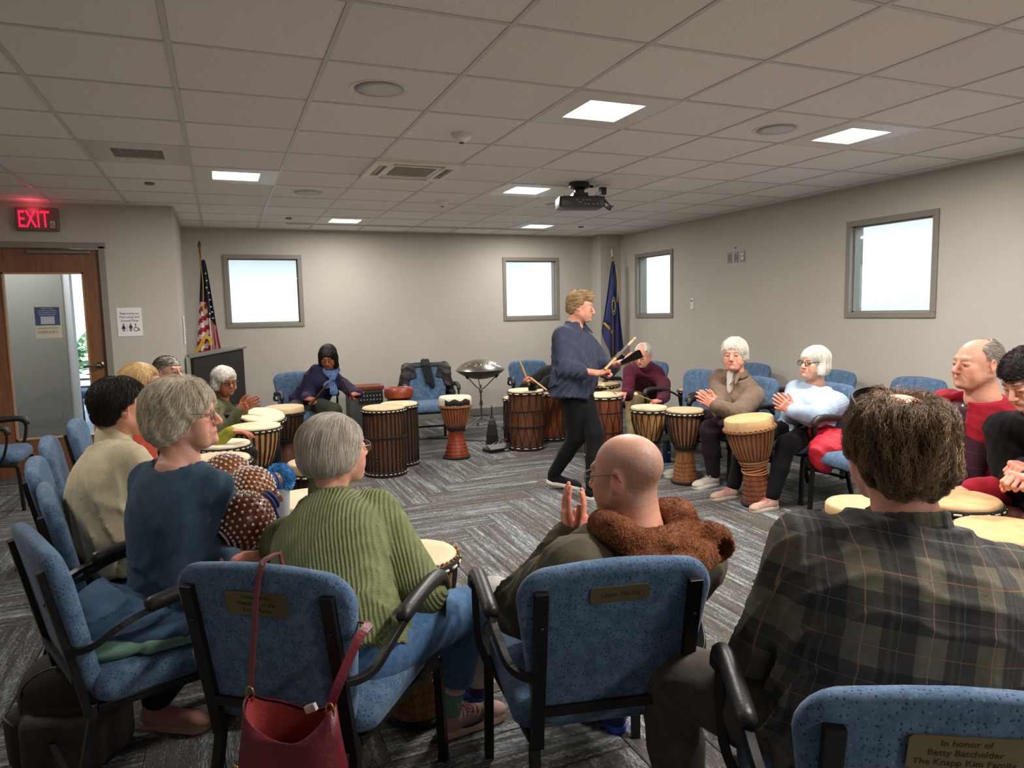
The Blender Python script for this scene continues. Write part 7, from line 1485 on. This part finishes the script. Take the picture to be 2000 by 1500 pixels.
# ================= BAGS, COATS, GOURDS AND OTHER SMALL THINGS =================
def sdf_obj(name, s, mat, parent, uvz=True): v, q = s.mesh(); return mesh_obj(name, [(v, q, None, v[:, [0, 2]])], mat, parent)
leather = plain('maroon_leather', (104, 30, 42), .42, bump=(60, .25), var=(8, .2)); lining = plain('maroon_lining', (150, 52, 50), .75, bump=(200, .3)); brass2 = plain('bright_brass', (206, 160, 80), .25, .9)
t = thing('shoulder_bag', 'open maroon leather shoulder bag hanging by its strap from the front chair back', 'bag', tuple(CH['green'].location), CH['green'].rotation_euler.z)
def bag_ring(z, hw, hd, cx, n=36, dz=None, sq=2.6):
    out = []
    for k in range(n):
        a = 2 * math.pi * k / n; c, s_ = math.cos(a), math.sin(a); x = hw * math.copysign(abs(c) ** (2 / sq), c); y = hd * math.copysign(abs(s_) ** (2 / sq), s_)
        out.append((cx + x, -.415 + y + .006 * math.sin(5 * a + z * 20), z + (dz(c, s_) if dz else 0)))
    return out
b = MB(); rings = []
dzr = lambda c, s_: (.035 * c * c - .02 - (.035 if s_ < 0 else 0) * (1 - c * c))
for z, hw, hd in ((.15, .11, .045), (.155, .14, .06), (.25, .15, .066), (.38, .14, .06), (.49, .125, .052)): rings.append(bag_ring(z, hw, hd, .135))
rings.append(bag_ring(.55, .114, .047, .135, dz=dzr)); rings.append(bag_ring(.548, .109, .042, .135, dz=dzr))
n = 36
for r_ in rings: b.v += [tuple(p) for p in r_]
fs = [(i * n + k, i * n + (k + 1) % n, (i + 1) * n + (k + 1) % n, (i + 1) * n + k) for i in range(len(rings) - 1) for k in range(n)] + [tuple(reversed(range(n)))]
b.f += fs; b.m += [0] * len(fs); bb = b.build('bag_body', leather, t, smooth=True)
b = MB(); rr = [bag_ring(.543, .108, .041, .135, dz=dzr), bag_ring(.46, .105, .038, .135), bag_ring(.36, .09, .03, .135)]
for r_ in rr: b.v += [tuple(p) for p in r_]
b.f += [(i * n + (k + 1) % n, i * n + k, (i + 1) * n + k, (i + 1) * n + (k + 1) % n) for i in range(2) for k in range(n)] + [tuple(2 * n + k for k in range(n))]; b.m += [0] * len(b.f); b.build('bag_lining', lining, t, smooth=True)
b = MB(); b.box((.135, -.484, .315), (.20, .010, .16)); b.build('front_pocket', leather, t, bevel=.004)
b = MB(); b.tube(cr([(.045, -.489, .413), (.135, -.494, .403), (.225, -.489, .421)], 6), .0035, 6); zp = b.build('zipper', brass2, t, smooth=True)
b = MB(); b.tube([(.045, -.492, .41), (.046, -.495, .355)], .004, 6); b.build('zipper_pull', brass2, zp)
for x in (.035, .235): b = MB(); b.lathe([(.001, .004), (.006, .003), (.007, 0)], 10, c=(x, -.484, .435), R=RX(rad(90))); b.build('rivet', brass2, t, smooth=True)
b = MB(); b.tube(cr([(.242, -.42, .57), (.258, -.40, .62), (.272, -.33, .69), (.262, -.265, .70), (.15, -.27, .70), (.05, -.262, .80), (.035, -.268, .862)], 6), .01, 4, flat=((0, 1, .3), .011, .002)); b.build('strap', leather, t)
b = MB(); b.tube(cr([(.03, -.27, .862), (.025, -.325, .858), (.018, -.345, .80), (.020, -.37, .70), (.024, -.40, .585)], 6), .01, 4, flat=((0, 1, .3), .011, .002)); b.build('strap', leather, t)
for p, q in (((.025, -.405, .58), (.025, -.41, .55)), ((.242, -.42, .575), (.242, -.42, .545))):
    b = MB(); b.tube([V(p[0] + .010 * math.cos(a), p[1], (p[2] + q[2]) / 2 + .018 * math.sin(a)) for a in np.linspace(0, 2 * math.pi, 14, endpoint=False)], .0025, 6, closed=True); b.build('strap_ring', brass2, t, smooth=True)
b = MB(); b.box((.175, -.39, .54), (.03, .012, .018), R=RY(rad(-25))); b.build('magnet_tab', plain('tab_white', (206, 190, 184), .4), t, bevel=.002)
# jacket on the lower left chair
t = thing('jacket', 'crumpled slate blue jacket with mint lining on the lower left chair seat', 'jacket', (-.30, 2.43, .475)); s = SDF((-.26, -.22, -.03), (.36, .2, .2), .006)
s.ell((-.06, .0, .05), (.14, .12, .055), .03); s.ell((.08, -.08, .025), (.16, .09, .035), .03); s.ell((-.12, .04, .09), (.07, .09, .05), .03); s.cone((-.1, .1, .08), (.12, .06, .05), .05, .04, .03)
s.disp(lambda P: -.022 * folds(P, 42, 4) - .008 * wob(P, 60, 2), .04); sdf_obj('jacket_shell', s, cloth('cloth_jacket_slate', (70, 96, 124), (52, 76, 102)), t)
s = SDF((-.2, -.25, -.03), (.2, .1, .12), .006); s.ell((-.05, -.13, .012), (.11, .06, .022), .02); s.cone((.05, -.17, .01), (.16, -.16, .012), .018, .015, .02); s.disp(lambda P: -.01 * folds(P, 50, 7), .03); sdf_obj('jacket_lining', s, cloth('cloth_mint', (112, 146, 132)), t)
# backpack on the floor
t = thing('backpack', 'dark brown backpack slumped on the floor under the lower left chair', 'backpack', (-.52, 2.60, 0), rad(-15)); s = SDF((-.2, -.17, -.01), (.2, .17, .42), .007)
s.box((0, .02, .15), (.155, .09, .15), .06, .03); s.ell((0, 0, .28), (.14, .09, .10), .05); s.box((0, -.085, .11), (.12, .045, .10), .035, .02); s.cone((-.15, -.02, .04), (-.15, -.02, .16), .045, .05, .02); s.disp(lambda P: -.008 * folds(P, 26, 5), .03); s.box((0, 0, -.1), (.4, .4, .1), .001, .004, True)
sdf_obj('pack_body', s, plain('pack_cloth', (42, 34, 32), .7, bump=(160, .4)), t); b = MB(); b.tube(cr([(-.13, -.06, .18), (-.11, -.075, .30), (0, -.08, .36), (.11, -.075, .30), (.13, -.06, .18)], 6), .004, 6); b.build('zipper', M['dark'], t)
b = MB(); b.tube(cr([(-.04, .05, .35), (-.03, .06, .40), (.03, .06, .40), (.04, .05, .35)], 5), .008, 8); b.build('grab_handle', M['black'], t, smooth=True)
b = MB(); b.tube(cr([(-.15, -.07, .17), (-.19, -.05, .19), (-.19, 0, .19), (-.15, .03, .17)], 5), .004, 6); b.build('side_pocket_rim', plain('pocket_rim', (96, 84, 78), .6), t, smooth=True)
# red puffer coat
t = thing('puffer_coat', 'bright red quilted puffer coat stuffed between the chairs beside the pale blue sweater woman', 'coat', (4.06, 3.60, .46)); s = SDF((-.42, -.3, -.30), (.25, .5, .22), .009)
s.ell((-.08, .02, .0), (.26, .16, .12), .05); s.ell((-.24, .02, -.08), (.08, .10, .10), .05); s.ell((-.02, .26, .04), (.14, .16, .08), .05); s.ell((.05, -.12, .04), (.16, .12, .09), .05)
s.disp(lambda P: .012 * np.abs(np.sin(P[:, 0] * 34 + P[:, 2] * 22 + 1.5 * wob(P, 14, 1))) - .012 * folds(P, 26, 6), .04); sdf_obj('coat_shell', s, plain('red_nylon', (186, 22, 42), .62, bump=(70, .5), var=(18, .12)), t)
# black jacket and scarf over the empty chair
e_ = CH['empty']; t = thing('black_jacket', 'black jacket draped over the back of the empty chair by the far wall', 'jacket', tuple(e_.location), e_.rotation_euler.z); s = SDF((-.40, -.52, .08), (.40, -.10, .95), .009)
s.cone((-.22, -.315, .845), (.22, -.315, .845), .036, .036, .03, fl=None); s.cone((-.23, -.315, .83), (-.30, -.33, .50), .042, .05, .04); s.cone((.23, -.315, .83), (.31, -.34, .45), .042, .055, .04); s.cone((.31, -.34, .45), (.30, -.36, .18), .055, .06, .04)
s.box((0, -.375, .58), (.26, .035, .27), .03, .03); s.box((-.20, -.262, .77), (.075, .018, .085), .016, .03, False, RY(rad(-18))); s.box((.20, -.262, .77), (.075, .018, .085), .016, .03, False, RY(rad(18))); s.box((.245, -.25, .66), (.05, .022, .11), .02, .03); s.box((-.24, -.252, .68), (.045, .022, .09), .02, .03)
s.disp(lambda P: -.012 * folds(P, 36, 2), .04); sdf_obj('jacket_shell', s, plain('black_twill', (34, 30, 32), .55, bump=(80, .4)), t)
t = thing('black_scarf', 'black knitted scarf looped over the jacket on the empty chair', 'scarf', tuple(e_.location), e_.rotation_euler.z); s = SDF((-.12, -.45, .5), (.16, -.12, .95), .006)
for dx in (-.02, .025): s.cone((dx + .02, -.36, .82), (dx, -.31, .898), .024, .026, .01); s.cone((dx, -.31, .898), (dx - .005, -.235, .85), .026, .026, .01); s.cone((dx - .005, -.235, .85), (dx - .04, -.20, .64 + dx), .026, .030, .01)
s.disp(lambda P: -.006 * folds(P, 80, 2), .03); sdf_obj('scarf_cloth', s, plain('scarf_black', (22, 22, 28), .85, bump=(260, .6)), t)
# shekeres
gourd_m = plain('gourd_shell', (150, 88, 44), .3, var=(7, .35)); gourd_d = plain('gourd_dark', (112, 56, 34), .3, var=(7, .3)); bead_m = plain('bead_cream', (214, 204, 192), .35); net_m = plain('net_blue', (44, 70, 130), .7)
def shekere(label, c, r, neck, mat, nr=13):
    t = thing('shekere', label, 'rattle', c, group='beaded gourd rattles'); ax_ = nrm(neck); R = np.array(Vector((0, 0, 1)).rotation_difference(Vector(ax_)).to_matrix())
    b = MB(); prof = [(.001, -r)] + [(r * math.sin(a), -r * math.cos(a)) for a in np.linspace(.15, 2.55, 18)] + [(r * .40, r * 1.0), (r * .31, r * 1.15), (r * .28, r * 1.35), (r * .31, r * 1.5), (.001, r * 1.52)]; b.lathe(prof, 32, R=R); b.build('gourd', mat, t, smooth=True)
    b = MB(); bn = MB(); nn = 22
    for q in range(nr):
        th = .35 + q * 2.1 / (nr - 1); rr = r * 1.03
        for k in range(nn):
            a = 2 * math.pi * (k + .5 * (q % 2)) / nn; p = R @ V(rr * math.sin(th) * math.cos(a), rr * math.sin(th) * math.sin(a), -rr * math.cos(th)); s_ = .0054
            b.lathe([(.001, -s_), (s_ * .8, -s_ * .6), (s_, 0), (s_ * .8, s_ * .6), (.001, s_)], 7, c=p)
            if q < nr - 1:
                for dk in (-.5, .5): a2 = a + 2 * math.pi * dk / nn; th2 = .35 + (q + 1) * 2.1 / (nr - 1); p2 = R @ V(rr * math.sin(th2) * math.cos(a2), rr * math.sin(th2) * math.sin(a2), -rr * math.cos(th2)); bn.tube([p, p2], .0011, 4)
    b.build('bead', bead_m, t, smooth=True)['kind'] = 'stuff'; bn.build('cord_net', gourd_d, t)['kind'] = 'stuff'
    b = MB(); b.tube([R @ V(r * .36 * math.cos(a), r * .36 * math.sin(a), r * 1.08) for a in np.linspace(0, 2 * math.pi, 16, endpoint=False)], .007, 6, closed=True); b.tube([R @ V(r * .36, 0, r * 1.12), R @ V(r * .7, 0, r * 1.0), R @ V(r * .9, .02, r * .8)], .006, 6); b.tube([R @ V(r * .34 * math.cos(a), r * .34 * math.sin(a), r * 1.25) for a in np.linspace(0, 2 * math.pi, 16, endpoint=False)], .006, 6, closed=True); b.build('neck_cord', net_m, t, smooth=True); return t
shekere('beaded gourd rattle furthest back of the three, with a blue corded neck', (-0.013, 2.925, 0.824), .095, (0.945, -0.068, -0.05), gourd_m); shekere('beaded gourd rattle in the middle of the three', (0.066, 2.675, 0.827), .082, (0.764, 0.545, 0.1), gourd_m); shekere('reddish beaded gourd rattle nearest the camera', (0.036, 2.496, 0.765), .094, (0.819, 0.415, 0.45), gourd_d, 11)
t = thing('feather_rattle', 'bright blue shaggy rattle ring above a grey cup held among the gourds', 'rattle', (0.194, 3.104, 0.762)); s = SDF((-.09, -.09, -.09), (.09, .09, .09), .005)
for k in range(10):
    a0, a1 = 2 * math.pi * k / 10, 2 * math.pi * (k + 1) / 10; Rr = np.array([(0.924, -0.382, 0), (0.378, 0.92, 0), (0, 0, 1)]).T; s.cone(Rr @ V(.034 * math.cos(a0), 0, .034 * math.sin(a0)), Rr @ V(.034 * math.cos(a1), 0, .034 * math.sin(a1)), .022, .022, .01)
v, q = s.mesh(); rg = mesh_obj('shaggy_ring', [(v, q, None)], plain('feather_blue', (40, 110, 176), .7), t); strands('ring_fibre', s, v, q, rg, plain('feather_blue_light', (70, 150, 210), .6), 2500, fl_dir((0, 0, .3), 1.2, 60), .022, .0008, lift=.014, steps=5, clump=.8)
b = MB(); b.lathe([(.035, -.16), (.04, -.05), (.036, -.04), (.001, -.04)], 20); b.build('cup', plain('cup_grey', (150, 156, 158), .35), t, smooth='auto')
